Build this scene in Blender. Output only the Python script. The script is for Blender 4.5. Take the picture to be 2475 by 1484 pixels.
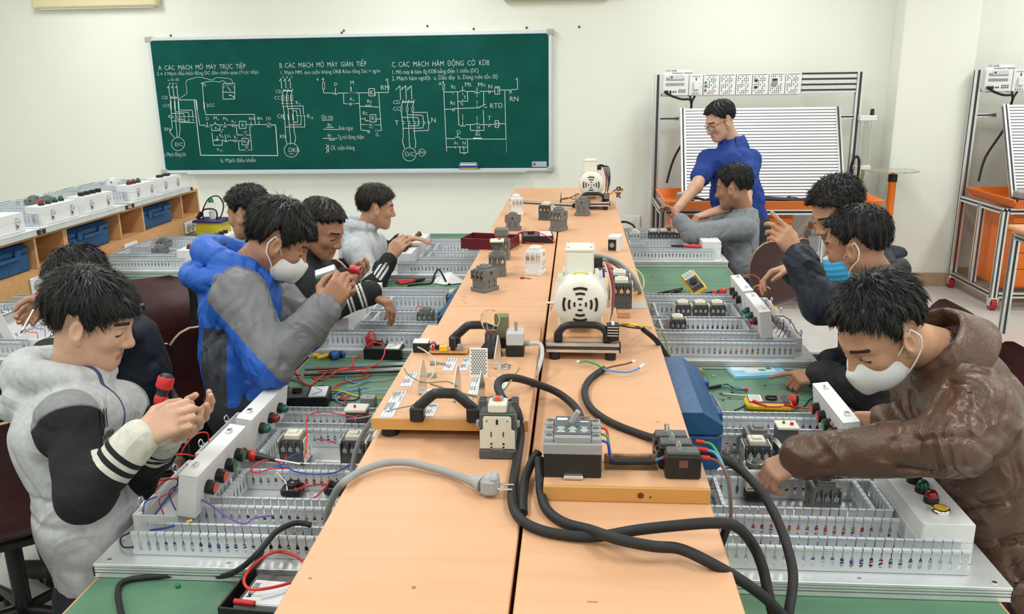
import bpy, bmesh, math, random, time
import numpy as np
from mathutils import Matrix, Vector
T0 = time.time()
for o in list(bpy.data.objects): bpy.data.objects.remove(o, do_unlink=True)
SC = bpy.context.scene
COL = SC.collection
PI = math.pi
# ---------------------------------------------------------------- camera
FPX, CXP, CYP, HCAM = 2000., 1237.5, 742., 1.83
_vy = np.array([1393-CXP, 195-CYP, FPX]); _vy /= np.linalg.norm(_vy)
_vv = np.array([1345-CXP, FPX*FPX/547., FPX]); _vv -= _vy*np.dot(_vv, _vy); _vv /= np.linalg.norm(_vv)
_ex = np.cross(_vv, _vy)
RC = np.stack([_ex, _vy, -_vv], 1)          # camera = RC @ world
CAMP = np.array([0, 0, HCAM])
cd = bpy.data.cameras.new('camera'); cam = bpy.data.objects.new('camera', cd); COL.objects.link(cam)
cd.sensor_width = 36; cd.lens = FPX/2475*36; cd.clip_start = .02
_m = Matrix.Identity(4)
for i in range(3):
    _m[i][0] = RC[0][i]; _m[i][1] = -RC[1][i]; _m[i][2] = -RC[2][i]; _m[i][3] = CAMP[i]
cam.matrix_world = _m
SC.camera = cam
# ---------------------------------------------------------------- world, exposure
w = bpy.data.worlds.new('world'); SC.world = w; w.use_nodes = True
w.node_tree.nodes['Background'].inputs[0].default_value = (.80, .90, 1, 1)
w.node_tree.nodes['Background'].inputs[1].default_value = 1.3
SC.view_settings.view_transform = 'Standard'; SC.view_settings.look = 'None'
SC.view_settings.exposure = 0.05; SC.view_settings.gamma = 1.0
SC.view_settings.use_curve_mapping = False
# ceiling lamps of the room: light comes out of the fixtures' diffusers
LAMPS = [(x, y) for y in (-1.2, 1.3, 3.8, 6.3) for x in (-4.2, -1.4, 1.4, 4.2)]
LAMPZ = 3.28
for i, (x, y) in enumerate(LAMPS):
    ld = bpy.data.lights.new('ceiling_lamp_light', 'AREA'); ld.shape = 'RECTANGLE'
    ld.size = .34; ld.size_y = 1.2; ld.energy = 27; ld.color = (.985, 1, .975)
    lo = bpy.data.objects.new('ceiling_lamp_light', ld); COL.objects.link(lo); lo.location = (x, y, LAMPZ-.075)

# ---------------------------------------------------------------- pixel -> world helpers (points on real planes)
def _ray(px, py): return RC.T @ np.array([(px-CXP)/FPX, (py-CYP)/FPX, 1.])
def P(px, py, z=0.):
    d = _ray(px, py); return Vector(CAMP + d*((z-HCAM)/d[2]))
def PY(px, py, y):
    d = _ray(px, py); return Vector(CAMP + d*(y/d[1]))
def PD(px, py, dep): return Vector(CAMP + _ray(px, py)*dep)
# ---------------------------------------------------------------- materials
MATS = {}
def _nodes(m): return m.node_tree.nodes, m.node_tree.links
def mat(name, col=(.8,.8,.8), rough=.5, metal=0., noise=None, bump=None, spec=.5, trans=0., coat=0., alpha=1., sheen=0., ior=1.45, sss=0.):
    """procedural material: noise=(scale, amount[, stretch xyz]) varies colour; bump=(scale, strength)"""
    if name in MATS: return MATS[name]
    m = bpy.data.materials.new(name); m.use_nodes = True; MATS[name] = m
    N, L = _nodes(m); b = N['Principled BSDF']
    b.inputs['Base Color'].default_value = (*col, 1); b.inputs['Roughness'].default_value = rough
    b.inputs['Metallic'].default_value = metal; b.inputs['Specular IOR Level'].default_value = spec
    b.inputs['Transmission Weight'].default_value = trans; b.inputs['Coat Weight'].default_value = coat
    b.inputs['IOR'].default_value = ior; b.inputs['Sheen Weight'].default_value = sheen
    b.inputs['Alpha'].default_value = alpha
    if sss: b.inputs['Subsurface Weight'].default_value = sss; b.inputs['Subsurface Radius'].default_value = (.012, .005, .003)
    if noise or bump:
        tc = N.new('ShaderNodeTexCoord'); mp = N.new('ShaderNodeMapping'); L.new(tc.outputs['Object'], mp.inputs[0])
    if noise:
        if len(noise) > 2: mp.inputs['Scale'].default_value = noise[2]
        n = N.new('ShaderNodeTexNoise'); n.inputs['Scale'].default_value = noise[0]; n.inputs['Detail'].default_value = 5
        L.new(mp.outputs[0], n.inputs['Vector'])
        mr = N.new('ShaderNodeMapRange'); mr.inputs[1].default_value = .3; mr.inputs[2].default_value = .7
        mr.inputs[3].default_value = 1-noise[1]; mr.inputs[4].default_value = 1+noise[1]
        L.new(n.outputs[0], mr.inputs[0])
        mx = N.new('ShaderNodeVectorMath'); mx.operation = 'SCALE'; mx.inputs[0].default_value = col
        L.new(mr.outputs[0], mx.inputs['Scale']); L.new(mx.outputs[0], b.inputs['Base Color'])
    if bump:
        n2 = N.new('ShaderNodeTexNoise'); n2.inputs['Scale'].default_value = bump[0]; n2.inputs['Detail'].default_value = 4
        L.new(mp.outputs[0], n2.inputs['Vector'])
        bp = N.new('ShaderNodeBump'); bp.inputs['Strength'].default_value = bump[1]; bp.inputs['Distance'].default_value = .004
        L.new(n2.outputs[0], bp.inputs['Height']); L.new(bp.outputs[0], b.inputs['Normal'])
    return m
def mask_mat(name, base, layers, rough=.8, bump=None, noise=.06, nscale=14, sheen=0., spec=.4, sss=0., coat=0., cloth=0.):
    """base colour + layers [(attribute, colour)] where the attribute (a signed distance) is positive"""
    if name in MATS: return MATS[name]
    m = bpy.data.materials.new(name); m.use_nodes = True; MATS[name] = m
    N, L = _nodes(m); b = N['Principled BSDF']; b.inputs['Roughness'].default_value = rough
    b.inputs['Sheen Weight'].default_value = sheen; b.inputs['Specular IOR Level'].default_value = spec
    b.inputs['Coat Weight'].default_value = coat; b.inputs['Coat Roughness'].default_value = .3
    if sss: b.inputs['Subsurface Weight'].default_value = sss; b.inputs['Subsurface Radius'].default_value = (.012, .005, .003)
    tc = N.new('ShaderNodeTexCoord')
    prev = None
    for at, col in layers:
        a = N.new('ShaderNodeAttribute'); a.attribute_name = at
        g = N.new('ShaderNodeMapRange'); g.inputs[1].default_value = -.0006; g.inputs[2].default_value = .0006
        L.new(a.outputs['Fac'], g.inputs[0])
        x = N.new('ShaderNodeMix'); x.data_type = 'RGBA'
        L.new(g.outputs[0], x.inputs[0])
        if prev is None: x.inputs[6].default_value = (*base, 1)
        else: L.new(prev, x.inputs[6])
        x.inputs[7].default_value = (*col, 1); prev = x.outputs[2]
    n = N.new('ShaderNodeTexNoise'); n.inputs['Scale'].default_value = nscale; n.inputs['Detail'].default_value = 5
    L.new(tc.outputs['Object'], n.inputs['Vector'])
    mr = N.new('ShaderNodeMapRange'); mr.inputs[1].default_value = .3; mr.inputs[2].default_value = .7
    mr.inputs[3].default_value = 1-noise; mr.inputs[4].default_value = 1+noise; L.new(n.outputs[0], mr.inputs[0])
    mx = N.new('ShaderNodeVectorMath'); mx.operation = 'SCALE'
    if prev is None: mx.inputs[0].default_value = base
    else: L.new(prev, mx.inputs[0])
    L.new(mr.outputs[0], mx.inputs['Scale']); L.new(mx.outputs[0], b.inputs['Base Color'])
    if bump:
        n2 = N.new('ShaderNodeTexNoise'); n2.inputs['Scale'].default_value = bump[0]; n2.inputs['Detail'].default_value = 4
        n2.inputs['Distortion'].default_value = .6
        L.new(tc.outputs['Object'], n2.inputs['Vector'])
        bp = N.new('ShaderNodeBump'); bp.inputs['Strength'].default_value = bump[1]; bp.inputs['Distance'].default_value = .006
        L.new(n2.outputs[0], bp.inputs['Height']); L.new(bp.outputs[0], b.inputs['Normal'])
        if cloth:
            n4 = N.new('ShaderNodeTexNoise'); n4.inputs['Scale'].default_value = 4.2; n4.inputs['Detail'].default_value = 1.6; n4.inputs['Distortion'].default_value = 1.6
            L.new(tc.outputs['Object'], n4.inputs['Vector']); ab = N.new('ShaderNodeMath'); ab.operation = 'PINGPONG'; ab.inputs[1].default_value = .16; L.new(n4.outputs[0], ab.inputs[0])
            b2 = N.new('ShaderNodeBump'); b2.inputs['Strength'].default_value = cloth; b2.inputs['Distance'].default_value = .06
            L.new(ab.outputs[0], b2.inputs['Height']); L.new(b2.outputs[0], bp.inputs['Normal'])
    return m
def glow(name, col, s):
    m = bpy.data.materials.new(name); m.use_nodes = True; MATS[name] = m
    b = m.node_tree.nodes['Principled BSDF']; b.inputs['Emission Color'].default_value = (*col, 1); b.inputs['Emission Strength'].default_value = s
    b.inputs['Base Color'].default_value = (*col, 1); return m
def wood_mat(name, c1, c2, axis=1, rough=.38, scale=1.):
    if name in MATS: return MATS[name]
    m = bpy.data.materials.new(name); m.use_nodes = True; MATS[name] = m
    N, L = _nodes(m); b = N['Principled BSDF']; b.inputs['Roughness'].default_value = rough
    b.inputs['Specular IOR Level'].default_value = .3
    tc = N.new('ShaderNodeTexCoord'); mp = N.new('ShaderNodeMapping'); L.new(tc.outputs['Object'], mp.inputs[0])
    sc = [9*scale]*3; sc[axis] = .8*scale; mp.inputs['Scale'].default_value = sc
    n = N.new('ShaderNodeTexNoise'); n.inputs['Scale'].default_value = 3; n.inputs['Detail'].default_value = 7; n.inputs['Distortion'].default_value = .5
    L.new(mp.outputs[0], n.inputs['Vector'])
    n3 = N.new('ShaderNodeTexNoise'); n3.inputs['Scale'].default_value = 1.7; L.new(tc.outputs['Object'], n3.inputs['Vector'])
    ad = N.new('ShaderNodeMath'); ad.operation = 'ADD'; L.new(n.outputs[0], ad.inputs[0]); L.new(n3.outputs[0], ad.inputs[1])
    r = N.new('ShaderNodeValToRGB'); r.color_ramp.elements[0].position = .35; r.color_ramp.elements[1].position = .68
    r.color_ramp.elements[0].color = (*c1, 1); r.color_ramp.elements[1].color = (*c2, 1)
    hf = N.new('ShaderNodeMath'); hf.operation = 'MULTIPLY'; hf.inputs[1].default_value = .5
    L.new(ad.outputs[0], hf.inputs[0]); L.new(hf.outputs[0], r.inputs[0]); L.new(r.outputs[0], b.inputs['Base Color'])
    return m
# ---------------------------------------------------------------- mesh builder
def xf(loc=(0,0,0), rot=(0,0,0), sc=(1,1,1)):
    return Matrix.LocRotScale(Vector(loc), Matrix.Identity(3) if rot == (0,0,0) else __import__('mathutils').Euler(rot).to_matrix(), Vector(sc))
def frame(o, x, z):
    """matrix whose x axis follows x and z axis follows z (orthogonalised)"""
    x = Vector(x).normalized(); z = Vector(z); z = (z-x*z.dot(x)).normalized(); y = z.cross(x)
    m = Matrix.Identity(4)
    for i in range(3): m[i][0], m[i][1], m[i][2], m[i][3] = x[i], y[i], z[i], o[i]
    return m
def catmull(pts, n=6, closed=False):
    pts = [Vector(p) for p in pts]; out = []
    k = len(pts)
    if k < 3 or n < 2: return pts
    for i in range(k if closed else k-1):
        if closed: p0, p1, p2, p3 = pts[i-1], pts[i], pts[(i+1) % k], pts[(i+2) % k]
        else: p0, p1, p2, p3 = pts[max(i-1, 0)], pts[i], pts[i+1], pts[min(i+2, k-1)]
        for j in range(n):
            t = j/n
            out.append(.5*((2*p1)+(p2-p0)*t+(2*p0-5*p1+4*p2-p3)*t*t+(3*p1-p0-3*p2+p3)*t**3))
    if not closed: out.append(pts[-1])
    return out
class MB:
    def __init__(s): s.v = []; s.f = []; s.m = []; s.s = []
    def add(s, V, Fc, mi=0, sm=False, M=None):
        o = len(s.v)
        for p in V:
            p = Vector(p); s.v.append(tuple(M @ p) if M is not None else tuple(p))
        for f in Fc: s.f.append(tuple(i+o for i in f)); s.m.append(mi); s.s.append(sm)
        return s
    def box(s, c, d, mi=0, M=None, b=0.):
        hx, hy, hz = d[0]/2, d[1]/2, d[2]/2; cx, cy, cz = c
        if b <= 0:
            V = [(cx+i*hx, cy+j*hy, cz+k*hz) for i in (-1,1) for j in (-1,1) for k in (-1,1)]
            return s.add(V, [(0,1,3,2),(4,6,7,5),(0,4,5,1),(2,3,7,6),(0,2,6,4),(1,5,7,3)], mi, False, M)
        b = min(b, hx*.95, hy*.95, hz*.95); V = []; idx = {}
        for i in (-1,1):
            for j in (-1,1):
                for k in (-1,1):
                    for a in range(3):
                        q = [i*(hx-b), j*(hy-b), k*(hz-b)]; q[a] = (i,j,k)[a]*(hx,hy,hz)[a]
                        idx[i,j,k,a] = len(V); V.append((cx+q[0], cy+q[1], cz+q[2]))
        Fc = []
        for a in range(3):
            u, w_ = (a+1) % 3, (a+2) % 3
            for sg in (-1,1):
                q = []
                for (p, r) in ((-1,-1),(1,-1),(1,1),(-1,1)):
                    t = [0,0,0]; t[a] = sg; t[u] = p; t[w_] = r; q.append(idx[t[0],t[1],t[2],a])
                Fc.append(tuple(q if sg > 0 else q[::-1]))
            for p in (-1,1):
                for r in (-1,1):
                    t0 = [0,0,0]; t0[u] = p; t0[w_] = r; t0[a] = -1; t1 = list(t0); t1[a] = 1
                    q = [idx[(*t0, u)], idx[(*t1, u)], idx[(*t1, w_)], idx[(*t0, w_)]]
                    Fc.append(tuple(q if p*r > 0 else q[::-1]))
        for i in (-1,1):
            for j in (-1,1):
                for k in (-1,1):
                    q = [idx[i,j,k,0], idx[i,j,k,1], idx[i,j,k,2]]; Fc.append(tuple(q if i*j*k > 0 else q[::-1]))
        return s.add(V, Fc, mi, False, M)
    def cyl(s, p0, p1, r0, r1=None, n=12, mi=0, M=None, cap=True, sm=True):
        if r1 is None: r1 = r0
        p0, p1 = Vector(p0), Vector(p1); a = (p1-p0).normalized()
        u = a.orthogonal().normalized(); w_ = a.cross(u)
        V = []
        for p, r in ((p0, r0), (p1, r1)):
            for i in range(n):
                t = 2*PI*i/n; V.append(p+u*r*math.cos(t)+w_*r*math.sin(t))
        s.add(V, [(i, (i+1) % n, n+(i+1) % n, n+i) for i in range(n)], mi, sm, M)
        if cap: s.add(V, [tuple(range(n))[::-1], tuple(range(n, 2*n))], mi, False, M)
        return s
    def tube(s, pts, r, n=8, mi=0, M=None, res=6, taper=None):
        c = catmull(pts, res); k = len(c)
        rad = [r if taper is None else r+(taper-r)*i/(k-1) for i in range(k)]
        V = []; t = (c[1]-c[0]).normalized(); u = t.orthogonal().normalized()
        for i, p in enumerate(c):
            t2 = (c[min(i+1, k-1)]-c[max(i-1, 0)])
            t2 = t2.normalized() if t2.length > 1e-9 else t
            q = t.rotation_difference(t2); u = q @ u; t = t2; w_ = t.cross(u)
            for j in range(n):
                a = 2*PI*j/n; V.append(p+u*rad[i]*math.cos(a)+w_*rad[i]*math.sin(a))
        Fc = [(i*n+j, i*n+(j+1) % n, (i+1)*n+(j+1) % n, (i+1)*n+j) for i in range(k-1) for j in range(n)]
        s.add(V, Fc, mi, True, M)
        s.add(V, [tuple(range(n))[::-1], tuple(range((k-1)*n, k*n))], mi, False, M)
        return s
    def prism(s, poly, h0, h1, mi=0, M=None):
        """poly in local xy extruded along z from h0 to h1"""
        n = len(poly); V = [(p[0], p[1], h0) for p in poly]+[(p[0], p[1], h1) for p in poly]
        ar = sum(poly[i][0]*poly[(i+1) % n][1]-poly[(i+1) % n][0]*poly[i][1] for i in range(n))
        Fc = [(i, (i+1) % n, n+(i+1) % n, n+i) for i in range(n)]+[tuple(range(n))[::-1], tuple(range(n, 2*n))]
        if (ar < 0) != (h1 < h0): Fc = [f[::-1] for f in Fc]
        return s.add(V, Fc, mi, False, M)
    def lathe(s, prof, n=20, mi=0, M=None, sm=True):
        """prof [(r, z)] about z"""
        V = []; k = len(prof)
        for r, z in prof:
            for i in range(n):
                t = 2*PI*i/n; V.append((r*math.cos(t), r*math.sin(t), z))
        Fc = [(i*n+j, i*n+(j+1) % n, (i+1)*n+(j+1) % n, (i+1)*n+j) for i in range(k-1) for j in range(n)]
        s.add(V, Fc, mi, sm, M)
        if prof[0][0] > 1e-6: s.add(V, [tuple(range(n))[::-1]], mi, False, M)
        if prof[-1][0] > 1e-6: s.add(V, [tuple(range((k-1)*n, k*n))], mi, False, M)
        return s
    def quad(s, a, b, c, d, mi=0, M=None): return s.add([a,b,c,d], [(0,1,2,3)], mi, False, M)
    def mesh(s, name, mats):
        me = bpy.data.meshes.new(name); me.from_pydata(s.v, [], s.f)
        for m in (mats if isinstance(mats, (list, tuple)) else [mats]): me.materials.append(m)
        me.polygons.foreach_set('material_index', s.m); me.polygons.foreach_set('use_smooth', s.s)
        me.update(); return me
def link(name, me, parent=None, M=None):
    o = bpy.data.objects.new(name, me); COL.objects.link(o)
    if parent is not None: o.parent = parent
    if M is not None: o.matrix_basis = M
    return o
def obj(name, mb, mats, parent=None, M=None, label=None):
    o = link(name, mb.mesh(name, mats), parent, M)
    if label: o['label'] = label
    return o
def tag(o, label, cat, group=None):
    o['label'] = label; o['category'] = cat
    if group: o['group'] = group
    return o
def thing(name, label, cat, M=None, group=None):
    o = link(name, None, None, M if isinstance(M, Matrix) else xf(M or (0,0,0))); o.empty_display_size = .05
    return tag(o, label, cat, group)
def struct(name, mb, mats, M=None):
    o = obj(name, mb, mats, None, M); o['kind'] = 'structure'; return o
def dup(o, parent=None, M=None):
    c = o.copy(); COL.objects.link(c); c.parent = parent
    if M is not None: c.matrix_basis = M
    for ch in list(o.children): dup(ch, c)
    return c
_txt = {}
def text_mesh(txt, size=1., align='LEFT', thin=0., spacing=1.):
    cu = bpy.data.curves.new('lettering', 'FONT'); cu.body = txt; cu.size = size; cu.align_x = align; cu.resolution_u = 2
    cu.offset = thin; cu.space_character = spacing
    o = bpy.data.objects.new('lettering', cu); COL.objects.link(o)
    dg = bpy.context.evaluated_depsgraph_get(); me = bpy.data.meshes.new_from_object(o.evaluated_get(dg))
    V = [tuple(v.co) for v in me.vertices]; Fc = [tuple(p.vertices) for p in me.polygons]
    bpy.data.objects.remove(o, do_unlink=True); bpy.data.curves.remove(cu); bpy.data.meshes.remove(me)
    return V, Fc
def put_text(mb, txt, size, M, mi=0, align='LEFT', thin=0., spacing=1., sx=1.):
    k = (txt, align, thin, spacing)
    if k not in _txt: _txt[k] = text_mesh(txt, 1., align, thin, spacing)
    V, Fc = _txt[k]; mb.add([(v[0]*size*sx, v[1]*size, 0) for v in V], Fc, mi, False, M)
# ---------------------------------------------------------------- palette
M_wall = mat('wall_paint', (.835,.86,.79), .75, noise=(1.3,.02), bump=(60,.06))
M_ceil = mat('ceiling_paint', (.86,.85,.81), .8)
M_floor = None
M_beech = wood_mat('beech_laminate', (.61,.34,.19), (.69,.405,.24), 1, .5)
M_beech_x = wood_mat('beech_laminate_cross', (.60,.335,.185), (.68,.40,.23), 0, .48)
M_pine = wood_mat('pine_edge', (.60,.30,.085), (.72,.40,.14), 0, .45)
M_orangewood = wood_mat('cabinet_wood', (.58,.30,.12), (.69,.39,.185), 1, .42)
M_green = mat('green_linoleum', (.095,.215,.135), .45, noise=(5,.14), bump=(220,.03))
M_black = mat('black_plastic', (.012,.012,.013), .42)
M_blackm = mat('black_steel', (.02,.021,.022), .5)
M_rubber = mat('black_rubber', (.014,.014,.016), .62, noise=(60,.15))
M_greymetal = mat('grey_enamel_steel', (.30,.31,.32), .45)
M_alu = mat('aluminium', (.80,.82,.84), .34, .92, noise=(30,.05))
M_alup = mat('anodised_plate', (.76,.79,.80), .42, .55, noise=(18,.06))
M_duct = mat('duct_pvc', (.56,.60,.64), .38, noise=(6,.03))
M_white = mat('white_plastic', (.78,.79,.79), .38)
M_offw = mat('offwhite_plastic', (.72,.69,.58), .45)
M_box = mat('enclosure_grey_white', (.74,.75,.755), .42)
M_chrome = mat('chrome', (.83,.83,.82), .16, 1.)
M_cdark = mat('contactor_dark_grey', (.085,.09,.092), .5)
M_cgrey = mat('contactor_mid_grey', (.17,.175,.172), .5)
M_red = mat('red_plastic', (.55,.020,.022), .36)
M_redw = mat('red_wire', (.66,.035,.028), .42)
M_bluew = mat('blue_wire', (.025,.07,.40), .42)
M_lbluew = mat('light_blue_wire', (.10,.30,.66), .42)
M_yelw = mat('yellow_wire', (.80,.56,.04), .42)
M_grnw = mat('green_wire', (.05,.32,.10), .42)
M_whtw = mat('white_wire', (.74,.72,.62), .45)
M_purw = mat('purple_wire', (.20,.08,.42), .42)
M_brnw = mat('brown_wire', (.17,.07,.05), .42)
M_blkw = mat('black_wire', (.012,.012,.014), .45)
M_gryw = mat('grey_cable', (.30,.315,.32), .5)
M_orange = mat('orange_enamel', (.86,.19,.018), .36)
M_blue = mat('blue_toolbox_enamel', (.012,.075,.20), .42, noise=(40,.2), bump=(160,.25))
M_maroon = mat('maroon_ply', (.052,.013,.014), .32, noise=(20,.25,(1,1,6)))
M_ply = mat('ply_edge', (.34,.23,.15), .6)
M_paper = mat('paper_white', (.80,.82,.84), .6)
M_ink = mat('black_ink', (.02,.02,.022), .6)
M_yel = mat('yellow_plastic', (.82,.52,.03), .42)
M_gdome = mat('green_lens', (.004,.11,.085), .16, coat=.5)
M_rdome = mat('red_lens', (.24,.006,.010), .16, coat=.5)
M_obut = mat('orange_button', (.75,.09,.035), .4)
M_gbut = mat('green_button', (.02,.22,.06), .4)
M_bluep = mat('blue_plastic', (.02,.10,.50), .4)
M_glass = mat('clear_glass', (.95,.96,.95), .02, trans=1., ior=1.08, spec=.8)
M_clear = mat('clear_acrylic', (.80,.86,.80), .08, trans=.85, ior=1.4)
M_label = mat('silver_label', (.62,.66,.72), .4, .3)
def PX(px, py, x):
    d = _ray(px, py); return Vector(CAMP + d*(x/d[0]))
# ================================================================ the room
def tile_floor():
    m = bpy.data.materials.new('floor_tile'); m.use_nodes = True; N, L = _nodes(m); b = N['Principled BSDF']
    b.inputs['Roughness'].default_value = .22; b.inputs['Specular IOR Level'].default_value = .5
    tc = N.new('ShaderNodeTexCoord'); br = N.new('ShaderNodeTexBrick'); L.new(tc.outputs['Object'], br.inputs['Vector'])
    br.offset = 0; br.inputs['Scale'].default_value = 1; br.inputs['Brick Width'].default_value = .6; br.inputs['Row Height'].default_value = .6
    br.inputs['Mortar Size'].default_value = .0022; br.inputs['Color1'].default_value = (.70,.69,.66,1); br.inputs['Color2'].default_value = (.68,.67,.64,1)
    br.inputs['Mortar'].default_value = (.54,.53,.5,1)
    n = N.new('ShaderNodeTexNoise'); n.inputs['Scale'].default_value = 3; L.new(tc.outputs['Object'], n.inputs['Vector'])
    mx = N.new('ShaderNodeMix'); mx.data_type = 'RGBA'; mx.blend_type = 'MULTIPLY'; mx.inputs[0].default_value = .12
    L.new(br.outputs[0], mx.inputs[6]); L.new(n.outputs[0], mx.inputs[7]); L.new(mx.outputs[2], b.inputs['Base Color'])
    return m
M_floor = tile_floor()
XL, XR, YF, YB, ZC = -6.4, 6.2, -3.2, 7.75, 3.4
m = MB(); m.box(((XL+XR)/2, (YF+YB)/2, -.06), (XR-XL+.4, YB-YF+.4, .12)); struct('floor', m, M_floor)
m = MB(); m.box(((XL+XR)/2, (YF+YB)/2, ZC+.06), (XR-XL+.4, YB-YF+.4, .12)); struct('ceiling', m, M_ceil)
m = MB(); m.box(((XL+XR)/2, YB+.08, ZC/2), (XR-XL+.4, .16, ZC)); struct('wall_back', m, M_wall)
m = MB(); m.box((XL-.08, (YF+YB)/2, ZC/2), (.16, YB-YF, ZC)); struct('wall_left', m, M_wall)
m = MB(); m.box((XR+.08, (YF+YB)/2, ZC/2), (.16, YB-YF, ZC)); struct('wall_right', m, M_wall)
m = MB(); m.box(((XL+XR)/2, YF-.08, ZC/2), (XR-XL+.4, .16, ZC)); struct('wall_front', m, M_wall)
PILX0, PILX1, PILY = 2.73, 3.345, 7.52
m = MB(); m.box(((PILX0+PILX1)/2, (PILY+YB)/2, ZC/2), (PILX1-PILX0, YB-PILY, ZC), b=.006); struct('wall_pillar', m, M_wall)
M_btile = mat('brown_base_tile', (.47,.33,.21), .4, noise=(9,.1))
bb = link('baseboard_back', None); bb['kind'] = 'structure'
tm = MB(); tm.box((0,0,.06), (.297,.012,.12), b=.002); tme = tm.mesh('tile', M_btile)
for x in (PILX0+.15, PILX0+.455): link('tile', tme, bb, xf((x, PILY-.008, 0)))
x = XL+.15
while x < XR-.1:
    if not (PILX0-.16 < x < PILX1+.16) and x > -1: link('tile', tme, bb, xf((x, YB-.008, 0)))
    x += .3
M_diff = mat('lamp_diffuser', (.9,.9,.86), .5); glow('lamp_glow', (1,.97,.90), 4.)
lp = None
for i, (x, y) in enumerate(LAMPS):
    if lp is None:
        lp = thing('ceiling_lamp', 'white fluorescent ceiling lamp fixture above the classroom benches', 'lamp', xf((x, y, ZC)), 'ceiling lamps')
        m = MB(); m.box((0,0,-.03), (.40,1.26,.06), b=.01); obj('housing', m, M_diff, lp)
        m = MB()
        for k in (-1, 1): m.cyl((k*.09,-.58,-.078), (k*.09,.58,-.078), .013, n=10)
        obj('tube_lamp', m, MATS['lamp_glow'], lp)
    else: dup(lp, None, xf((x, y, ZC)))
# pale fixture high on the back wall, only its underside in view
M_cream = mat('cream_enamel', (.74,.66,.42), .5)
a = PY(92, 22, 7.74); b_ = PY(388, 6, 7.74)
t = thing('wall_lamp', 'pale yellow lamp fixture high on the wall, upper left', 'lamp', xf(((a.x+b_.x)/2, 7.75, a.z)))
m = MB(); m.box((0,-.05,.07), (b_.x-a.x, .10, .14), b=.012); obj('housing', m, M_cream, t)
m = MB(); m.box((0,-.05,-.004), (b_.x-a.x-.1, .05, .012), b=.003); obj('diffuser', m, M_diff, t)
a = PY(1215, 2, 7.74); b_ = PY(1480, 2, 7.74)
t = thing('wall_lamp', 'pale yellow lamp fixture on the wall, cut by the top edge, above the chalkboard', 'lamp', xf(((a.x+b_.x)/2, 7.75, a.z)))
m = MB(); m.box((0,-.05,.07), (b_.x-a.x, .10, .14), b=.012); obj('housing', m, M_cream, t)
# ================================================================ chalkboard
BY = 7.70
A_, B_, C_, D_ = PY(356,92,BY), PY(1333,72,BY), PY(394,417,BY), PY(1334,415,BY)
bx0, bx1 = (A_.x+C_.x)/2, (B_.x+D_.x)/2; bz1, bz0 = (A_.z+B_.z)/2, (C_.z+D_.z)/2
M_chalkb = mat('chalkboard_green', (.0045,.078,.064), .75, noise=(4,.13), spec=.12)
M_chalk = mat('chalk', (.62,.70,.67), .9, noise=(80,.2))
M_frame = mat('board_frame', (.70,.76,.82), .35, .35)
cb = thing('chalkboard', 'long green chalkboard covered in white circuit diagrams on the cream wall', 'chalkboard', xf((0,0,0)))
m = MB(); m.box(((bx0+bx1)/2, BY+.022, (bz0+bz1)/2), (bx1-bx0-.02, .04, bz1-bz0-.02)); obj('writing_surface', m, M_chalkb, cb)
fw = .028
fr = MB().box((0,0,0), (bx1-bx0, .055, fw), b=.005)
obj('frame_rail', fr, M_frame, cb, xf(((bx0+bx1)/2, BY+.018, bz1-fw/2))); 
fr = MB().box((0,0,0), (bx1-bx0, .055, fw), b=.005); obj('frame_rail', fr, M_frame, cb, xf(((bx0+bx1)/2, BY+.018, bz0+fw/2)))
for x in (bx0+fw/2, bx1-fw/2):
    fr = MB().box((0,0,0), (fw, .053, bz1-bz0-.02), b=.005); obj('frame_stile', fr, M_frame, cb, xf((x, BY+.018, (bz0+bz1)/2)))
M_corner = mat('grey_corner_cap', (.42,.44,.42), .5)
for x in (bx0+.012, bx1-.012):
    for z in (bz0+.016, bz1-.016): obj('corner_cap', MB().box((0,0,0), (.066,.06,.05), b=.008), M_corner, cb, xf((x, BY+.016, z)))
obj('chalk_tray', MB().box((0,-.03,0), (bx1-bx0-.5,.075,.012), b=.003).box((0,-.066,.01), (bx1-bx0-.5,.006,.02)), M_frame, cb, xf(((bx0+bx1)/2+.02, BY-.005, bz0+.002)))
obj('maker_plate', MB().box((0,0,0), (.135,.003,.05)), mat('maker_plate_grey', (.42,.47,.50), .5), cb, xf((bx1-.115, BY-.001, bz0+.062)))
obj('maker_mark', MB().cyl((-.045,-.003,0), (-.045,-.0045,0), .012, n=10), mat('maker_mark_red', (.22,.06,.16), .5), cb, xf((bx1-.115, BY-.0005, bz0+.062)))
# chalk strokes: zoom coordinates of two close views -> points of the board's plane
CH = MB()
def zpt(zx, zy, right): return PY((840 if right else 340)+zx*.24928, 60+zy*.24933, BY-.0008)
def stroke(pts, right=0, w=.0052):
    q = [zpt(x, y, right) for x, y in pts]
    for i in range(len(q)-1):
        d = (q[i+1]-q[i]); 
        if d.length < 1e-5: continue
        d.normalize(); n = Vector((-d.z, 0, d.x))*w/2; e = d*w*.3
        CH.quad(q[i]-n-e, q[i+1]-n+e, q[i+1]+n+e, q[i]+n-e)
def circ(cx, cy, r, right=0, w=.0052, a0=0, a1=2*PI, ry=None):
    k = 22; ry = ry or r*1.0
    stroke([(cx+r*math.cos(a0+(a1-a0)*i/k), cy+ry*math.sin(a0+(a1-a0)*i/k)) for i in range(k+1)], right, w)
def rect(x0, y0, x1, y1, right=0, w=.0052): stroke([(x0,y0),(x1,y0),(x1,y1),(x0,y1),(x0,y0)], right, w)
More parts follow.
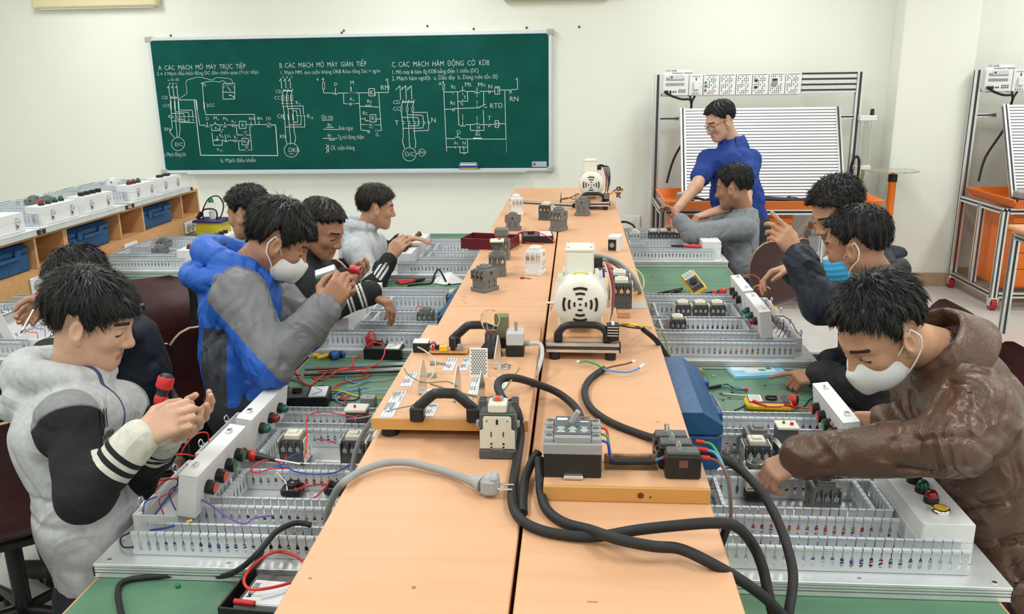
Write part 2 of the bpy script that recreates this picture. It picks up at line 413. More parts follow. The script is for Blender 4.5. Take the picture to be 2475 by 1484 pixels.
def word(txt, zx, zy, h, right=0, wid=None, thin=-.012):
    """cap height h and optional total width in zoom pixels, baseline at (zx, zy)"""
    o = zpt(zx, zy, right); px = .24930*7.95/2000
    k = (txt, 'LEFT', thin, 1.)
    if k not in _txt: _txt[k] = text_mesh(txt, 1., 'LEFT', thin, 1.)
    V, Fc = _txt[k]
    size = h*px/.70; sx = 1.
    if wid:
        ww = max(v[0] for v in V)*size; sx = wid*px/ww
    put_text(CH, txt, size, frame(o, (1,0,.004), (0,-1,0)), 0, 'LEFT', thin, 1., sx)
# --- part A
word('A  CÁC  MẠCH  MỎ  MÁY  TRỰC  TIẾP', 172, 440, 42, 0, 840)
word('2→ 3 Mạch đấu khỏi động ĐC đảo chiều quay (Trực tiếp).', 160, 492, 32, 0, 980)
word('a, Sỏ đồ', 262, 545, 24, 0, 110); word('A B C', 272, 580, 18, 0, 84)
for x in (275, 315, 353):
    stroke([(x+5,685),(x-2,590)]); stroke([(x-16,612),(x-2,590),(x+2,596)])
word('CD', 205, 720, 30); word('1CC', 212, 800, 30); word('K', 270, 905, 32); word('RN', 230, 1028, 32)
stroke([(290,700),(368,702)]); stroke([(292,710),(366,712)])
for i, x in enumerate((290, 330, 366)):
    stroke([(x-3,685),(x,740)]); stroke([(x,740),(x+4,820)], w=.011); stroke([(x+4,820),(x+10,890)]); stroke([(x+8,905),(x+16,1000),(x+2+12*(i-1),1040) if i != 1 else (x+22,1040),(x+20-18*(i-1),1092)])
stroke([(300,858),(418,862),(424,900)]); stroke([(335,842),(462,848),(468,880)]); stroke([(372,826),(500,828),(506,884)])
for x in (424, 468, 508): stroke([(x-18,890),(x+12,890)]); stroke([(x,910),(x+2,932)])
stroke([(310,932),(470,936)]); stroke([(350,915),(424,918)]); stroke([(390,946),(524,948)])
for x in (306, 346, 382): stroke([(x-10,886),(x+14,886)], w=.004); stroke([(x-10,900),(x+14,900)], w=.004)
circ(362,1155,64); word('Đ/C', 332, 1178, 34)
word('a, Mạch động lực', 226, 1275, 38, 0, 220)
stroke([(370,722),(450,665),(438,560),(450,535),(545,507),(600,512),(690,535),(740,510),(850,520),(880,530),(893,560)], w=.0035)
stroke([(600,562),(640,552),(700,545),(760,556),(800,540),(826,562)], w=.004); stroke([(585,570),(600,562),(612,570)])
stroke([(598,566),(612,750)]); stroke([(612,750),(618,815)], w=.011); stroke([(618,815),(632,872),(1102,868),(1112,960)])
word('O', 608, 598, 26); word('2CC', 638, 795, 30)
rect(798,568,912,720); stroke([(800,652),(915,656)]); circ(856,610,46,0,.0045,PI,2*PI,30); stroke([(872,642),(842,600)]); stroke([(856,678),(890,690),(905,705)], w=.008)
stroke([(362,728),(535,728)]); stroke([(520,735),(580,1262)], w=.0075); stroke([(538,735),(548,820)], w=.011); stroke([(548,820),(572,972),(630,974)])
stroke([(578,1264),(1330,1268),(1308,972),(1268,970)], w=.0075)
word('D', 632, 925, 30); stroke([(645,945),(645,985)]); stroke([(628,988),(664,988)])
word('M₁', 706, 922, 34); stroke([(722,940),(722,960)]); stroke([(706,962),(742,962)]); stroke([(668,972),(704,972)]); stroke([(742,970),(800,970)])
word('M₂', 800, 925, 30); stroke([(815,945),(818,985)]); stroke([(802,988),(832,988)])
word('K₂', 880, 948, 28); stroke([(835,970),(888,972)]); stroke([(890,962),(892,990)]); stroke([(905,962),(907,990)]); stroke([(908,974),(952,974)])
rect(956,935,1022,1004); word('K', 978, 988, 34); stroke([(1024,968),(1100,966)])
word('RN', 1050, 925, 28); word('BN', 1128, 922, 28); stroke([(1070,940),(1072,990)]); stroke([(1146,935),(1146,965)]); stroke([(1100,966),(1222,966)])
word('2Đ', 1212, 925, 30); circ(1242,972,22); stroke([(1230,988),(1256,956)])
stroke([(684,980),(688,1025),(770,1025),(768,978)]); word('K₁₂', 720, 1012, 24)
stroke([(690,1045),(706,1168),(790,1168),(792,1122)]); stroke([(706,1120),(760,1120)]); stroke([(742,1082),(742,1110)]); stroke([(724,1112),(760,1112)])
word('D₂', 768, 1092, 26); word('D₁', 838, 1092, 26); stroke([(780,1120),(820,1120)]); stroke([(818,1065),(830,1128)]); stroke([(812,1130),(850,1130)]); stroke([(850,1118),(900,1122)])
word('K₁', 905, 1100, 26); stroke([(905,1112),(907,1138)]); stroke([(922,1112),(924,1138)]); stroke([(924,1124),(980,1126)]); word('K₁₂', 740, 1222, 28)
stroke([(800,1010),(776,1048)], w=.004); stroke([(768,1060),(764,1078)], w=.004)
rect(984,1100,1044,1164); word('K₂', 998, 1146, 30); stroke([(1046,1126),(1070,1126)])
stroke([(925,978),(936,1068),(990,1068)]); circ(1006,1070,14); stroke([(1022,1068),(1058,1068)]); stroke([(1056,985),(1078,1214),(1046,1214)])
stroke([(948,1128),(956,1214),(1014,1214)]); circ(1030,1214,13); word('1Đ', 1000, 1048, 18); word('2Đ', 1010, 1196, 20)
word('b, Mạch điều khiển', 778, 1335, 40, 0, 345)
# --- part B
word('B. CÁC  MẠCH  MỎ  MÁY  GIÁN  TIẾP', 1345, 418, 44, 0, 818)
word('1, Mạch MM. qua cuộn kháng ĐKB Rôto lồng Sóc = tg/m', 1352, 482, 34, 0, 940)
for i, x in enumerate((1360, 1402, 1446)):
    stroke([(x+8,615),(x,522)]); stroke([(x-16,545),(x,520)]); word('ABC'[i], x+10, 518, 20)
    stroke([(x+28,622),(x+12,680)]); stroke([(x+12,680),(x+16,760)]); rect(x+8,682,x+28,738,0,.004)
    stroke([(x+18,775),(x+34,860)]); stroke([(x+28,868),(x+34,920)], w=.011); stroke([(x+36,930),(x+44,1040)])
    stroke([(x+6,764),(x+34,764)]); stroke([(x+44,1040),(x+50+8*(i-1),1095),(x+52-8*(i-1),1160)])
word('CD', 1308, 662, 30); word('CC', 1294, 724, 32); word('K₁', 1502, 770, 34); word('CK', 1324, 905, 34); word('K₂', 1612, 905, 40); word('RN', 1348, 1100, 34)
stroke([(1388,638),(1470,640)], w=.011)
stroke([(1385,790),(1574,786),(1580,866)]); stroke([(1430,812),(1544,812),(1550,868)]); stroke([(1474,832),(1512,834),(1518,880)])
for x in (1520, 1554, 1588): stroke([(x-12,882),(x+12,882)])
stroke([(1520,895),(1522,945),(1490,945)]); stroke([(1554,892),(1558,968),(1445,968)]); stroke([(1588,890),(1592,990),(1400,990)])
circ(1460,1215,68); word('ĐKB', 1432, 1234, 40); stroke([(1440,1250),(1480,1250)], w=.004)
word('4', 1705, 545, 30); stroke([(1772,560),(1772,518)]); stroke([(1758,532),(1772,516)]); rect(1762,560,1784,622,0,.004); stroke([(1772,622),(1774,660),(1872,662)])
word('D', 1875, 592, 32); stroke([(1888,612),(1888,668)]); stroke([(1870,672),(1908,672)]); stroke([(1908,662),(2086,660)]); word('M', 2030, 580, 36)
stroke([(2040,600),(2042,645)]); stroke([(1966,662),(1970,764),(2022,766)]); stroke([(2026,756),(2027,780)]); stroke([(2040,756),(2041,780)]); stroke([(2041,766),(2086,764)]); word('K₁', 2028, 735, 30)
word('Ghi chú', 1752, 912, 36, 0, 110); stroke([(1758,924),(1864,922)])
word('Rt', 1812, 988, 32); stroke([(1800,995),(1872,995)]); stroke([(1770,1012),(1918,1016)]); word('Role t/gian', 1922, 1022, 40, 0, 135)
word('Rt', 1812, 1085, 28); stroke([(1770,1100),(1830,1100)]); stroke([(1832,1090),(1832,1118)]); stroke([(1842,1102),(1906,1102)]); stroke([(1836,1116),(1880,1116)]); word('Tg mỏ đóng chậm', 1912, 1108, 40, 0, 250)
stroke([(1800,1160),(1812,1180),(1798,1196),(1812,1214),(1800,1240)]); stroke([(1820,1165),(1822,1235)]); word('CK. cuộn kháng', 1842, 1212, 40, 0, 230)
stroke([(30,600),(32,642)],1); stroke([(0,660),(205,658)],1); stroke([(265,656),(395,656),(388,520),(370,540)],1); word('RN', 320, 632, 44, 1); word('K₁', 215, 680, 44, 1); rect(206,618,262,690,1)
stroke([(0,765),(116,762)],1); stroke([(110,658),(130,1020),(210,1028)],1); word('Rt', 188, 760, 34, 1); stroke([(170,780),(230,780)],1); stroke([(122,790),(305,798)],1)
stroke([(302,660),(328,1025),(290,1028)],1); word('Rt', 145, 875, 36, 1); stroke([(130,910),(168,912)],1); stroke([(170,902),(172,928)],1); stroke([(172,930),(205,932),(195,924)],1); rect(218,870,275,942,1); word('K₁', 230, 925, 40, 1); stroke([(278,912),(316,912)],1)
stroke([(132,965),(190,967)],1,.004); stroke([(205,967),(240,968)],1,.004); circ(252,968,11,1,.004); stroke([(264,970),(322,972)],1,.004); word('Đ₂', 212, 1000, 22, 1); word('Đ₁', 272, 1080, 26, 1); circ(282,1028,14,1,.004); stroke([(192,1034),(222,1034)],1,.004); stroke([(198,1034),(199,1052)],1,.004); stroke([(212,1034),(213,1052)],1,.004)
# --- part C
word('C. CÁC  MẠCH  HÃM  ĐỘNG  CỎ  KĐB', 428, 410, 46, 1, 898)
word('1, Mỏ máy & hãm đg KĐB bằng điện 1 chiều (DC)', 430, 478, 36, 1, 800)
word('2, Mạch hãm ngược  a, Đấu dây  b, Dùng role tốc độ', 430, 540, 38, 1, 975)
for i, x in enumerate((500, 556, 610)):
    stroke([(x+14,724),(x+8,590)],1); stroke([(x-32,632),(x+8,588)],1); word('ABC'[i], x-32, 625, 20, 1) if i else None
    stroke([(x+38,728),(x+20,795)],1); rect(x+14,796,x+30,838,1,.004); stroke([(x+22,838),(x+30,930)],1)
    stroke([(x+26,938),(x+50,938)],1); stroke([(x+30,955),(x+54,955)],1); stroke([(x+36,960),(x+40,1080),(x+42+10*(i-1),1130),(x+50-2*(i-1),1195)],1)
stroke([(538,742),(640,742)],1); stroke([(536,752),(640,752)],1); word('CD', 440, 768, 34, 1); word('CC', 440, 832, 34, 1); word('T', 458, 975, 46, 1); word('N', 808, 948, 46, 1)
stroke([(630,850),(772,848),(784,940)],1); stroke([(580,872),(728,876),(738,940)],1); stroke([(528,896),(682,898),(690,938)],1)
for x in (690,742,788): stroke([(x-14,942),(x+10,942)],1); stroke([(x-8,956),(x+10,956)],1)
stroke([(690,958),(686,978),(590,980)],1); stroke([(738,960),(730,1000),(545,1004)],1); stroke([(788,960),(784,1024),(636,1030)],1)
circ(600,1255,65,1); word('Đ/C', 555, 1275, 40, 1); stroke([(666,1248),(692,1246)],1); circ(720,1238,30,1,.0052,0,2*PI,36); word('RtĐ', 698, 1250, 28, 1)
word('A', 882, 588, 32, 1); rect(924,576,942,630,1,.004); stroke([(932,576),(930,548),(918,560)],1); stroke([(932,630),(958,1185),(962,1225)],1)
stroke([(934,650),(1020,652)],1); stroke([(1022,645),(1024,668)],1); stroke([(1036,648),(1090,650)],1); word('Rt', 1002, 620, 34, 1)
word('Mt', 1135, 600, 40, 1); stroke([(1115,596),(1116,632)],1); stroke([(1094,640),(1140,638)],1); stroke([(1142,648),(1240,645)],1); word('Mn', 1262, 602, 40, 1); stroke([(1254,610),(1256,655)],1); stroke([(1230,660),(1280,658)],1)
stroke([(1282,645),(1366,645)],1); stroke([(1368,636),(1370,665)],1); stroke([(1382,636),(1383,662)],1); stroke([(1384,645),(1428,644)],1); word('N', 1362, 620, 38, 1); rect(1428,600,1474,672,1); word('T', 1438, 656, 44, 1)
stroke([(1476,632),(1566,632)],1); stroke([(1570,628),(1576,665)],1); stroke([(1584,632),(1590,660)],1); stroke([(1590,628),(1650,625),(1645,515),(1632,530)],1); circ(1676,540,12,1); word('RN', 1570, 742, 44, 1)
for y in (655, 720, 760, 870, 900): stroke([(1117,y),(1118,y+24)],1,.004); stroke([(1256,y+15),(1256,y+42)],1,.004)
stroke([(1066,650),(1078,970),(1095,972)],1); stroke([(1162,650),(1166,740),(1110,742)],1); stroke([(1100,740),(1102,770)],1); stroke([(1075,742),(1098,742)],1); word('T', 1124, 722, 32, 1)
word('Rt', 994, 776, 36, 1); stroke([(942,818),(1015,818)],1); stroke([(1018,812),(1020,835)],1); stroke([(1032,808),(1034,835)],1); stroke([(1036,812),(1280,804)],1); stroke([(1275,800),(1340,768)],1); stroke([(1320,645),(1320,770)],1); stroke([(1320,800),(1355,798)],1,.004); word('RTĐ', 1378, 808, 44, 1)
stroke([(1316,830),(1322,965)],1); stroke([(1117,940),(1118,975)],1); stroke([(1096,982),(1142,980)],1); stroke([(1142,968),(1230,966)],1); stroke([(1256,930),(1256,960)],1); stroke([(1228,962),(1282,962)],1); stroke([(1284,968),(1368,966)],1)
stroke([(1190,970),(1192,1024),(1252,1026)],1); stroke([(1256,1015),(1258,1040)],1); stroke([(1270,1015),(1272,1040)],1); stroke([(1272,1026),(1324,1022),(1322,968)],1); word('N', 1252, 1008, 30, 1)
word('T', 1358, 926, 40, 1); stroke([(1366,960),(1368,990)],1); stroke([(1380,960),(1382,985)],1); stroke([(1384,966),(1430,964)],1); rect(1430,928,1464,996,1); word('N', 1436, 982, 36, 1); stroke([(1466,960),(1528,958)],1)
stroke([(1524,640),(1536,1106)],1); word('D', 1058, 1060, 36, 1); stroke([(1066,1062),(1066,1088)],1); stroke([(1042,1090),(1094,1090)],1); stroke([(958,1102),(1042,1104)],1); stroke([(1084,1106),(1536,1108)],1); word('Rt', 1240, 1080, 36, 1); stroke([(1222,1098),(1300,1100)],1,.009)
stroke([(958,1184),(1044,1186)],1); stroke([(1048,1178),(1050,1198)],1); stroke([(1060,1182),(1112,1184)],1); stroke([(1122,1178),(1124,1196)],1); stroke([(1130,1184),(1162,1186)],1); word('Rt', 1034, 1160, 28, 1); word('N', 1112, 1162, 32, 1)
stroke([(1162,1106),(1166,1238),(1140,1240)],1); stroke([(1088,1190),(1092,1240),(1122,1242)],1); stroke([(1126,1236),(1128,1252)],1); stroke([(1136,1236),(1138,1252)],1); word('T', 1116, 1226, 28, 1); stroke([(1540,1120),(1542,1240)],1,.002)
obj('chalk_drawing', CH, M_chalk, cb, None, 'white chalk circuit diagrams and Vietnamese headings')
# things on the tray
o = PY(1133, 413, BY-.04)
t = thing('board_eraser', 'blue and white board eraser with tan felt on the chalk tray', 'eraser', xf((o.x, BY-.04, bz0+.009)))
obj('felt', MB().box((0,0,.016), (.175,.05,.032), b=.008), mat('eraser_felt', (.42,.25,.14), .9), t)
h = obj('handle', MB().box((0,0,.05), (.19,.056,.04), b=.014), mat('eraser_blue', (.03,.11,.33), .45), t)
obj('printed_band', MB().box((0,-.0005,.058), (.15,.058,.012), b=.002).box((0,0,.072), (.15,.04,.004)), M_white, h)
for px, w_, lab in ((915, .06, 'short white chalk stick left of the board eraser, on the chalk tray'), (1010, .14, 'long white chalk holder on the chalk tray beside the eraser'), (442, .05, 'white marker end at the left of the chalk tray')):
    o = PY(px, 414, BY-.04); tag(obj('chalk_stick', MB().cyl((-w_/2,0,.007), (w_/2,0,.007), .0065, n=8), M_white, None, xf((o.x, BY-.035, bz0+.009))), lab, 'chalk')
# socket plate low on the wall behind the far right bench
o = PY(1530, 540, 7.75)
t = thing('wall_socket', 'pale wall socket plate low on the wall behind the far right bench', 'socket', xf((o.x, 7.745, o.z)))
obj('plate', MB().box((0,-.006,0), (.13,.012,.15), b=.004), M_wall, t); obj('outlet', MB().cyl((0,-.012,.02), (0,-.018,.02), .022, n=12), M_white, t)
# nails and wall plugs left in the plaster
k = 0
for px, py in ((413,86),(831,74),(826,79),(1033,63),(1145,70),(1273,67),(1400,65)):
    o = PY(px, py, 7.75); tag(obj('wall_nail', MB().cyl((0,0,0), (0,-.014,0), .011, .006, n=7), mat('dark_plug', (.10,.075,.055), .8), None, xf(o)), 'dark old nail left in the cream wall around the chalkboard top', 'nail', 'nails in the wall')
print('room', time.time()-T0)
# ================================================================ benches and shelf cabinets
ZB, ZS = .75, 1.08
SOCK = MB().box((0,-.006,0), (.16,.012,.085), b=.004).mesh('socket_plate', M_white)
OUT = MB().cyl((0,-.0125,0), (0,-.0165,0), .029, n=14).mesh('outlet', mat('outlet_shadow_grey', (.42,.41,.38), .5))
PIN = MB().cyl((-.011,-.016,0), (-.011,-.0175,0), .0045, n=6).cyl((.011,-.016,0), (.011,-.0175,0), .0045, n=6).mesh('pin_hole', M_black)
def shelf_unit(label, M, L, cub, group, wood, wtop, socks=(), depth=.345):
    """local x along the front, y into the depth (front at y=0), z up from the bench top"""
    t = thing('shelf_cabinet', label, 'shelf cabinet', M, group); H = ZS-ZB; th = .02
    obj('top_board', MB().box((L/2, depth/2, H-th/2), (L-.002, depth, th), b=.002), wtop, t)
    obj('bottom_board', MB().box((L/2, depth/2, .135), (L-.004, depth-.004, th)), wood, t)
    obj('back_panel', MB().box((L/2, depth-.006, H/2-.011), (L-.004, .010, H-.024)), wood, t)
    ap = obj('apron', MB().box((L/2, .010, .0625), (L-.004, .018, .124), b=.002), wood, t)
    for x in (.01, L-.01): obj('end_panel', MB().box((x, depth/2-.003, (H-th)/2), (th-.001, depth-.01, H-th-.001)), wood, t)
    x = .02
    for c in cub[:-1]:
        x += c; obj('divider', MB().box((x, depth/2-.004, (.145+H-th)/2), (.018, depth-.02, H-th-.147)), wood, t); x += .0
    for sx in socks:
        s_ = link('socket_plate', SOCK, t, xf((sx, -.0005, .07)))
        for q in (-.036, .036): link('outlet', OUT, s_, xf((q,0,0))); link('pin_hole', PIN, s_, xf((q,0,0)))
    return t
CUB = [.55,.285,.55,.285]
YJ = [.95, 2.75, 4.42, 6.04]
G = 'beech shelf cabinets of the centre island'
names = ['nearest the camera', 'in the middle', 'at the far end']
for i in range(3):
    L = YJ[i+1]-YJ[i]; c = [k*L/1.67 for k in CUB]
    sh = (0, .0, -.006)[i]
    # left row looks to -x : local x = -Y
    shelf_unit(f'beech topped shelf cabinet of the left island row, {names[i]}', frame((-.44+sh, YJ[i+1], ZB), (0,-1,0), (0,0,1)), L, c[::-1], G, M_orangewood, M_beech, ())
    shelf_unit(f'beech topped shelf cabinet of the right island row, {names[i]}', frame((.25, YJ[i], ZB), (0,1,0), (0,0,1)), L, c, G, M_orangewood, M_beech, (), .338)
YL = [1.08, 2.75, 4.41, 6.12]
for i in range(3):
    L = YL[i+1]-YL[i]; c = [k*L/1.67 for k in CUB]
    s0 = []
    for px, py in ((458,554),(314,595),(93,673)):
        q = PX(px, py, -2.87)
        if YL[i] < q.y < YL[i+1]: s0.append(q.y-YL[i])
    shelf_unit(f'orange wood shelf cabinet along the left bench row, {names[i]}', frame((-2.87, YL[i], ZB), (0,1,0), (0,0,1)), L, c, 'shelf cabinets of the left bench row', M_orangewood, M_orangewood, s0)
    shelf_unit(f'orange wood shelf cabinet backing onto the left row, {names[i]}', frame((-3.565, YL[i+1], ZB), (0,-1,0), (0,0,1)), L, c[::-1], 'rear shelf cabinets of the left row', M_orangewood, M_orangewood, ())
def bench(label, x0, x1, y0, y1, front, group):
    """front = x of the user's side edge"""
    t = thing('work_bench', label, 'bench', xf(((x0+x1)/2, (y0+y1)/2, 0)), group); W, L = x1-x0, y1-y0; s = 1 if front == x1 else -1
    obj('green_top', MB().box((0,0,ZB-.002), (W-.012, L-.004, .004)), M_green, t)
    obj('table_top', MB().box((0,0,ZB-.018), (W-.012, L-.004, .028)), M_orangewood, t)
    obj('edge_band', MB().box((s*(W/2-.003),0,ZB-.0165), (.007, L-.004, .033), b=.002), M_orangewood, t)
    for sx in (-1, 1):
        for sy in (-1, 1):
            obj('leg', MB().box((sx*(W/2-.07), sy*(L/2-.04), (ZB-.032)/2), (.04,.04,ZB-.032)), M_blackm, t)
    [obj('frame_rail', MB().box((k*(W/2-.07),0,ZB-.062), (.03,L-.12,.05)), M_blackm, t) for k in (-1,1)]
    p = obj('drawer_pedestal', MB().box((s*(W/2-.21), .02, .47), (.34, L*.62, .44), b=.004), M_blackm, t)
    for k in range(2):
        for q in range(2):
            d = obj('drawer', MB().box((s*(W/2-.035), .02+(k-.5)*L*.31, .58-q*.21), (.014, L*.30, .19), b=.003), M_greymetal, t)
            obj('handle', MB().tube([(s*(W/2-.026), .02+(k-.5)*L*.31-.06, .60-q*.21), (s*(W/2-.006), .02+(k-.5)*L*.31-.045, .60-q*.21), (s*(W/2-.006), .02+(k-.5)*L*.31+.045, .60-q*.21), (s*(W/2-.026), .02+(k-.5)*L*.31+.06, .60-q*.21)], .006, 6, res=3), M_alu, d)
    return t
for i in range(3):
    bench(f'green topped bench left of the centre island, {names[i]}', -1.087, -.09, YJ[i] if i else .2, YJ[i+1]-.03*(i == 2), -1.087, 'green work benches')
    bench(f'green topped bench right of the centre island, {names[i]}', -.085, .905, YJ[i] if i else .2, YJ[i+1]-.03*(i == 2), .905, 'green work benches')
    bench(f'green topped bench of the left row below the shelf cabinet, {names[i]}', -3.21, -2.27, YL[i] if i else .2, YL[i+1]-.02, -2.27, 'green work benches')
# far end panels hide nothing: the cabinets rest on the bench tops
# ================================================================ blue toolboxes
def toolbox(label, M, group="blue tool boxes", open_=False):
    M = M @ Matrix.Diagonal((1,1,.84,1))
    """length along x .42, depth y .20 (front y=0), height .19"""
    t = thing('tool_box', label, 'tool box', M, group)
    body = MB(); prof = [(0,0),(.2,0),(.2,.115),(0,.115)]
    body.box((0,.10,.058), (.42,.20,.116), b=.01); obj('body', body, M_blue, t)
    lid = MB(); lid.prism([(0,.118),(.2,.118),(.2,.145),(.15,.185),(.05,.185),(0,.145)], -.21, .21, 0, frame((0,0,0), (0,1,0), (1,0,0)))
    obj('lid', lid, M_blue, t)
    for x in (-.11, .11): obj('latch', MB().box((x,-.005,.118), (.045,.014,.062), b=.004), M_blue, t)
    for y in (.03, .17): obj('lid_rib', MB().box((0,y,.160), (.40,.012,.016), b=.004), M_blue, t)
    obj('handle', MB().box((0,-.012,.10), (.17,.022,.022), b=.006), M_blue, t)
    return t
for px, py, lab in ((222,572,'dark blue tool box in the open compartment below the shelf-top boards'), (385,520,'dark blue tool box in the cabinet compartment nearest the chalkboard'), (12,640,'dark blue tool box in the compartment at the left picture edge')):
    q = PX(px, py, -2.87); toolbox(lab, frame((-2.895, q.y+.02, ZB+.146), (0,1,0), (0,0,1)))
toolbox('blue tool box jutting from the right island shelf beside the near board', frame((.36, 2.10, ZB+.146), (0,1,0), (0,0,1)))
toolbox('blue tool box in the left island shelf by the middle board', frame((-.49, 3.02, ZB+.146), (0,-1,0), (0,0,1)))
# ================================================================ hydraulic trainers
M_slat = mat('slat_alu', (.86,.89,.93), .38, .35)
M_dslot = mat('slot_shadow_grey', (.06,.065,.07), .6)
M_panelw = mat('panel_white', (.78,.80,.80), .45)
def profile(mb, p0, p1, s=.04, mi=0, mj=1):
    """aluminium T-slot bar with dark grooves on its faces"""
    p0, p1 = Vector(p0), Vector(p1); a = (p1-p0).normalized(); L = (p1-p0).length
    up = Vector((0,0,1)) if abs(a.z) < .9 else Vector((0,1,0))
    M = frame((p0+p1)/2, a, up)
    e = s*.31
    for y in (-1,1):
        for z in (-1,1): mb.box((0, y*(s/2-e/2), z*(s/2-e/2)), (L, e, e), mi, M)
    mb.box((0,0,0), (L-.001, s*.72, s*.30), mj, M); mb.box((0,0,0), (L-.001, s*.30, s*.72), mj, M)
def trainer(X0, label):
    t = thing('trainer_stand', label, 'trainer stand', xf((X0, 0, 0))); W = 1.69; yb, yf = 7.46, 6.70
    AL = [M_alu, M_dslot]
    def bar(name, a, b, s=.045): m = MB(); profile(m, a, b, s); return obj(name, m, AL, t)
    for x in (0, W):
        bar('back_post', (x, yb, .10), (x, yb, 1.87), .055); bar('front_post', (x, yf, .10), (x, yf, .80)); 
        bar('middle_post', (x, 7.08, .15), (x, 7.08, .80))
        bar('base_rail', (x, yf, .125), (x, yb, .125)); bar('side_rail', (x, yf, .80), (x, yb-.03, .80))
    bar('front_rail', (.03, yf, .80), (W-.03, yf, .80)); bar('base_front_rail', (.03, yf, .125), (W-.03, yf, .125))
    for k in range(5):
        if k < 4: bar('top_rail', (1.21, yb, 1.86-k*.045), (W-.03, yb, 1.86-k*.045), .042)
    bar('panel_rail', (.03, yb, 1.50), (.19, yb, 1.50), .035); bar('panel_rail', (1.50, yb, 1.50), (W-.03, yb, 1.50), .035)
    bar('module_rail', (.03, yb, 1.70), (1.2, yb, 1.70), .03)
    # modules in the upper row
    z0, z1 = 1.695, 1.868
    def panel(name, x0, x1, kind):
        p = obj(name, MB().box(((x0+x1)/2, yb-.045, (z0+z1)/2), (x1-x0-.004, .05, z1-z0), b=.003), M_panelw, t)
        y = yb-.0712; d = MB(); e = MB()
        if kind == 'power':
            for r in range(2):
                for k in range(16): d.box((x0+.03+k*.0098, y, 1.83-r*.043), (.0035,.002,.024))
            obj('vent_slots', d, M_black, p)
            obj('badge', MB().box((x0+.115, y-.001, 1.845), (.12,.003,.034)), M_label, p); obj('badge_mark', MB().cyl((x0+.075,y-.003,1.845), (x0+.075,y-.004,1.845), .009, n=10), mat('badge_maroon', (.2,.01,.05), .4), p)
            for k in range(4):
                for r in range(2): e.cyl((x0+.14+k*.016, y, 1.725+r*.016), (x0+.14+k*.016, y-.004, 1.725+r*.016), .005, n=7)
            e.box((x0+.068, y, 1.725), (.014,.006,.026)); e.cyl((x0+.092,y,1.728), (x0+.092,y-.006,1.728), .006, n=7); e.cyl((x0+.11,y,1.728), (x0+.11,y-.006,1.728), .006, n=7)
            obj('jack_group', e, M_black, p)
            obj('plug', MB().box((x0+.03, y-.02, 1.727), (.035,.045,.022), b=.006), M_black, p)
        elif kind == 'switch':
            for k in range(4): e.cyl((x0+.03+k*.018, y, 1.852), (x0+.03+k*.018, y-.003, 1.852), .004, n=6); e.cyl((x0+.03+k*.018, y, 1.71), (x0+.03+k*.018, y-.003, 1.71), .004, n=6)
            e.box(((x0+x1)/2, y, 1.828), (.008,.004,.024)); obj('jack_group', e, M_black, p)
            obj('breaker', MB().box(((x0+x1)/2, y-.012, 1.775), (.045,.026,.065), b=.003), M_white, p)
        else:
            for k in range(6):
                for r in range(9):
                    if kind == 'meter' and (r in (5,6,7)) and k < 5: continue
                    if kind == 'double' and k < 2 and r in (2,3,5,6): continue
                    if kind == 'lamp' and k == 0: continue
                    if (r*7+k*3) % 5 == 0: continue
                    if r % 3 == 2 and kind != 'meter' and k % 2: continue
                    e.cyl((x0+.017+k*.0165, y, 1.712+r*.0165), (x0+.017+k*.0165, y-.003, 1.712+r*.0165), .0042, n=6)
            obj('jack_group', e, M_black, p)
            obj('print_line', MB().box(((x0+x1)/2, y, 1.859), (x1-x0-.03,.0014,.003)), M_ink, p)
            if kind == 'lamp':
                for z, mm in ((1.80, M_gdome), (1.77, M_bluep), (1.735, M_rdome)): obj('pilot_light', MB().cyl((x0+.018,y,z), (x0+.018,y-.01,z), .009, n=10), mm, p)
            if kind == 'meter':
                obj('timer_body', MB().box((x0+.045, y-.006, 1.80), (.045,.014,.055), b=.003), M_greymetal, p); obj('timer_display', MB().box((x0+.045, y-.014, 1.815), (.036,.004,.014)), M_black, p)
            if kind == 'double':
                for z in (1.81, 1.755): obj('relay_window', MB().box((x0+.028, y-.002, z), (.026,.006,.018)), M_black, p)
        return p
    panel('power_module', .035, .255, 'power'); panel('switch_module', .257, .375, 'switch')
    for k, kd in enumerate(('lamp','dots','dots','double','meter','dots')): panel('jack_module', .378+k*.1365, .378+(k+1)*.1365-.002, kd)
    sg = obj('sign', MB().box((.165, yb-.02, 1.888), (.23,.006,.045)), M_panelw, t); tx = MB()
    put_text(tx, 'CTC 4100', .022, frame((.06, yb-.0245, 1.892), (1,0,0), (0,-1,0)), 0, thin=.01); put_text(tx, 'HYDRAULIC TRAINER', .0175, frame((.115, yb-.0245, 1.873), (1,0,0), (0,-1,0)), 0, thin=.012)
    obj('sign_lettering', tx, M_ink, sg)
    obj('power_cord', MB().tube([(.06,yb-.1,1.72),(.12,yb-.08,1.69),(.20,yb-.07,1.665),(.265,yb-.07,1.662),(.285,yb-.05,1.63),(.288,yb-.03,1.58),(.28,yb,1.4),(.16,yb+.01,1.15),(.10,yb-.05,.95)], .010, 8).tube([(.27,yb-.05,1.69),(.285,yb-.05,1.65),(.288,yb-.04,1.6)], .009).tube([(.315,yb-.05,1.69),(.292,yb-.05,1.645),(.288,yb-.04,1.6)], .009), M_blkw, t)
    # slatted mounting plate leaning back
    a = Vector((.20, 7.0, .83)); b = Vector((.185, 7.36, 1.585)); up = (b-a); Lp = up.length; MP = frame((.20, 7.0, .83), (1,0,0), Vector((1,0,0)).cross(up))
    wp = 1.30
    obj('plate_back', MB().box((wp/2, Lp/2, -.012), (wp, Lp, .012), 0, MP), M_dslot, t)
    n = 31; sm_ = MB().box((0,0,0), (wp-.05, Lp/n*.73, .02), b=.0025).mesh('slat', M_slat)
    for k in range(n): link('slat', sm_, t, MP @ xf((wp/2, (k+.5)*Lp/n, .004)))
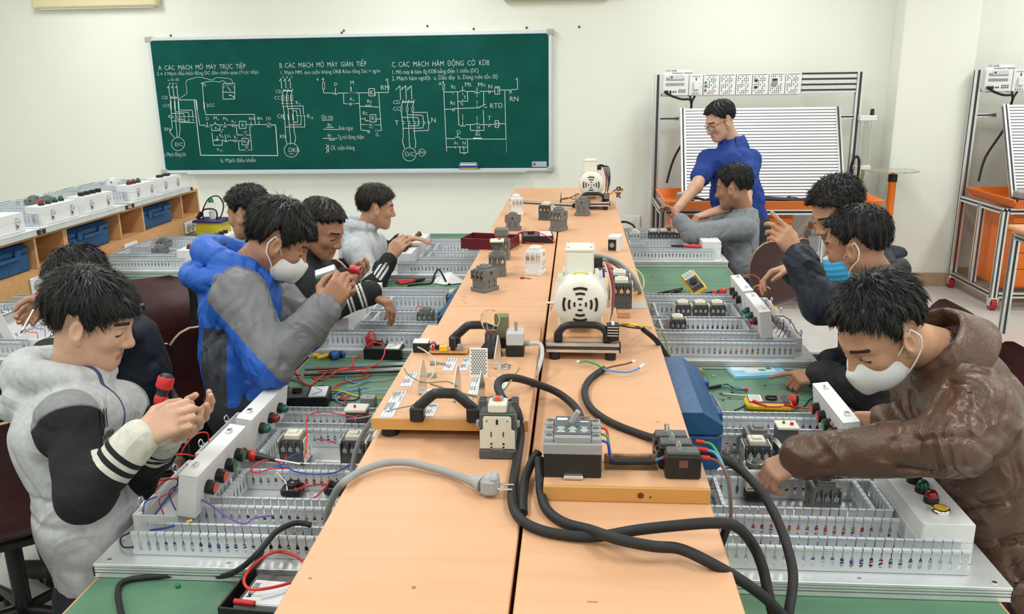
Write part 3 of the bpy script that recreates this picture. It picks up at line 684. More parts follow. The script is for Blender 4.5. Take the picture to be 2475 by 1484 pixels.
    for x in (.006, wp-.006): m = MB(); profile(m, MP @ Vector((x,0,0)), MP @ Vector((x,Lp,0)), .042); obj('plate_edge', m, AL, t)
    # orange tray with hose clutter
    m = MB(); x0, x1, y0, y1, z0, z1 = .03, W-.03, 6.60, 7.40, .828, .90
    m.box(((x0+x1)/2, (y0+y1)/2, z0+.004), (x1-x0-.04, y1-y0-.04, .008))
    m.prism([(x0+.02,z0),(x0+.028,z0),(x0-.012,z1),(x0-.03,z1)], y0, y1, 0, frame((0,0,0), (1,0,0), (0,-1,0)) @ Matrix.Scale(-1,4,(0,0,1)))
    m.prism([(x1-.02,z0),(x1-.028,z0),(x1+.012,z1),(x1+.03,z1)], y0, y1, 0, frame((0,0,0), (1,0,0), (0,-1,0)) @ Matrix.Scale(-1,4,(0,0,1)))
    m.prism([(y0+.02,z0),(y0+.028,z0),(y0-.012,z1),(y0-.03,z1)], x0, x1, 0, frame((0,0,0), (0,1,0), (1,0,0)))
    m.prism([(y1-.02,z0),(y1-.028,z0),(y1+.012,z1),(y1+.03,z1)], x0, x1, 0, frame((0,0,0), (0,1,0), (1,0,0)))
    obj('drip_tray', m, M_orange, t)
    m = MB(); rr = random.Random(int(X0*10))
    for k in range(14):
        p = [(.08+rr.random()*1.5, 6.68+rr.random()*.25, .85+rr.random()*.04) for _ in range(5)]
        p.sort(); m.tube(p, .011, 6, res=4)
    h = obj('hose_pile', m, M_blkw, t); h['kind'] = 'stuff'
    obj('valve_block', MB().box((.16, 6.83, .895), (.07,.10,.09), b=.008).box((.22,6.9,.90), (.09,.06,.08), b=.006), M_greymetal, t)
    # orange drawer cabinet below, pump beside it
    cx0, cx1 = .10, 1.05
    obj('cabinet_body', MB().box(((cx0+cx1)/2, 7.08, .46), (cx1-cx0, .60, .60), b=.006), M_orange, t)
    hz = [.715, .635, .515, .385, .245]; hh = [.045, .105, .12, .125, .14]
    for k in range(5):
        d = obj('drawer', MB().box(((cx0+cx1)/2, 6.775, hz[k]), (cx1-cx0-.012, .016, hh[k]), b=.003), M_orange, t)
        if k: 
            obj('handle', MB().box(((cx0+cx1)/2+.05, 6.762, hz[k]), (.34,.012,.03), b=.004), M_chrome, d); obj('handle_recess', MB().box(((cx0+cx1)/2+.05, 6.755, hz[k]), (.29,.004,.014)), M_black, d)
        else: obj('lock', MB().cyl((cx0+.12,6.768,hz[k]), (cx0+.12,6.757,hz[k]), .009, n=10), M_chrome, d)
    m = MB(); m.cyl((1.30,6.92,.30), (1.30,6.92,.68), .085, n=20); 
    for k in range(16): a_ = 2*PI*k/16; m.box((1.30+.095*math.cos(a_), 6.92+.095*math.sin(a_), .48), (.035,.006,.30), 0, Matrix.Translation((1.30+.095*math.cos(a_), 6.92+.095*math.sin(a_), 0)) @ Matrix.Rotation(a_,4,'Z') @ Matrix.Translation((-(1.30+.095*math.cos(a_)), -(6.92+.095*math.sin(a_)), 0)))
    obj('pump_motor', m, M_alu, t)
    obj('terminal_box', MB().box((1.23,6.82,.52), (.09,.06,.13), b=.006), M_greymetal, t)
    obj('pump_flange', MB().box((1.30,6.92,.285), (.24,.24,.05), b=.01), M_alu, t); obj('oil_tank', MB().box((1.32,7.0,.205), (.44,.44,.115), b=.008), M_blackm, t)
    # sight glass column at the right post
    if X0 < 2:
        br = MB().box((W+.075,7.40,1.49), (.14,.07,.045), b=.004).box((W+.065,7.40,1.075), (.13,.07,.035), b=.004); obj('column_bracket', br, M_panelw, t)
        obj('measuring_tube', MB().cyl((W+.07,7.40,1.09), (W+.07,7.40,1.47), .02, n=14), M_clear, t)
        obj('tie_rod', MB().cyl((W+.03,7.40,1.06), (W+.03,7.40,1.53), .006, n=8).cyl((W+.115,7.40,1.06), (W+.115,7.40,1.53), .006, n=8), M_alu, t)
        obj('cap_knob', MB().cyl((W+.11,7.40,1.51), (W+.11,7.40,1.565), .018, .014, n=10), M_black, t)
        obj('hose_loop', MB().tube([(W-.04,7.36,.85),(W-.04,7.35,1.08),(W-.01,7.35,1.17),(W+.025,7.35,1.12),(W+.02,7.35,.86)], .011, 8), M_blkw, t)
        obj('drain_hose', MB().tube([(W+.075,7.38,1.06),(W+.06,7.36,.98),(W+.0,7.34,.86)], .014, 8), mat('tan_hose', (.30,.22,.08), .5), t)
    M_redp = mat('castor_red', (.42,.02,.035), .35)
    for x in (0, W):
        for y in (yf, yb):
            c = obj('castor', MB().cyl((x-.02,y,.05), (x+.02,y,.05), .048, n=16), M_redp, t); obj('fork', MB().box((x-.028,y,.07), (.008,.05,.065)).box((x+.028,y,.07), (.008,.05,.065)).box((x,y,.10), (.07,.06,.012)), M_chrome, c)
    return t
trainer(.70, 'grey slatted hydraulic trainer stand standing behind the man in blue')
trainer(3.345, 'hydraulic trainer stand at the right picture edge with red castors')
# part of another wheeled stand cut by the right edge
t = thing('rolling_bench', 'aluminium framed wheeled bench with beech top cut by the right edge', 'bench', xf((2.93, 5.02, 0)))
AL = [M_alu, M_dslot]
for y in (0, .7):
    m = MB(); profile(m, (.02,y,.1), (.02,y,.80), .045); obj('post', m, AL, t)
m = MB(); profile(m, (-.09,0,.115), (.75,0,.115), .05); obj('base_rail', m, AL, t)
m = MB(); profile(m, (.02,0,.78), (.02,.7,.78), .04); obj('top_rail', m, AL, t)
obj('table_top', MB().box((.38,.35,.835), (.78,.85,.03), b=.008), M_beech, t)
obj('side_panel', MB().box((-.01,.06,.37), (.012,.05,.28)), M_orange, t)
c = obj('castor', MB().cyl((-.06,0,.045), (-.02,0,.045), .042, n=14), MATS['castor_red'], t); obj('fork', MB().box((-.04,0,.085), (.06,.06,.012)).box((-.068,0,.06), (.008,.04,.05)), M_chrome, c)
# pedestal with a clear slotted disc
q = PY(2160, 410, 7.28)
t = thing('pedestal_stand', 'orange post stand with a clear slotted disc beside the pillar', 'stand', xf((q.x, 7.28, 0)))
obj('post', MB().cyl((0,0,.03), (0,0,q.z-.06), .032, n=20), M_orange, t); obj('collar', MB().cyl((0,0,q.z-.10), (0,0,q.z-.04), .037, n=20), M_black, t)
obj('stem', MB().cyl((0,0,q.z-.06), (0,0,q.z-.012), .022, n=16), M_orange, t); obj('foot', MB().cyl((0,0,0), (0,0,.03), .12, .11, n=28), M_orange, t)
poly = []
for k in range(12):
    a = 2*PI*k/12
    for da, r in ((-.22,.205),(.10,.205),(.11,.165),(.17,.165),(.18,.205)): poly.append((r*math.cos(a+da), r*math.sin(a+da)))
obj('disc', MB().prism(poly, q.z-.012, q.z-.004), mat('clear_disc', (.62,.66,.50), .12, trans=.55, ior=1.4), t)
# ================================================================ chairs
def chair(label, loc, rz, h=.46, tilt=0.):
    """moulded ply shell on a five star base, faces +x after rotation by rz"""
    t = thing('shell_chair', label, 'chair', xf(loc, (0,0,rz)), 'maroon shell chairs')
    prof = [(.225,-.035),(.205,-.008),(.16,.004),(.06,-.004),(-.06,-.008),(-.135,.004),(-.178,.035),(-.192,.085),(-.186,.14),(-.188,.20),(-.205,.28),(-.235,.36),(-.262,.43)]
    hw = [.165,.19,.20,.20,.195,.178,.160,.156,.165,.185,.20,.20,.175]
    dish = [0,.002,.006,.012,.016,.014,.006,.0,.004,.010,.016,.014,.010]
    c = catmull([(x,0,z) for x,z in prof], 4); ww = catmull([(k,0,0) for k in hw], 4); dd = catmull([(k,0,0) for k in dish], 4); n = 9; k = len(c)
    V = [[], []]; th = .011
    for i, p in enumerate(c):
        tg = (c[min(i+1,k-1)]-c[max(i-1,0)]).normalized(); nr = Vector((-tg.z,0,tg.x)); nr = -nr if nr.z < 0 and i < k*.45 else nr
        nr = Vector((tg.z, 0, -tg.x))
        e = min(i, k-1-i)/4.; corner = 1 if e >= 1 else math.sqrt(max(0, 1-(1-e)**2))*.30+.70
        for j in range(n):
            u = (j/(n-1)-.5)*2; y = u*ww[i].x*corner
            q = Vector((p.x, y, p.z+h)) + nr*(dd[i].x*u*u*1.6)
            V[0].append(q+nr*th/2); V[1].append(q-nr*th/2)
    N = len(V[0]); F0 = [(i*n+j, i*n+j+1, (i+1)*n+j+1, (i+1)*n+j) for i in range(k-1) for j in range(n-1)]
    m = MB(); m.add(V[0], F0, 0, True); m.add(V[1], [f[::-1] for f in F0], 0, True)
    ring = [j for j in range(n)]+[i*n+n-1 for i in range(1,k)]+[(k-1)*n+j for j in range(n-2,-1,-1)]+[i*n for i in range(k-2,0,-1)]
    VV = V[0]+V[1]; m.add(VV, [(ring[i], N+ring[i], N+ring[(i+1) % len(ring)], ring[(i+1) % len(ring)]) for i in range(len(ring))], 1)
    obj('seat_shell', m, [M_maroon, M_ply], t)
    obj('seat_plate', MB().box((0,0,h-.035), (.22,.18,.03), b=.006), M_blackm, t)
    obj('gas_column', MB().cyl((0,0,.12), (0,0,h-.04), .026, n=14), M_black, t)
    for i in range(5):
        a = 2*PI*i/5+.3; d = Vector((math.cos(a), math.sin(a), 0))
        l = obj('star_leg', MB().tube([Vector((0,0,.13)), d*.12+Vector((0,0,.125)), d*.29+Vector((0,0,.085))], .022, 8, taper=.014, res=3), M_black, t)
        cs = d*.295; s_ = Vector((-d.y, d.x, 0))
        obj('castor', MB().cyl(cs+s_*.012+Vector((0,0,.032)), cs+s_*.034+Vector((0,0,.032)), .03, n=14).cyl(cs-s_*.034+Vector((0,0,.032)), cs-s_*.012+Vector((0,0,.032)), .03, n=14).cyl(cs+Vector((0,0,.03)), cs+Vector((0,0,.085)), .011, n=8), M_black, t)
    return t
D2 = math.radians
chair('maroon shell chair under the boy in the grey hoodie', (-1.15, 2.0, 0), D2(12), .50)
chair('dark maroon shell chair at the left, behind the boy in the grey hoodie', (-1.85, 2.30, 0), D2(125))
chair('shiny maroon chair edge at the lower left picture corner', (-1.60, 1.42, 0), D2(200), .50)
chair('maroon shell chair with its back to the camera, left of the red screwdriver', (-1.84, 2.885, 0), D2(150))
chair('maroon shell chair turned toward the camera below the left bench edge', (-2.06, 3.72, 0), D2(-60))
chair('maroon shell chair just left of the blue jacket', (-1.70, 3.30, 0), D2(151))
chair('maroon shell chair behind the striped jacket', (-1.22, 4.66, 0), D2(43))
chair('maroon shell chair of the boy in the black jacket', (-1.24, 3.55, 0), D2(0))
chair('maroon shell chair of the student with wavy hair', (-1.58, 4.02, 0), D2(175))
chair('maroon shell chair with its back to the camera, behind the grey sweatshirt', (1.12, 5.10, 0), D2(117), .48)
chair('maroon shell chair of the student with raised hands', (1.36, 3.46, 0), D2(182))
chair('maroon shell chair of the student with the blue mask', (1.34, 2.86, 0), D2(180))
chair('maroon shell chair under the brown leather jacket', (1.16, 2.00, 0), D2(180))
t = thing('swivel_stool', 'navy swivel stool on black castors near the pillar foot', 'stool', xf((2.50, 6.80, 0)))
obj('seat_pad', MB().lathe([(0,.42),(.14,.42),(.17,.44),(.172,.46),(.15,.49),(.10,.50),(0,.50)], 28), mat('navy_upholstery', (.016,.022,.05), .6), t); obj('gas_column', MB().cyl((0,0,.1), (0,0,.45), .026, n=14), M_black, t)
for i in range(5):
    a = 2*PI*i/5+.65; d = Vector((math.cos(a), math.sin(a), 0)); s_ = Vector((-d.y, d.x, 0)); cs = d*.27
    obj('star_leg', MB().tube([Vector((0,0,.12)), d*.12+Vector((0,0,.115)), d*.27+Vector((0,0,.08))], .022, 8, taper=.014, res=3), M_black, t)
    obj('castor', MB().cyl(cs-s_*.03+Vector((0,0,.032)), cs+s_*.03+Vector((0,0,.032)), .03, n=14).cyl(cs+Vector((0,0,.03)), cs+Vector((0,0,.085)), .011, n=8), M_black, t)
print('furniture', time.time()-T0)
# ================================================================ wiring boards
BW, BD, BT = .63, .87, .035
_mesh = {}
def duct_mesh(L, w=.045, h=.06, p=.02):
    k = ('duct', round(L,3), w, h)
    if k in _mesh: return _mesh[k]
    m = MB(); n = int(L/p); a = .0008
    m.box((L/2, w/2, .001), (L, w, .002))
    for side in (0, 1):
        y = a if side == 0 else w-a; o = -1 if side == 0 else 1
        m.box((L/2, y, .0065), (L, .0016, .011))
        for i in range(n):
            c = (i+.5)*L/n; q = L/n/2
            half = [(q,.012),(q-.0022,.0135),(q-.0042,.0175),(q-.0042,.033),(q-.0028,.036),(q-.0013,.039),(q-.0013,h-.002)]
            pts = [(c+x, z) for x, z in half]+[(c-x, z) for x, z in half[::-1]]
            M = frame((0,y,0), (1,0,0), (0,-1,0)); m.prism(pts, -.0008, .0008, 0, M)
            m.box((c, y+o*.0016, h-.004), (2*q-.0026, .005, .006), 0); m.box((c, y-o*.002, h-.001), (2*q-.0026, .006, .002), 0)
    _mesh[k] = m.mesh('cable_duct', M_duct); return _mesh[k]
def shared(name, fn, mats):
    if name not in _mesh: m = MB(); fn(m); _mesh[name] = m.mesh(name, mats)
    return _mesh[name]
def plate_fn(m):
    m.box((BW/2, BD/2, BT-.004), (BW, BD, .008), 0, b=.001)
    for y in (.012, BD-.012):
        for z in (.006, .0165, .0235): m.box((BW/2, y, z), (BW, .024, .0045 if z > .01 else .010))
        m.box((BW/2, y, .014), (BW-.002, .014, .026), 1)
    for x in (.012, BW-.012): m.box((x, BD/2, .014), (.02, BD-.05, .026))
ME_cb = lambda n, fn, mt: shared(n, fn, mt)
# --- contactor pieces (stand on z=0, terminals face -y and +y)
def c_body(m):
    m.box((0,0,.006), (.070,.082,.012), b=.0015)
    for x in (-.026,.026):
        for y in (-.036,.036): m.box((x,y,.008), (.016,.012,.016), b=.001)
    m.box((0,0,.035), (.066,.066,.048), b=.0015); m.box((0,0,.068), (.068,.050,.030), b=.0015)
    for y in (-1,1):
        for x in (-.0315,-.0108,.0108,.0315): m.box((x, y*.031, .062), (.0035,.018,.034))
        m.box((0, y*.028, .05), (.062,.012,.012))
def c_front(m):
    m.box((0,0,.088), (.044,.044,.014), b=.002); m.box((0,0,.094), (.026,.022,.012), b=.0015)
def c_term(m):
    for y in (-1,1):
        for x in (-.021,0,.021): m.box((x, y*.034, .057), (.012,.006,.012)); m.cyl((x,y*.034,.062), (x,y*.034,.068), .0042, n=7)
def c_plate(m, x=1):
    if True:
        M = frame((x*.0345,0,0), (0,1,0), (x,0,0)) if x > 0 else frame((x*.0345,0,0), (0,-1,0), (x,0,0))
        m.prism([(-.034,.012),(.034,.012),(.034,.050),(.028,.054),(.028,.078),(.024,.082),(-.024,.082),(-.028,.078),(-.028,.054),(-.034,.050)], 0, .0025, 0, M)
def c_marks(m):
    for x in (-1,1):
        for (a, b, c, d) in ((0,.070,.006,.012),(-.014,.040,.0025,.014),(.014,.040,.0025,.014),(-.014,.022,.004,.005),(.014,.022,.004,.005)): m.box((x*.0372, a, b), (.0008, c, d))
def contactor(parent, M, style, part=True):
    """style: dark / white / beige ; part=True -> one part of its board with sub-parts"""
    bm_ = {'dark': M_cgrey, 'white': M_cdark, 'beige': M_cdark, 'pale': M_white}[style]; fm = {'dark': M_cgrey, 'white': M_offw, 'beige': M_offw, 'pale': M_white}[style]
    o = link('contactor' if part else 'contactor_body', shared('c_body'+style, c_body, bm_), parent, M)
    r = o if part else parent; N = None if part else M
    link('coil_cover', shared('c_front'+style, c_front, fm), r, N); link('terminal_screws', shared('c_term', c_term, M_chrome), r, N)['kind'] = 'stuff'
    if style in ('beige','white'):
        for x in (-1,1): link('side_plate', shared('c_plate%d' % x, lambda m: c_plate(m, x), M_offw), r, N)
    link('side_slots', shared('c_marks', c_marks, M_black), r, N)['kind'] = 'stuff'
    return o
# --- enclosure pieces: x width .115, y length .30
EW, EL = .112, .30
def e_base(m):
    t = .004; h = .052
    m.box((EW/2,EL/2,.002), (EW,EL,.004), b=.001)
    for x in (t/2, EW-t/2): m.box((x,EL/2,h/2), (t,EL,h), b=.001)
    for y in (t/2, EL-t/2): m.box((EW/2,y,h/2), (EW-.002,t,h), b=.001)
    for x in (.012, EW-.012):
        for y in (.012, EL-.012): m.cyl((x,y,0), (x,y,h-.002), .008, n=8)
def e_lid(m):
    t = .004; h = .045
    m.box((EW/2,EL/2,h-.002), (EW,EL,.004), b=.002)
    for x in (t/2, EW-t/2): m.box((x,EL/2,h/2), (t,EL,h), b=.001)
    for y in (t/2, EL-t/2): m.box((EW/2,y,h/2), (EW-.002,t,h), b=.001)
def e_latch(m):
    m.box((0,-.004,-.004), (.026,.006,.034), b=.002).box((0,-.008,-.006), (.016,.006,.022), b=.002)
    m.tube([(-.01,-.006,.006),(-.011,-.010,.02),(0,-.008,.028),(.011,-.010,.02),(.01,-.006,.006)], .0022, 6, res=3)
def e_but(m): m.cyl((0,0,0), (0,0,.020), .0175, n=18); m.cyl((0,0,.020), (0,0,.0215), .0160, n=18)
def e_dome(m): m.lathe([(.0165,0),(.0165,.010),(.015,.012)], 16)
def e_cap(m): m.lathe([(.0135,0),(.0135,.008),(.0115,.015),(.007,.0195),(0,.021)], 16)
def e_disc(m): m.cyl((0,0,.0214), (0,0,.0230), .0140, n=18)
def fitting(parent, kind, M):
    if kind[0] == 'd':
        o = link('pilot_lamp', shared('e_dome', e_dome, M_black), parent, M); 
        return link('lens', shared('e_cap'+kind, e_cap, M_gdome if kind == 'dg' else M_rdome), parent, M @ xf((0,0,.010)))
    if kind[0] == 'b':
        link('push_button', shared('e_but', e_but, M_black), parent, M)
        if kind != 'bk': link('button_face', shared('e_disc'+kind, e_disc, M_gbut if kind == 'bg' else M_obut), parent, M)
        return
    if kind == 'yk':
        link('key_switch', shared('e_key', lambda m: m.lathe([(.020,0),(.020,.012),(.016,.014),(.016,.011),(0,.011)], 18), M_chrome), parent, M); link('yellow_disc', shared('e_keyd', lambda m: m.cyl((0,0,.0112), (0,0,.0135), .0145, n=16), M_yel), parent, M)
    if kind == 'sq': link('meter_window', shared('e_sq', lambda m: m.box((0,0,.009), (.034,.050,.018), b=.003), M_black), parent, M)
def enclosure(board, s, u, v, z, fits, open_=0., w=EW, wires=(), ex=0.):
    """s=+1: user edge at small x. Outer long side (with latches) looks to the user edge"""
    bm_ = shared('e_base', e_base, M_box); lm = shared('e_lid', e_lid, M_box); la = shared('e_latch', e_latch, M_chrome)
    if s > 0: M = xf((u, v, z))
    else: M = frame((-u, v+EL, z), (-1,0,0), (0,0,1))
    b = link('enclosure_base', bm_, board, M)
    for y in (.06, EL-.06): link('latch', la, b, frame((0, y, .040), (0,-1,0), (0,0,1)))
    ML = M @ Matrix.Translation((EW,0,.052)) @ Matrix.Rotation(open_, 4, 'Y') @ Matrix.Translation((-EW,0,.0006))
    l = link('enclosure_lid', lm, board, ML)
    if s < 0: fits = list(fits)[::-1]
    n = len(fits)
    for i, k in enumerate(fits):
        if k: fitting(l, k, xf((EW/2, EL*(i+1)/(n+1), .045)))
    if open_:
        for y in (.05, EL-.05): link('latch_keeper', shared('e_keep', lambda m: m.box((-.003,0,.018), (.006,.02,.012), b=.001).cyl((-.006,-.008,.022), (-.006,.008,.022), .003, n=6), M_chrome), l, xf((0,y,0)))
        m = MB()
        for i in range(n):
            if fits[i]: m.box((EW/2, EL*(i+1)/(n+1), .022), (.045,.04,.036), b=.003)
        obj('contact_block', m, M_black, l)['kind'] = 'stuff'
        rr = random.Random(int(v*1000)); 
        for q in range(5):
            y0 = .05+.05*q
            obj('wire', MB().tube([(EW*.5, y0, .01), (EW*.35, y0+.01, .045+.03*rr.random()), (EW*.6, y0+.02, .075), (EW*.9, y0+.01, .10), (EW*1.02, y0, .135)], .0016, 5, res=5), (M_redw, M_bluew, M_blkw, M_purw, M_redw)[q], b)
    else:
        for y in (.06, EL-.06): link('latch_keeper', shared('e_keep', None, None) if 'e_keep' in _mesh else shared('e_keep', lambda m: m.box((-.003,0,.018), (.006,.02,.012), b=.001).cyl((-.006,-.008,.022), (-.006,.008,.022), .003, n=6), M_chrome), l, xf((0,y,0)))
    return b, l
def board(label, x0, y0, z0, s, group='wiring boards', rz=0., boxes=(), vd=True, conts=(), rows=(.04,.17,.365,.635,.76), wirefill=0):
    """s=+1 : user edge at -x side of the board (x grows towards the shelf); s=-1 mirrored"""
    t = thing('wiring_board', label, 'wiring board', xf((x0, y0, z0), (0,0,rz)), group)
    off = 0 if s > 0 else -BW
    link('base_plate', shared('plate', plate_fn, [M_alup, M_dslot]), t, xf((off,0,0)))
    for x in (0, BW):
        for y in (.012, BD-.012): link('corner_cap', shared('ccap', lambda m: m.box((0,0,.014), (.006,.026,.026), b=.002), M_black), t, xf((off+x, y, .001)))
    sc = shared('screw', lambda m: m.cyl((0,0,0), (0,0,.0015), .0055, n=8), M_chrome)
    for u in (.03, .31, .60):
        for v in (.018, BD-.018): link('screw', sc, t, xf((s*u, v, BT)))
    z = BT+.0002
    for i, v in enumerate(rows):
        u0 = .075 if i in (0, 4) else .175; L = .61-u0
        link('cable_duct', duct_mesh(L), t, xf((s*u0 if s > 0 else -u0-L, v, z)))
    if vd:
        for (v0, v1) in ((rows[1]+.047, rows[2]-.002), (rows[2]+.047, rows[3]-.002)):
            L = v1-v0; d = duct_mesh(L); X = s*.175 if s > 0 else -.175-.045
            link('cable_duct', d, t, frame((X+.045, v0, z), (0,1,0), (0,0,1)))
            X2 = s*.565 if s > 0 else -.565-.045
            link('cable_duct', d, t, frame((X2+.045, v0, z), (0,1,0), (0,0,1)))
    ts = shared('tstrip', lambda m: [m.box((.18,.012,.006), (.36,.026,.012), 0)]+[m.box((.008+i*.0150,.012,.018), (.0095,.024,.024), 0, b=.003) for i in range(24)], M_cdark)
    link('terminal_strip', ts, t, xf(((s*.19 if s > 0 else -.19-.36), rows[0]+.064, z)))['kind'] = 'stuff'
    for v in (.5*(rows[1]+rows[2])+.023, .5*(rows[2]+rows[3])+.023):
        link('din_rail', shared('din', lambda m: m.box((.165,0,.003), (.33,.035,.002)).box((.165,.0165,.005), (.33,.002,.005)).box((.165,-.0165,.005), (.33,.002,.005)), M_alu), t, xf((s*.225 if s > 0 else -.225-.33, v, z)))
    for (u, v, st, rot) in conts: contactor(t, xf((s*u, v, z+.004), (0,0,rot)), st)
    for bx in boxes: enclosure(t, s, bx.get('u', .03), bx['v'], z, bx['f'], bx.get('open', 0.))
    if wirefill:
        rr = random.Random(wirefill)
        for i, v in enumerate(rows):
            u0 = .09 if i in (0, 4) else .19
            for q in range(4):
                cl = rr.choice([M_redw, M_bluew, M_redw, M_yelw, M_blkw, M_whtw])
                a = u0+rr.random()*.15; b = a+.15+rr.random()*.2
                pts = [(s*(a+(b-a)*k/5), v+.012+.02*rr.random(), z+.008+.022*rr.random()) for k in range(6)]
                obj('wire', MB().tube(pts, .0018, 5, res=3), cl, t)
    return t
R90 = PI/2; ZT = ZB+.0005
VM = .5*(.365+.635)+.023; VF = .5*(.17+.365)+.023
NL = board('wiring board with two opened boxes at the front left', -1.09, 1.585, ZT, 1, wirefill=3,
    boxes=[dict(v=.13, f=['bo','bo','bg','bg'], open=math.radians(99)), dict(v=.47, f=['dg','dr','dg'], open=math.radians(99))],
    conts=[(.30,VM,'white',0), (.475,VM,'white',0), (.55,VM,'white',0)])
NR = board('wiring board with red, green and yellow fittings at the front right', .925, 1.60, ZT, -1, wirefill=5,
    boxes=[dict(v=.085, u=.05, f=['yk','dr','dg','bk','']), dict(v=.50, u=.04, f=['bg','bg','bo','bo'], open=math.radians(98))],
    conts=[(.315,VF,'dark',0), (.43,VM,'white',0), (.41,.60,'dark',0)])
ML = board('wiring board with red and green lamp box below the boys in black', -1.09, 3.15, ZT, 1,
    boxes=[dict(v=.12, f=['dr','dg','dg','dg']), dict(v=.46, f=['bo','bg','bo','bg'])], conts=[(.44,VF,'dark',0), (.52,.60,'beige',0)])
FL = board('wiring board with button box at the far left of the island', -1.085, 4.50, ZT, 1, wirefill=8,
    boxes=[dict(v=.12, f=['bo','bg','bo','bg']), dict(v=.46, f=['dg','dg','dr'])], conts=[(.46,VM,'beige',0)])
MR = board('wiring board with two opened boxes in the middle of the right bench', .925, 3.06, ZT, -1, wirefill=9,
    boxes=[dict(v=.13, f=['dr','dg','dg'], open=math.radians(98)), dict(v=.47, f=['bo','bk','bo'], open=math.radians(98))],
    conts=[(.50,VF,'beige',0), (.45,VM,'white',0), (.375,VM,'white',0), (.30,VM,'beige',0)])
FR = board('wiring board with red handled pliers on it at the far right', .905, 4.88, ZT, -1, wirefill=11,
    boxes=[dict(v=.10, u=.03, f=['','dg','']), dict(v=.45, u=.03, f=['dr','',''], open=math.radians(105))], conts=[(.40,VM,'white',0), (.33,VM,'white',0), (.26,VM,'beige',0), (.52,VM,'pale',0)])
LB1 = board('wiring board with three lamps on the left bench, under the shelf', -2.24, 4.58, ZT, -1,
    boxes=[dict(v=.12, f=['dr','dr','dg','']), dict(v=.47, f=['bo','bg','bg','bo'])], conts=[(.33,VF,'dark',R90), (.42,VM,'dark',R90)])
LB2 = board('wiring board in front of the seated boy at the left bench', -2.15, 2.98, ZT, -1, boxes=[dict(v=.10, f=['','',''], open=math.radians(110)), dict(v=.53, f=['','bk',''])])
ZTT = ZS+.0005
ST1 = board('wiring board lying on the left shelf at the picture edge', -2.83, 3.27, ZTT, -1, boxes=[dict(v=.15, f=['bk','bk','']), dict(v=.50, f=['sq','',''])], conts=[(.40,VM,'dark',R90)])
ST2 = board('wiring board on the left shelf with one red and three green lamps', -2.83, 4.16, ZTT, -1, boxes=[dict(v=.09, f=['dr','dg','dg','dg']), dict(v=.47, f=['bk','bk','bk','bk'])], conts=[(.30,VM,'dark',R90),(.38,VM,'dark',R90)])
ST3 = board('wiring board on the left shelf nearest the chalkboard', -2.84, 5.10, ZTT, -1, boxes=[dict(v=.09, f=['dr','dr','dg','']), dict(v=.47, f=['sq','sq'])], conts=[(.40,VM,'pale',R90)])
print('boards', time.time()-T0)
# ================================================================ things on the island
def solo_contactor(px, py, z, style, rot, label, sc=1., extra=None):
    q = P(px, py, z); t = thing('contactor', label, 'contactor', xf((q.x, q.y+.03, z), (0,0,rot), (1,1,sc)), 'contactors on the island shelf')
    contactor(t, None, style, False)
    if extra == 'relay':
        obj('overload_relay', MB().box((0,.012,.118), (.046,.05,.022), b=.003), M_cdark, t); obj('relay_face', MB().box((0,.005,.132), (.056,.06,.007), b=.002), M_offw, t); obj('reset_button', MB().cyl((.01,.01,.135), (.01,.01,.141), .005, n=8).cyl((.01,.01,.135), (.01,.01,.139), .006, n=8), M_red, t)
    if extra == 'label': obj('rating_label', MB().box((-.0385,.01,.045), (.0006,.022,.032)), M_paper, t); 
    if extra == 'tall': obj('auxiliary_block', MB().box((0,0,.112), (.060,.046,.036), b=.006), M_cgrey, t)
    return t
solo_contactor(1170, 706, ZS, 'dark', math.radians(-38), 'dark grey contactor with a white side label, nearest the shelf edge', 1.0, 'label')
solo_contactor(1201, 668, ZS, 'dark', math.radians(4), 'dark grey contactor with a white topped relay on it', 1.05, 'relay')
solo_contactor(1212, 628, ZS, 'dark', math.radians(0), 'tall dark grey contactor standing against the maroon tray', 1.05, 'tall')
solo_contactor(1293, 664, ZS, 'pale', math.radians(-12), 'pale grey and white contactor alone near the centre gap', 1.15)
solo_contactor(1239, 558, ZS, 'dark', math.radians(90), 'flat sided dark contactor behind the maroon tray', .95)
solo_contactor(1247, 520, ZS, 'pale', math.radians(15), 'pale contactor at the left end of the aluminium bar', 1.2)
solo_contactor(1320, 532, ZS, 'white', math.radians(-15), 'dark contactor with ivory cover in front of the aluminium bar', 1.0)
solo_contactor(1350, 559, ZS, 'dark', math.radians(-25), 'dark grey contactor just behind the multimeter', 1.25)
solo_contactor(1408, 522, ZS, 'dark', math.radians(80), 'dark grey contactor in front of the far motor stand', 1.1)
# the big ivory faced contactor in front of the sensor board
q = P(1203, 1108, ZS)
t = thing('contactor', 'large contactor with ivory side plate and black cable beside it', 'contactor', xf((q.x, q.y+.03, ZS)), 'contactors on the island shelf')
obj('contactor_base', MB().box((0,0,.010), (.076,.070,.020), b=.002).box((0,-.028,.012), (.030,.016,.022), b=.002), M_cdark, t)
obj('contactor_body', MB().box((0,.006,.058), (.074,.062,.078), b=.003).box((0,.006,.088), (.070,.056,.03), b=.004), M_cdark, t)
M = frame((0,-.027,0), (1,0,0), (0,-1,0))
pl = obj('side_plate', MB().prism([(-.036,.022),(.036,.022),(.036,.060),(.029,.064),(.029,.088),(.026,.092),(-.026,.092),(-.029,.088),(-.029,.064),(-.036,.060)], 0, .004, 0, M), M_offw, t)
sl = MB()
for (x, z, a, b) in ((0,.081,.0045,.011),(-.0125,.054,.0022,.011),(.0125,.054,.0022,.011),(-.0125,.033,.004,.004),(.0125,.033,.004,.004),(-.0125,.0255,.004,.003),(.0125,.0255,.004,.003),(-.021,.083,.002,.003),(.021,.083,.002,.003)): sl.box((x,-.0313,z), (a,.0008,b))
obj('slots', sl, M_black, pl)['kind'] = 'stuff'
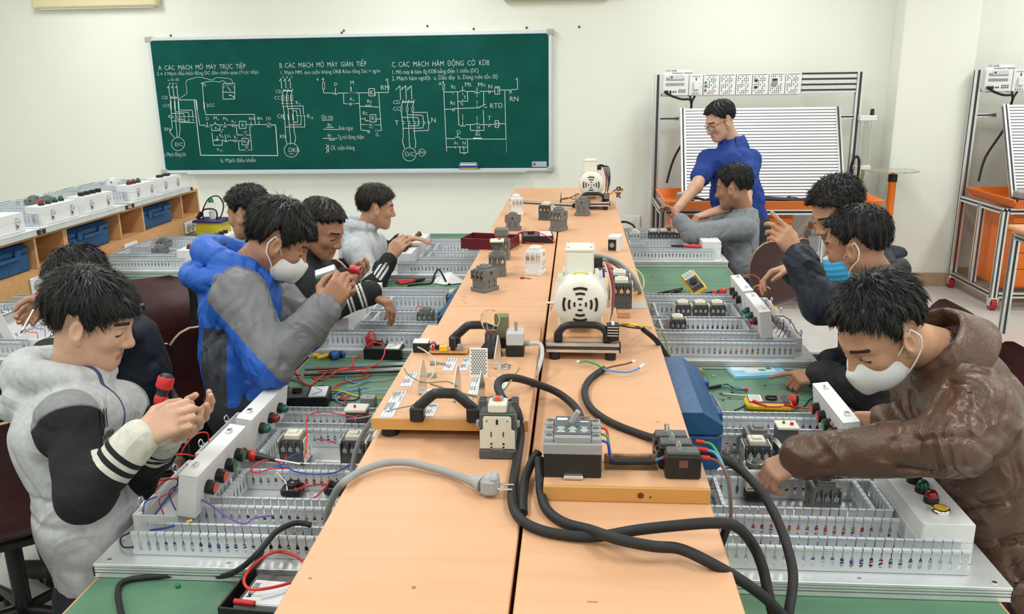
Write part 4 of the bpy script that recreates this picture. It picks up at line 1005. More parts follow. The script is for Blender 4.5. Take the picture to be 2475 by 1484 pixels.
obj('coil_cover', MB().box((0,-.004,.107), (.038,.04,.020), b=.003), M_offw, t); obj('switch_bar', MB().box((0,.0,.121), (.022,.012,.008), b=.002), M_greymetal, t); obj('orange_slider', MB().box((0,-.003,.122), (.009,.012,.009), b=.001), M_obut, t)
for s in (-1,1):
    for k in range(3): obj('terminal_fin', MB().box((s*.034,.006+k*.012,.10), (.014,.005,.026), b=.001), M_cdark, t)
    obj('side_clip', MB().box((s*.041,-.012,.070), (.008,.012,.014), b=.002), M_greymetal, t)
# white timer cube
q = P(1487, 608, ZS); t = thing('timer_relay', 'white timer cube with a black dial face on the right shelf', 'timer', xf((q.x, q.y+.03, ZS), (0,0,math.radians(-14))))
obj('case', MB().box((0,0,.035), (.055,.075,.07), b=.003), M_white, t); obj('face', MB().box((-.006,-.0385,.031), (.036,.003,.05)), M_black, t); obj('dial', MB().cyl((-.006,-.040,.031), (-.006,-.044,.031), .011, n=12), M_greymetal, t)
# aluminium bar across the gap
a, b = P(1250, 489, ZS+.012), P(1386, 497, ZS+.012)
t = thing('aluminium_bar', 'slotted aluminium bar lying across both island shelves', 'bar', xf((0,0,0))); m = MB(); profile(m, a, b, .024); obj('bar', m, [M_alu, M_dslot], t); obj('end_cap', MB().box((0,0,0), (.008,.025,.025), b=.002), M_black, t, frame(b, b-a, (0,0,1)))
# maroon tray
q = P(1186, 600, ZS)
t = thing('parts_tray', 'open maroon plastic tray overhanging the left shelf edge', 'tray', xf((q.x-.005, q.y+.04, ZS), (0,0,math.radians(-14)))); M_mar = mat('maroon_plastic', (.13,.010,.016), .42); w_, d_, h_ = .235, .15, .05
obj('floor_panel', MB().box((0,0,.002), (w_,d_,.004)), M_mar, t)
for x in (-1,1): obj('side_wall', MB().box((x*w_/2,0,h_/2), (.004,d_+.004,h_), b=.001), M_mar, t)
for y in (-1,1): obj('end_wall', MB().box((0,y*d_/2,h_/2), (w_,.004,h_), b=.001), M_mar, t)
def analog_meter(label, M, leads=True, plug=True):
    """black wedge meter, x length .15, y depth .10; silver scale window at +x"""
    t = thing('analog_multimeter', label, 'multimeter', M, 'black analog multimeters')
    pr = [(-.05,0),(.05,0),(.05,.040),(-.05,.034)]
    obj('case', MB().prism(pr, -.075, .075, 0, frame((0,0,0), (0,1,0), (1,0,0))), M_black, t)
    f = obj('face_plate', MB().box((-.030,0,.0385), (.07,.088,.002), 0, Matrix.Rotation(.06,4,'X')), M_cdark, t)
    obj('scale_window', MB().box((.040,0,.0388), (.056,.082,.003), 0, Matrix.Rotation(.06,4,'X')), M_paper, t)
    obj('scale_arc', MB().tube([(.022+.004*0,.03,.0425),(.05,.0,.0412),(.022,-.03,.0395)], .0006, 4), M_ink, t)
    obj('selector_knob', MB().cyl((-.03,0,.038), (-.03,0,.047), .017, n=16).box((-.03,0,.049), (.03,.005,.004)), M_black, t)
    return t
q = P(1298, 586, ZS); t = analog_meter('black multimeter with red leads on the left island shelf', xf((q.x, q.y+.02, ZS), (0,0,math.radians(6))))
obj('red_lead', MB().tube([(-.03,.03,.045),(.0,-.01,.05),(.05,-.05,.03),(.08,-.06,.006)], .003, 6), M_redw, t); obj('red_lead', MB().tube([(-.03,.03,.045),(-.08,.04,.04),(-.13,.03,.006),(-.10,-.02,.005),(-.04,-.06,.005),(.03,-.07,.004)], .003, 6), M_redw, t); obj('black_lead', MB().tube([(-.04,.035,.045),(-.09,.06,.03),(-.14,.05,.005)], .003, 6), M_blkw, t)
t = thing('wire_clip', 'short red test clip on the left shelf', 'clip', xf(P(1262, 674, ZS))); obj('clip', MB().box((0,0,.004), (.018,.007,.007), b=.002), M_red, t); obj('lead', MB().tube([(.008,0,.004),(.025,-.003,.003),(.035,-.008,.0025)], .0018, 5), M_brnw, t)
# ---------------------------------------------------------------- motor stands
def motor_stand(label, M, near):
    t = thing('motor_stand', label, 'motor', M, 'white motors on aluminium stands'); AL = [M_alu, M_dslot]
    for y in (.0, .36): m = MB(); profile(m, (-.103,y,.035), (.103,y,.035), .026); obj('base_bar', m, AL, t); 
    for y in (.0, .36):
        for x in (-.103,.103): obj('bar_cap', MB().box((x,y,.035), (.004,.028,.028), b=.001), M_black, t)
        for x in (-.078,.078): obj('rubber_foot', MB().cyl((x,y,0), (x,y,.022), .015, n=14), M_rubber, t)
    obj('base_board', MB().box((0,.18,.045), (.205,.335,.016), b=.001), M_beech_x, t)
    def handle(y): obj('handle', MB().tube([(-.068,y,.052),(-.066,y,.072),(-.046,y,.092),(0,y,.095),(.046,y,.092),(.066,y,.072),(.068,y,.052)], .0105, 8, res=3).box((-.068,y,.06), (.024,.024,.03), b=.004).box((.068,y,.06), (.024,.024,.03), b=.004), M_black, t)
    handle(.012); 
    cz = .143; M_mw = mat('motor_ivory_enamel', (.78,.77,.69), .3); R_ = .076
    MY = frame((-.008,.09,cz), (1,0,0), (0,-1,0))
    c = obj('fan_cover', MB().lathe([(R_,-.06),(R_,.005),(R_*.985,.016),(R_*.93,.027),(R_*.80,.034),(R_*.6,.038),(0,.040)], 40, 0, MY), M_mw, t)
    sl = MB()
    def arc(r, a0, a1, w=.0055, y=.0385):
        k = max(3, int((a1-a0)/.12)); pts = [(r+w/2, a0+(a1-a0)*i/k) for i in range(k+1)]+[(r-w/2, a1-(a1-a0)*i/k) for i in range(k+1)]
        sl.prism([(p*math.cos(a), p*math.sin(a)) for p, a in pts], y-.004, y+.0012, 0, MY)
    for q_ in range(4):
        a = q_*PI/2; arc(.047, a-.42, a+.42, .0065, .0388); arc(.032, a-.42, a+.42, .006, .0395); arc(.0165, a-.4, a+.4, .005, .0398)
    sl.prism([(.0035*math.cos(k), .0035*math.sin(k)) for k in [i*PI/4 for i in range(8)]], .036, .0412, 0, MY)
    obj('vent_slots', sl, M_black, c)['kind'] = 'stuff'
    obj('motor_body', MB().cyl((-.008,.13,cz), (-.008,.30,cz), .070, n=28), M_mw, t)
    for k in range(14):
        a = PI*(.12+.76*k/13) if k % 2 else -PI*(.12+.76*k/13)
        obj('cooling_fin', MB().box((0,.215,.073), (.003,.15,.012), 0, Matrix.Translation((-.008,0,cz)) @ Matrix.Rotation(a,4,'Y')), M_mw, t)
    obj('end_shield', MB().lathe([(.066,0),(.066,.012),(.05,.02),(.02,.024),(.02,.03),(0,.03)], 28, 0, frame((-.008,.30,cz), (1,0,0), (0,1,0))), M_mw, t); obj('shaft', MB().cyl((-.008,.32,cz), (-.008,.36,cz), .008, n=12), M_chrome, t)
    obj('terminal_box', MB().box((-.012,.19,cz+.098), (.082,.09,.070), b=.006), M_mw, t); obj('box_lid', MB().box((-.012,.19,cz+.136), (.086,.094,.012), b=.004), M_mw, t)
    ls = MB()
    for x in (-.044,.020):
        for y in (.155,.225): ls.cyl((x,y,cz+.142), (x,y,cz+.145), .004, n=7)
    obj('lid_screws', ls, M_chrome, t)['kind'] = 'stuff'
    obj('sticker', MB().box((-.002,0,0), (.045,.016,.0008), 0, frame((-.006,.115,cz+.0768), (1,0,0), (0,-.12,1))), mat('sticker_yellow', (.62,.60,.12), .5), t)
    obj('motor_foot', MB().box((-.008,.20,.066), (.13,.12,.03), b=.004), M_mw, t)
    tb = obj('terminal_block', MB().box((.083,.018,.075), (.034,.036,.044), b=.002), M_black, t); st = MB()
    for k in range(5): st.box((.083,.018,.0985-.0), (.008,.030,.004)) if k == 0 else st.box((.083,-.0005,.06+.008*k), (.030,.002,.002))
    obj('jumper_strip', st, M_offw, tb)['kind'] = 'stuff'
    obj('cable_gland', MB().cyl((.03,.19,cz+.09), (.055,.19,cz+.09), .016, n=12), M_black, t)
    for k, (mm, o) in enumerate(((mat('dark_red_wire', (.30,.012,.03), .42),0),(MATS['dark_red_wire'],.004),(M_brnw,.008),(M_whtw,-.003))): obj('motor_lead', MB().tube([(.05,.19,cz+.09),(.066+o*.6,.16,cz+.088),(.082+o*.7,.13,cz+.03+o),(.080+o*.5,.09,.115),(.070,.05,.085),(.072+o,.03,.075)], .0023, 6), mm, t)
    return t
q = P(1408, 838, ZS+.035); ms1 = motor_stand('large white motor on a stand with a round slotted fan cover, nearer one', xf((q.x, q.y, ZS), (0,0,math.radians(-1))), True)
q = P(1432, 493, ZS+.035); ms2 = motor_stand('white motor on a stand at the far end of the island', xf((q.x, q.y, ZS), (0,0,0)), False)
for k, (mm, a) in enumerate(((M_redw,0),(M_bluew,.02),(M_yelw,-.02),(M_blkw,.04))): obj('loose_lead', MB().tube([(.09,.02,.08),(.13,.05+a,.10),(.17,.08+a,.06+.02*k),(.15,.12,.12-.02*k),(.19,.14+a,.10)], .0035, 5), mm, ms2)
obj('loose_lead', MB().tube([(-.09,.06,.05),(-.15,.09,.06),(-.19,.12,.045),(-.14,.16,.05),(-.08,.14,.08)], .0035, 5), M_brnw, ms2)
for k in range(3): obj('loose_lead', MB().tube([(.045,.19,.25-.01*k),(.075+.01*k,.17,.24),(.095+.006*k,.12,.17),(.09,.06,.10),(.08,.03,.08)], .0035, 5), M_blkw, ms2)
# control gear behind the near motor
Xm = ms1.location.x
t = thing('motor_control_plate', 'beech base with contactors and grey cable behind the near motor', 'control gear', xf((Xm+.075, 2.64, ZS), (0,0,math.radians(-2)))); G2 = t
obj('base_board', MB().box((-.02,.16,.010), (.21,.36,.020), b=.002), M_beech_x, t)
for i, (x, y) in enumerate(((.055,.06),(.05,.17))): contactor(t, xf((x,y,.0205), (0,0,0)), 'beige')
obj('rail_terminal', MB().box((.05,.26,.045), (.05,.03,.05), b=.003).box((.05,.26,.075), (.03,.02,.012)), M_black, t); obj('rail_terminal', MB().box((.05,.30,.040), (.05,.03,.04), b=.003), M_black, t)
obj('proximity_sensor', MB().cyl((-.09,.28,.08), (-.05,.28,.08), .011, n=12).cyl((-.05,.28,.08), (-.03,.28,.08), .016, n=12), M_alu, t); obj('blue_gland', MB().cyl((-.03,.28,.08), (.0,.28,.08), .0165, n=12), M_bluep, t); obj('sensor_post', MB().box((-.06,.28,.045), (.03,.03,.05), b=.003), M_alu, t)
obj('brass_fitting', MB().cyl((-.13,.12,.05), (-.10,.12,.05), .012, n=10), M_blackm, t); obj('bracket', MB().box((-.11,.21,.06), (.004,.04,.08)).box((-.10,.21,.024), (.03,.04,.004)), M_alu, t)
for k, mm in enumerate((M_redw, M_bluew, M_yelw, M_purw)): obj('lead', MB().tube([(-.02,.27+.005*k,.10),(.01,.26,.12-.01*k),(.04,.25,.09),(.06,.20-.02*k,.10)], .0022, 5), mm, t)
# grey cable arching over the right edge
def cable(name, label, pts, r, mm, cat='cable', n=10, res=8, group=None):
    return tag(obj(name, MB().tube(pts, r, n, res=res), mm), label, cat, group)
cable('grey_cable', 'doubled grey cable arching from the motor gear over the right shelf edge', [P(1385,630,ZS+.16), P(1400,622,ZS+.17), P(1440,617,ZS+.15), P(1490,632,ZS+.12), P(1525,662,ZS+.08), P(1545,700,ZS+.02), P(1552,740,1.0), P(1560,775,.93)], .0075, M_gryw)
cable('grey_cable', 'second grey cable running beside the doubled one over the motor', [P(1388,640,ZS+.15), P(1415,630,ZS+.155), P(1460,628,ZS+.13), P(1500,648,ZS+.09), P(1530,685,ZS+.04), P(1546,730,.99), P(1553,765,.93)], .0065, M_gryw)
cable('yellow_wire', 'thin pale yellow wire looping off the shelf right of the motor', [P(1500,658,ZS+.05), P(1528,646,ZS+.05), P(1552,665,ZS+.04), P(1556,690,ZS+.02), P(1545,702,ZS+.01), P(1520,690,ZS+.005)], .0018, mat('pale_yellow_wire', (.62,.60,.28), .4), 'wire', 6)
cable('yellow_wire', 'short yellow wire lying behind the motor contactors', [P(1500,656,ZS+.01), P(1512,664,ZS+.01), P(1524,662,ZS+.004)], .0018, M_yelw, 'wire', 6)
q = P(1540, 738, ZS); tag(obj('instruction_card', MB().box((0,0,.001), (.066,.085,.0015)), mat('grey_card', (.52,.50,.49), .4), None, xf((q.x-.004, q.y, ZS))), 'grey plastic card on the right shelf edge beside the motor gear', 'card')
q = P(1335, 735, ZS); tag(obj('pen', MB().cyl((-.02,0,.005), (.04,-.01,.005), .0045, .003, n=8), M_white, None, xf(q)), 'white pen tip beside the near motor', 'pen')
# multicore lead leaving the near motor's terminal block
L0 = [P(1490,775,ZS+.08), P(1520,778,ZS+.08), P(1553,795,ZS+.06), P(1585,822,ZS+.02), P(1612,860,1.02), P(1632,895,.95), P(1640,925,.86)]
cable('black_cable', 'black multicore cable leaving the near motor over the right shelf edge', L0[2:], .0075, M_blkw)
for k, (mm, nm) in enumerate(((M_redw,'red'),(M_bluew,'blue'),(M_yelw,'yellow'),(M_grnw,'green'),(M_blkw,'black'))):
    o = Vector((.003*(k-2), .004*(k-2), .004*(k % 3)))
    cable('motor_wire', f'{nm} wire between the motor terminal block and the black cable', [P(1496,788,ZS+.06)+o*.5, P(1518,780+4*k,ZS+.07)+o, P(1540,786+3*k,ZS+.065)+o, L0[2]+o*.3], .0022, mm, 'wire', 6)
cable('motor_wire', 'yellow wire trailing from the motor onto the right middle board', [P(1500,784,ZS+.06), P(1545,787,ZS+.07), P(1590,795,1.02), P(1606,815,.95), P(1612,840,.87), P(1622,862,.80)], .0025, M_yelw, 'wire', 6)
# ---------------------------------------------------------------- sensor training board
SX0, SX1, SY0, SY1, SZ = -.442, -.098, 1.645, 2.36, ZS+.022
t = thing('sensor_board', 'beech sensor training board with white labels, bulb and black handles', 'training board', xf((SX0, SY0, ZS))); W_, D_ = SX1-SX0, SY1-SY0
obj('board', MB().box((W_/2, D_/2, .035), (W_, D_, .026), b=.002), M_beech, t); obj('front_edge', MB().box((W_/2, -.0006, .035), (W_-.002,.0012,.025)), M_pine, t)
for x in (.035, W_-.035):
    for y in (.03, D_-.03): obj('rubber_foot', MB().cyl((x,y,0), (x,y,.0225), .02, .018, n=16), M_rubber, t)
ZT_ = .048
def lp_(px, py, z=ZS+.048): q = P(px, py, z); return Vector((q.x-SX0, q.y-SY0, z-ZS))
def handle2(a, b):
    h = .062; d = (b-a); u = d.normalized(); up = Vector((0,0,1))
    obj('handle', MB().tube([a, a+up*h*.42, a+u*.012+up*h*.62, a+u*.034+up*h*.94, a+u*.046+up*h, b-u*.046+up*h, b-u*.034+up*h*.94, b-u*.012+up*h*.62, b+up*h*.42, b], .0118, 8, res=2).box(a+up*.016, (.03,.03,.034), b=.004).box(b+up*.016, (.03,.03,.034), b=.004), M_black, t)
handle2(lp_(1010,1015), lp_(1146,1017)); handle2(lp_(1100,838), lp_(1195,838)+Vector((.02,0,0)))
def card(px0, py0, px1, py1, title, lines=4, big=False):
    """printed label; text reads towards the right row, as on the board"""
    a, b = lp_(px0, py0), lp_(px1, py1); x0, x1 = min(a.x,b.x), max(a.x,b.x); y0, y1 = min(a.y,b.y), max(a.y,b.y)
    c = obj('label_card', MB().box(((x0+x1)/2,(y0+y1)/2,ZT_+.0006), (x1-x0,y1-y0,.0012)), M_paper, t); k = MB(); z = ZT_+.0016
    for x in (x0+.001, x1-.001, x1-(x1-x0)*.27, x0+(x1-x0)*.5, x0+(x1-x0)*.25): k.box((x,(y0+y1)/2,z), (.0006,y1-y0-.002,.0004))
    for y in (y0+.001, y1-.001, y0+(y1-y0)*.3): k.box(((x0+x1)/2,y,z), (x1-x0-.002,.0006,.0004))
    rr = random.Random(int(px0))
    for i in range(5 if not big else 8):
        x = x0+(x1-x0)*(.08+.62*i/(5 if not big else 8))
        for j in range(2): l_ = (y1-y0)*(.12+.2*rr.random()); k.box((x, y1-.008-l_/2-j*(y1-y0)*.42, z), (.0013,l_,.0004))
    obj('label_print', k, mat('grey_print', (.22,.23,.25), .6), c)['kind'] = 'stuff'
    s = (x1-x0)*.27*(.80 if big else .62); T = MB(); put_text(T, title, s, frame((x1-(x1-x0)*.235, y1-.006, z), (0,-1,0), (0,0,1)), thin=.004, sx=min(1., (y1-y0-.010)/(s*len(title)*.52)))
    obj('label_lettering', T, M_ink, c)
card(915,1010,985,945,'Sensor Train Board 4/5',8,True); card(965,935,1012,900,'Photo Sensor'); card(1068,897,1108,866,'Motion Sensor'); card(1108,897,1140,866,'Press Sensor'); card(1128,955,1168,916,'Photo Sensor'); card(1192,944,1232,906,'Press Sensor'); card(1022,1008,1062,975,'Press Sensor')
M_steel = mat('bracket_steel', (.70,.68,.62), .28, .9)
for i, (px, py) in enumerate(((1038,950),(1122,968),(1218,888),(1180,985))):
    a = lp_(px, py); m = MB().box((a.x,a.y,ZT_+.001), (.034,.036,.002)).prism([(-.018,0),(.018,0),(.018,.05),(.010,.078),(.004,.085),(-.018,.03)], -.001, .001, 0, frame((a.x-.016,a.y,ZT_), (.38,.92,0), (.92,-.38,0))); br = obj('angle_bracket', m, M_steel, t)
    sc_ = MB()
    for y in (-.009,.009): sc_.cyl((a.x+.004,a.y+y,ZT_+.002), (a.x+.004,a.y+y,ZT_+.005), .0055, n=9)
    obj('screw_heads', sc_, M_chrome, br)['kind'] = 'stuff'
a, b = lp_(1137,912), lp_(1178,908)
g = obj('perforated_plate', MB().box((0,0,.036), (.045,.003,.074), b=.001), M_white, t, xf(((a.x+b.x)/2, a.y, ZT_), (-.18,0,0))); hl = MB()
for r in range(13):
    for c_ in range(6): hl.box((-.0165+c_*.0063+(.003 if r % 2 else 0), -.0021, .010+r*.0048), (.0036,.0006,.0026))
obj('perforations', hl, M_cdark, g)['kind'] = 'stuff'
q = lp_(1186, 862); bs = obj('lamp_socket', MB().lathe([(.030,0),(.030,.010),(.027,.022),(.016,.036),(.0155,.062),(.0,.062)], 24, 0, xf((q.x,q.y+.01,ZT_))), M_black, t)
obj('bulb', MB().lathe([(.010,.060),(.012,.068),(.021,.080),(.0265,.096),(.024,.112),(.014,.122),(0,.125)], 20, 0, xf((q.x,q.y+.01,ZT_))), M_glass, t); obj('bulb_base', MB().cyl((q.x,q.y+.01,ZT_+.060), (q.x,q.y+.01,ZT_+.072), .012, n=14), M_brnw, t); obj('filament', MB().tube([(q.x-.006,q.y+.01,ZT_+.072),(q.x-.008,q.y+.01,ZT_+.09),(q.x,q.y+.01,ZT_+.096),(q.x+.008,q.y+.01,ZT_+.09),(q.x+.006,q.y+.01,ZT_+.072)], .001, 5), M_chrome, t)
q = lp_(1205, 842); obj('transformer', MB().box((q.x+.006,q.y+.02,ZT_+.045), (.042,.036,.09), b=.002), mat('transformer_olive', (.25,.25,.15), .4, .5), t)
q = lp_(1246, 856); sw = obj('switch_box', MB().box((q.x,q.y,ZT_+.016), (.048,.05,.03), b=.002), M_black, t); obj('switch_cover', MB().box((q.x,q.y,ZT_+.048), (.046,.048,.036), b=.003), mat('light_grey_plastic', (.52,.54,.56), .45), sw); obj('toggle', MB().box((q.x+.002,q.y,ZT_+.078), (.008,.008,.026), b=.001), M_greymetal, sw); obj('conduit_gland', MB().cyl((q.x+.024,q.y,ZT_+.03), (q.x+.036,q.y,ZT_+.03), .007, n=10), M_greymetal, sw)
obj('supply_cord', MB().tube([(q.x+.036,q.y,ZT_+.03),(q.x+.066,q.y-.005,ZT_+.03),(q.x+.072,q.y-.03,ZT_+.01),(q.x+.066,q.y-.07,ZT_-.01),(q.x+.058,q.y-.085,ZT_-.03)], .006, 8), mat('pale_grey_cord', (.50,.53,.55), .5), t)
q = lp_(1085, 852); pc = obj('circuit_board', MB().box((q.x,q.y,ZT_+.006), (.105,.045,.0025)), mat('pcb_tan', (.52,.27,.09), .5), t)
for (x, y, sx, sy, sz, mm, nm) in ((-.012,-.012,.022,.014,.016,M_yel,'yellow_capacitor'),(.012,.0,.012,.016,.034,M_black,'heat_sink'),(-.025,.006,.028,.008,.012,M_black,'fuse_holder'),(.030,.0,.014,.012,.016,M_greymetal,'terminal'),(-.042,-.006,.006,.006,.016,M_red,'red_led')): obj(nm, MB().box((q.x+x,q.y+y,ZT_+.0075+sz/2), (sx,sy,sz), b=.0015), mm, pc)
q = lp_(1015, 850); rl = obj('relay', MB().box((q.x+.004,q.y+.005,ZT_+.014), (.042,.034,.026), b=.002), M_black, t); obj('relay_top', MB().box((q.x+.004,q.y+.005,ZT_+.0285), (.042,.034,.004), b=.001), M_alu, rl)
for k, mm in enumerate((M_bluew, M_redw, M_bluew, M_redw)): obj('lead', MB().tube([(q.x+.025,q.y+.003*k,ZT_+.016),(q.x+.038,q.y-.004+.004*k,ZT_+.026),(q.x+.050,q.y,ZT_+.012)], .0018, 5), mm, t)
q = lp_(1045, 905); obj('sensor_head', MB().cyl((q.x-.004,q.y,ZT_+.03), (q.x+.012,q.y,ZT_+.03), .007, n=10).cyl((q.x+.012,q.y,ZT_+.03), (q.x+.035,q.y,ZT_+.028), .004, n=8).box((q.x+.002,q.y-.02,ZT_+.006), (.022,.012,.012), b=.001), M_greymetal, t)
tw = mat('twisted_olive_wire', (.30,.26,.15), .5)
obj('sensor_wire', MB().tube([lp_(1008,838,ZS+.06), lp_(1030,850,ZS+.11), lp_(1052,872,ZS+.10), lp_(1046,905,ZS+.08), lp_(1036,915,ZS+.09)], .002, 5), mat('pale_wire', (.56,.56,.45), .5), t)
obj('sensor_wire', MB().tube([lp_(977,890,ZS+.07), lp_(985,903,ZS+.07), lp_(1010,920,ZS+.07), lp_(1034,925,ZS+.08), lp_(1080,922,ZS+.09), lp_(1106,934,ZS+.085)], .002, 5), tw, t)
obj('sensor_wire', MB().tube([lp_(1040,928,ZS+.08), lp_(1080,940,ZS+.055), lp_(1130,953,ZS+.052), lp_(1180,960,ZS+.052), lp_(1215,945,ZS+.07), lp_(1240,912,ZS+.09), lp_(1256,888,ZS+.10)], .0022, 5), tw, t)
cable('thin_wire', 'thin grey wire running from the sensor board down to the front left board', [P(1055,980,ZS+.055), P(1000,980,ZS+.06), P(950,990,ZS+.055), P(905,1003,ZS+.02), P(870,1010,.95), P(840,1012,.88)], .002, M_gryw, 'wire', 6)
cable('grey_cable', 'grey cord hanging from under the sensor board corner', [P(903,1012,ZS+.01), P(890,1028,1.05), P(870,1063,.98), P(856,1105,.92), P(850,1145,.87)], .006, M_gryw)
# grey mains plug on its cord
cable('grey_power_cord', 'grey power cord curving over the left shelf edge to a plug', [P(788,1255,.85), P(794,1228,.92), P(808,1196,1.0), P(826,1170,ZS+.006), P(867,1141,ZS+.012), P(922,1121,ZS+.016), P(978,1117,ZS+.016), P(1033,1128,ZS+.014), P(1098,1147,ZS+.012), P(1148,1168,ZS+.02)], .0075, M_gryw, res=10)
q = P(1180, 1196, ZS); t = thing('mains_plug', 'grey two pin mains plug lying beside the black cable', 'plug', xf((q.x, q.y, ZS+.021), (0,0,math.radians(-5)))); M_plug = mat('plug_grey', (.36,.38,.39), .5)
obj('plug_body', MB().box((.004,0,.0), (.034,.036,.038), b=.008).cyl((-.012,0,.0), (-.034,.012,.002), .015, .009, n=12).box((.012,0,.016), (.016,.03,.012), b=.004), M_plug, t)
for y in (-.0095,.0095): obj('pin', MB().cyl((.020,y,-.002), (.048,y,-.002), .0024, n=8), M_chrome, t)
rg = MB()
for k in range(4): p_ = Vector((-.016-.005*k, .002+.0026*k, .0)); rg.cyl(p_, p_+Vector((-.002,.001,0)), .0135-.0012*k, n=12)
obj('strain_relief', rg, M_plug, t)['kind'] = 'stuff'
# ---------------------------------------------------------------- breaker board
t = thing('breaker_board', 'pine board with a grey circuit breaker and black fuse blocks', 'breaker board', xf((-.056, 1.385, ZS))); 
obj('board', MB().box((.152,.075,.015), (.305,.15,.030), b=.0015), M_pine, t); obj('board_face', MB().box((.152,.076,.0305), (.303,.146,.0012)), M_beech_x, t)
obj('cut_out', MB().box((.165,.085,.0313), (.10,.03,.001)), mat('raw_chipboard', (.16,.085,.032), .9), t); obj('cut_out_wall', MB().box((.165,.102,.040), (.10,.008,.018), b=.002), mat('rough_wood', (.30,.17,.07), .9, noise=(60,.4)), t)
obj('screw_hole', MB().cyl((.178,.0,.015), (.178,-.0008,.015), .006, n=12).cyl((.196,.0,.012), (.196,-.0008,.012), .002, n=8), mat('dark_hole', (.13,.05,.015), .9), t)
x0 = .053
b_ = obj('breaker_base', MB().box((x0,.085,.055), (.108,.105,.048), b=.002), mat('breaker_black', (.018,.017,.017), .55), t); M_bg = mat('breaker_grey', (.33,.34,.35), .5)
obj('breaker_case', MB().box((x0,.085,.0895), (.110,.108,.022), b=.002), M_bg, t); obj('breaker_top', MB().box((x0,.085,.106), (.068,.10,.016), b=.003), M_bg, t)
fp = obj('face_plate', MB().box((x0,.085,.1148), (.066,.085,.002)), mat('face_dark_grey', (.10,.105,.11), .5), t); obj('toggle_lever', MB().box((x0+.004,.094,.128), (.010,.012,.03), 0, Matrix.Translation((x0+.004,.094,.128)) @ Matrix.Rotation(.5,4,'Y') @ Matrix.Translation((-x0-.004,-.094,-.128)), b=.002), M_bg, t)
pr = MB()
for r in range(5):
    for k in range(3): pr.box((x0-.022+k*.022,.052+r*.006,.1162), (.016-.004*((r+k) % 3),.0022,.0006))
pr.box((x0-.02,.112,.1162), (.02,.010,.0006)).box((x0+.022,.10,.1162), (.016,.004,.0006)); obj('face_print', pr, M_paper, fp)['kind'] = 'stuff'
obj('green_stripe', MB().box((x0,.078,.1163), (.066,.004,.0006)), M_gdome, fp); obj('test_button', MB().cyl((x0+.02,.118,.115), (x0+.02,.118,.118), .003, n=8), M_red, fp)
for s in (-1,1):
    for k in range(3):
        tl = obj('terminal_lug', MB().box((x0+s*.044,.05+k*.035,.104), (.020,.026,.012), b=.003), M_bg, t); obj('terminal_hole', MB().cyl((x0+s*.044,.05+k*.035,.110), (x0+s*.044,.05+k*.035,.1106), .007, n=10), M_cdark, tl)
obj('din_clip', MB().box((x0+.002,.028,.036), (.036,.014,.008), b=.002), M_alu, t)
for i, (x, y) in enumerate(((.258,.052),(.250,.092),(.244,.128))):
    f = obj('fuse_block', MB().box((x,y,.055), (.066,.036,.046), b=.003), M_black, t); obj('fuse_carrier', MB().box((x,y,.081), (.060,.028,.008), b=.002), M_cdark, f); obj('glass_fuse', MB().box((x-.008,y,.092), (.010,.012,.020), b=.003), M_clear, f); obj('contact_notch', MB().box((x,y-.0185,.063), (.016,.001,.014)), M_brnw, f)
for k, mm in enumerate((M_bluew, M_grnw, M_redw)):
    obj('lead', MB().tube([(x0+.055,.05+.03*k,.100),(x0+.066,.05+.03*k,.094),(x0+.070,.05+.02*k,.07),(x0+.075,.068,.052)], .0028, 6), mm, t)
obj('link_cable', MB().tube([(x0+.072,.070,.050),(x0+.10,.072,.048),(x0+.15,.076,.048)], .0075, 10), M_blkw, t)
for k, mm in enumerate((M_lbluew, M_grnw, M_brnw)): 
    e_ = Vector((.222, .055+.034*k, .066)); obj('lead', MB().tube([(x0+.15,.076,.050),(x0+.16,.078,.055+.004*k),(.212,.072+.012*k,.052+.006*k),e_], .0026, 6), mm, t); obj('crimp_sleeve', MB().cyl(e_, e_+Vector((.014,0,0)), .004, n=8), M_red, t)
for k, mm in enumerate((M_brnw, M_lbluew, M_grnw)):
    s_ = Vector((.292, .050+.035*k, .070)); obj('crimp_sleeve', MB().cyl(s_, s_+Vector((.016,-.003,0)), .0045, n=8), M_red, t)
    obj('lead', MB().tube([s_+Vector((.014,-.003,0)), s_+Vector((.032,-.014,-.004)), s_+Vector((.046,-.035-.02*k,-.03)), Vector((.342,-.006+.004*k,-.02)), Vector((.330,-.012,-.045))], .0027, 6), mm, t)
obj('outgoing_cable', MB().tube([(.335,-.010,-.04),(.322,-.02,-.075),(.310,-.03,-.12)], .008, 8), M_blkw, t)
# ---------------------------------------------------------------- thick black cables
zc = ZS+.009
cable('black_cable', 'thick black cable looping up from the ivory contactor to the circuit breaker', [P(1218,968,ZS+.09), P(1203,935,ZS+.085), P(1214,916,ZS+.09), P(1248,914,ZS+.085), P(1299,929,ZS+.05), P(1346,948,zc+.012), P(1385,978,zc+.008), P(1402,1006,zc+.012), P(1393,1024,zc+.03), P(1380,1036,ZS+.06)], .0092, M_rubber)
cable('black_cable', 'thick black cable running down past the mains plug and off the right shelf', [P(1236,968,ZS+.08), P(1252,1000,ZS+.06), P(1258,1050,zc+.012), P(1250,1110,zc), P(1240,1170,zc), P(1240,1222,zc), P(1262,1258,zc), P(1310,1282,zc), P(1380,1295,zc), P(1450,1296,zc+.004), P(1540,1281,zc+.022), P(1640,1270,zc+.04), P(1728,1264,zc+.05), P(1778,1272,zc+.045), P(1818,1314,1.07), P(1843,1371,1.03), P(1858,1440,.99), P(1872,1500,.95)], .0092, M_rubber)
cable('black_cable', 'thick black cable dropping from the breaker into the centre gap', [P(1302,1092,ZS+.045), P(1285,1118,ZS+.03), P(1269,1160,zc+.004), P(1264,1205,zc), P(1264,1240,zc-.002)], .0088, M_rubber)
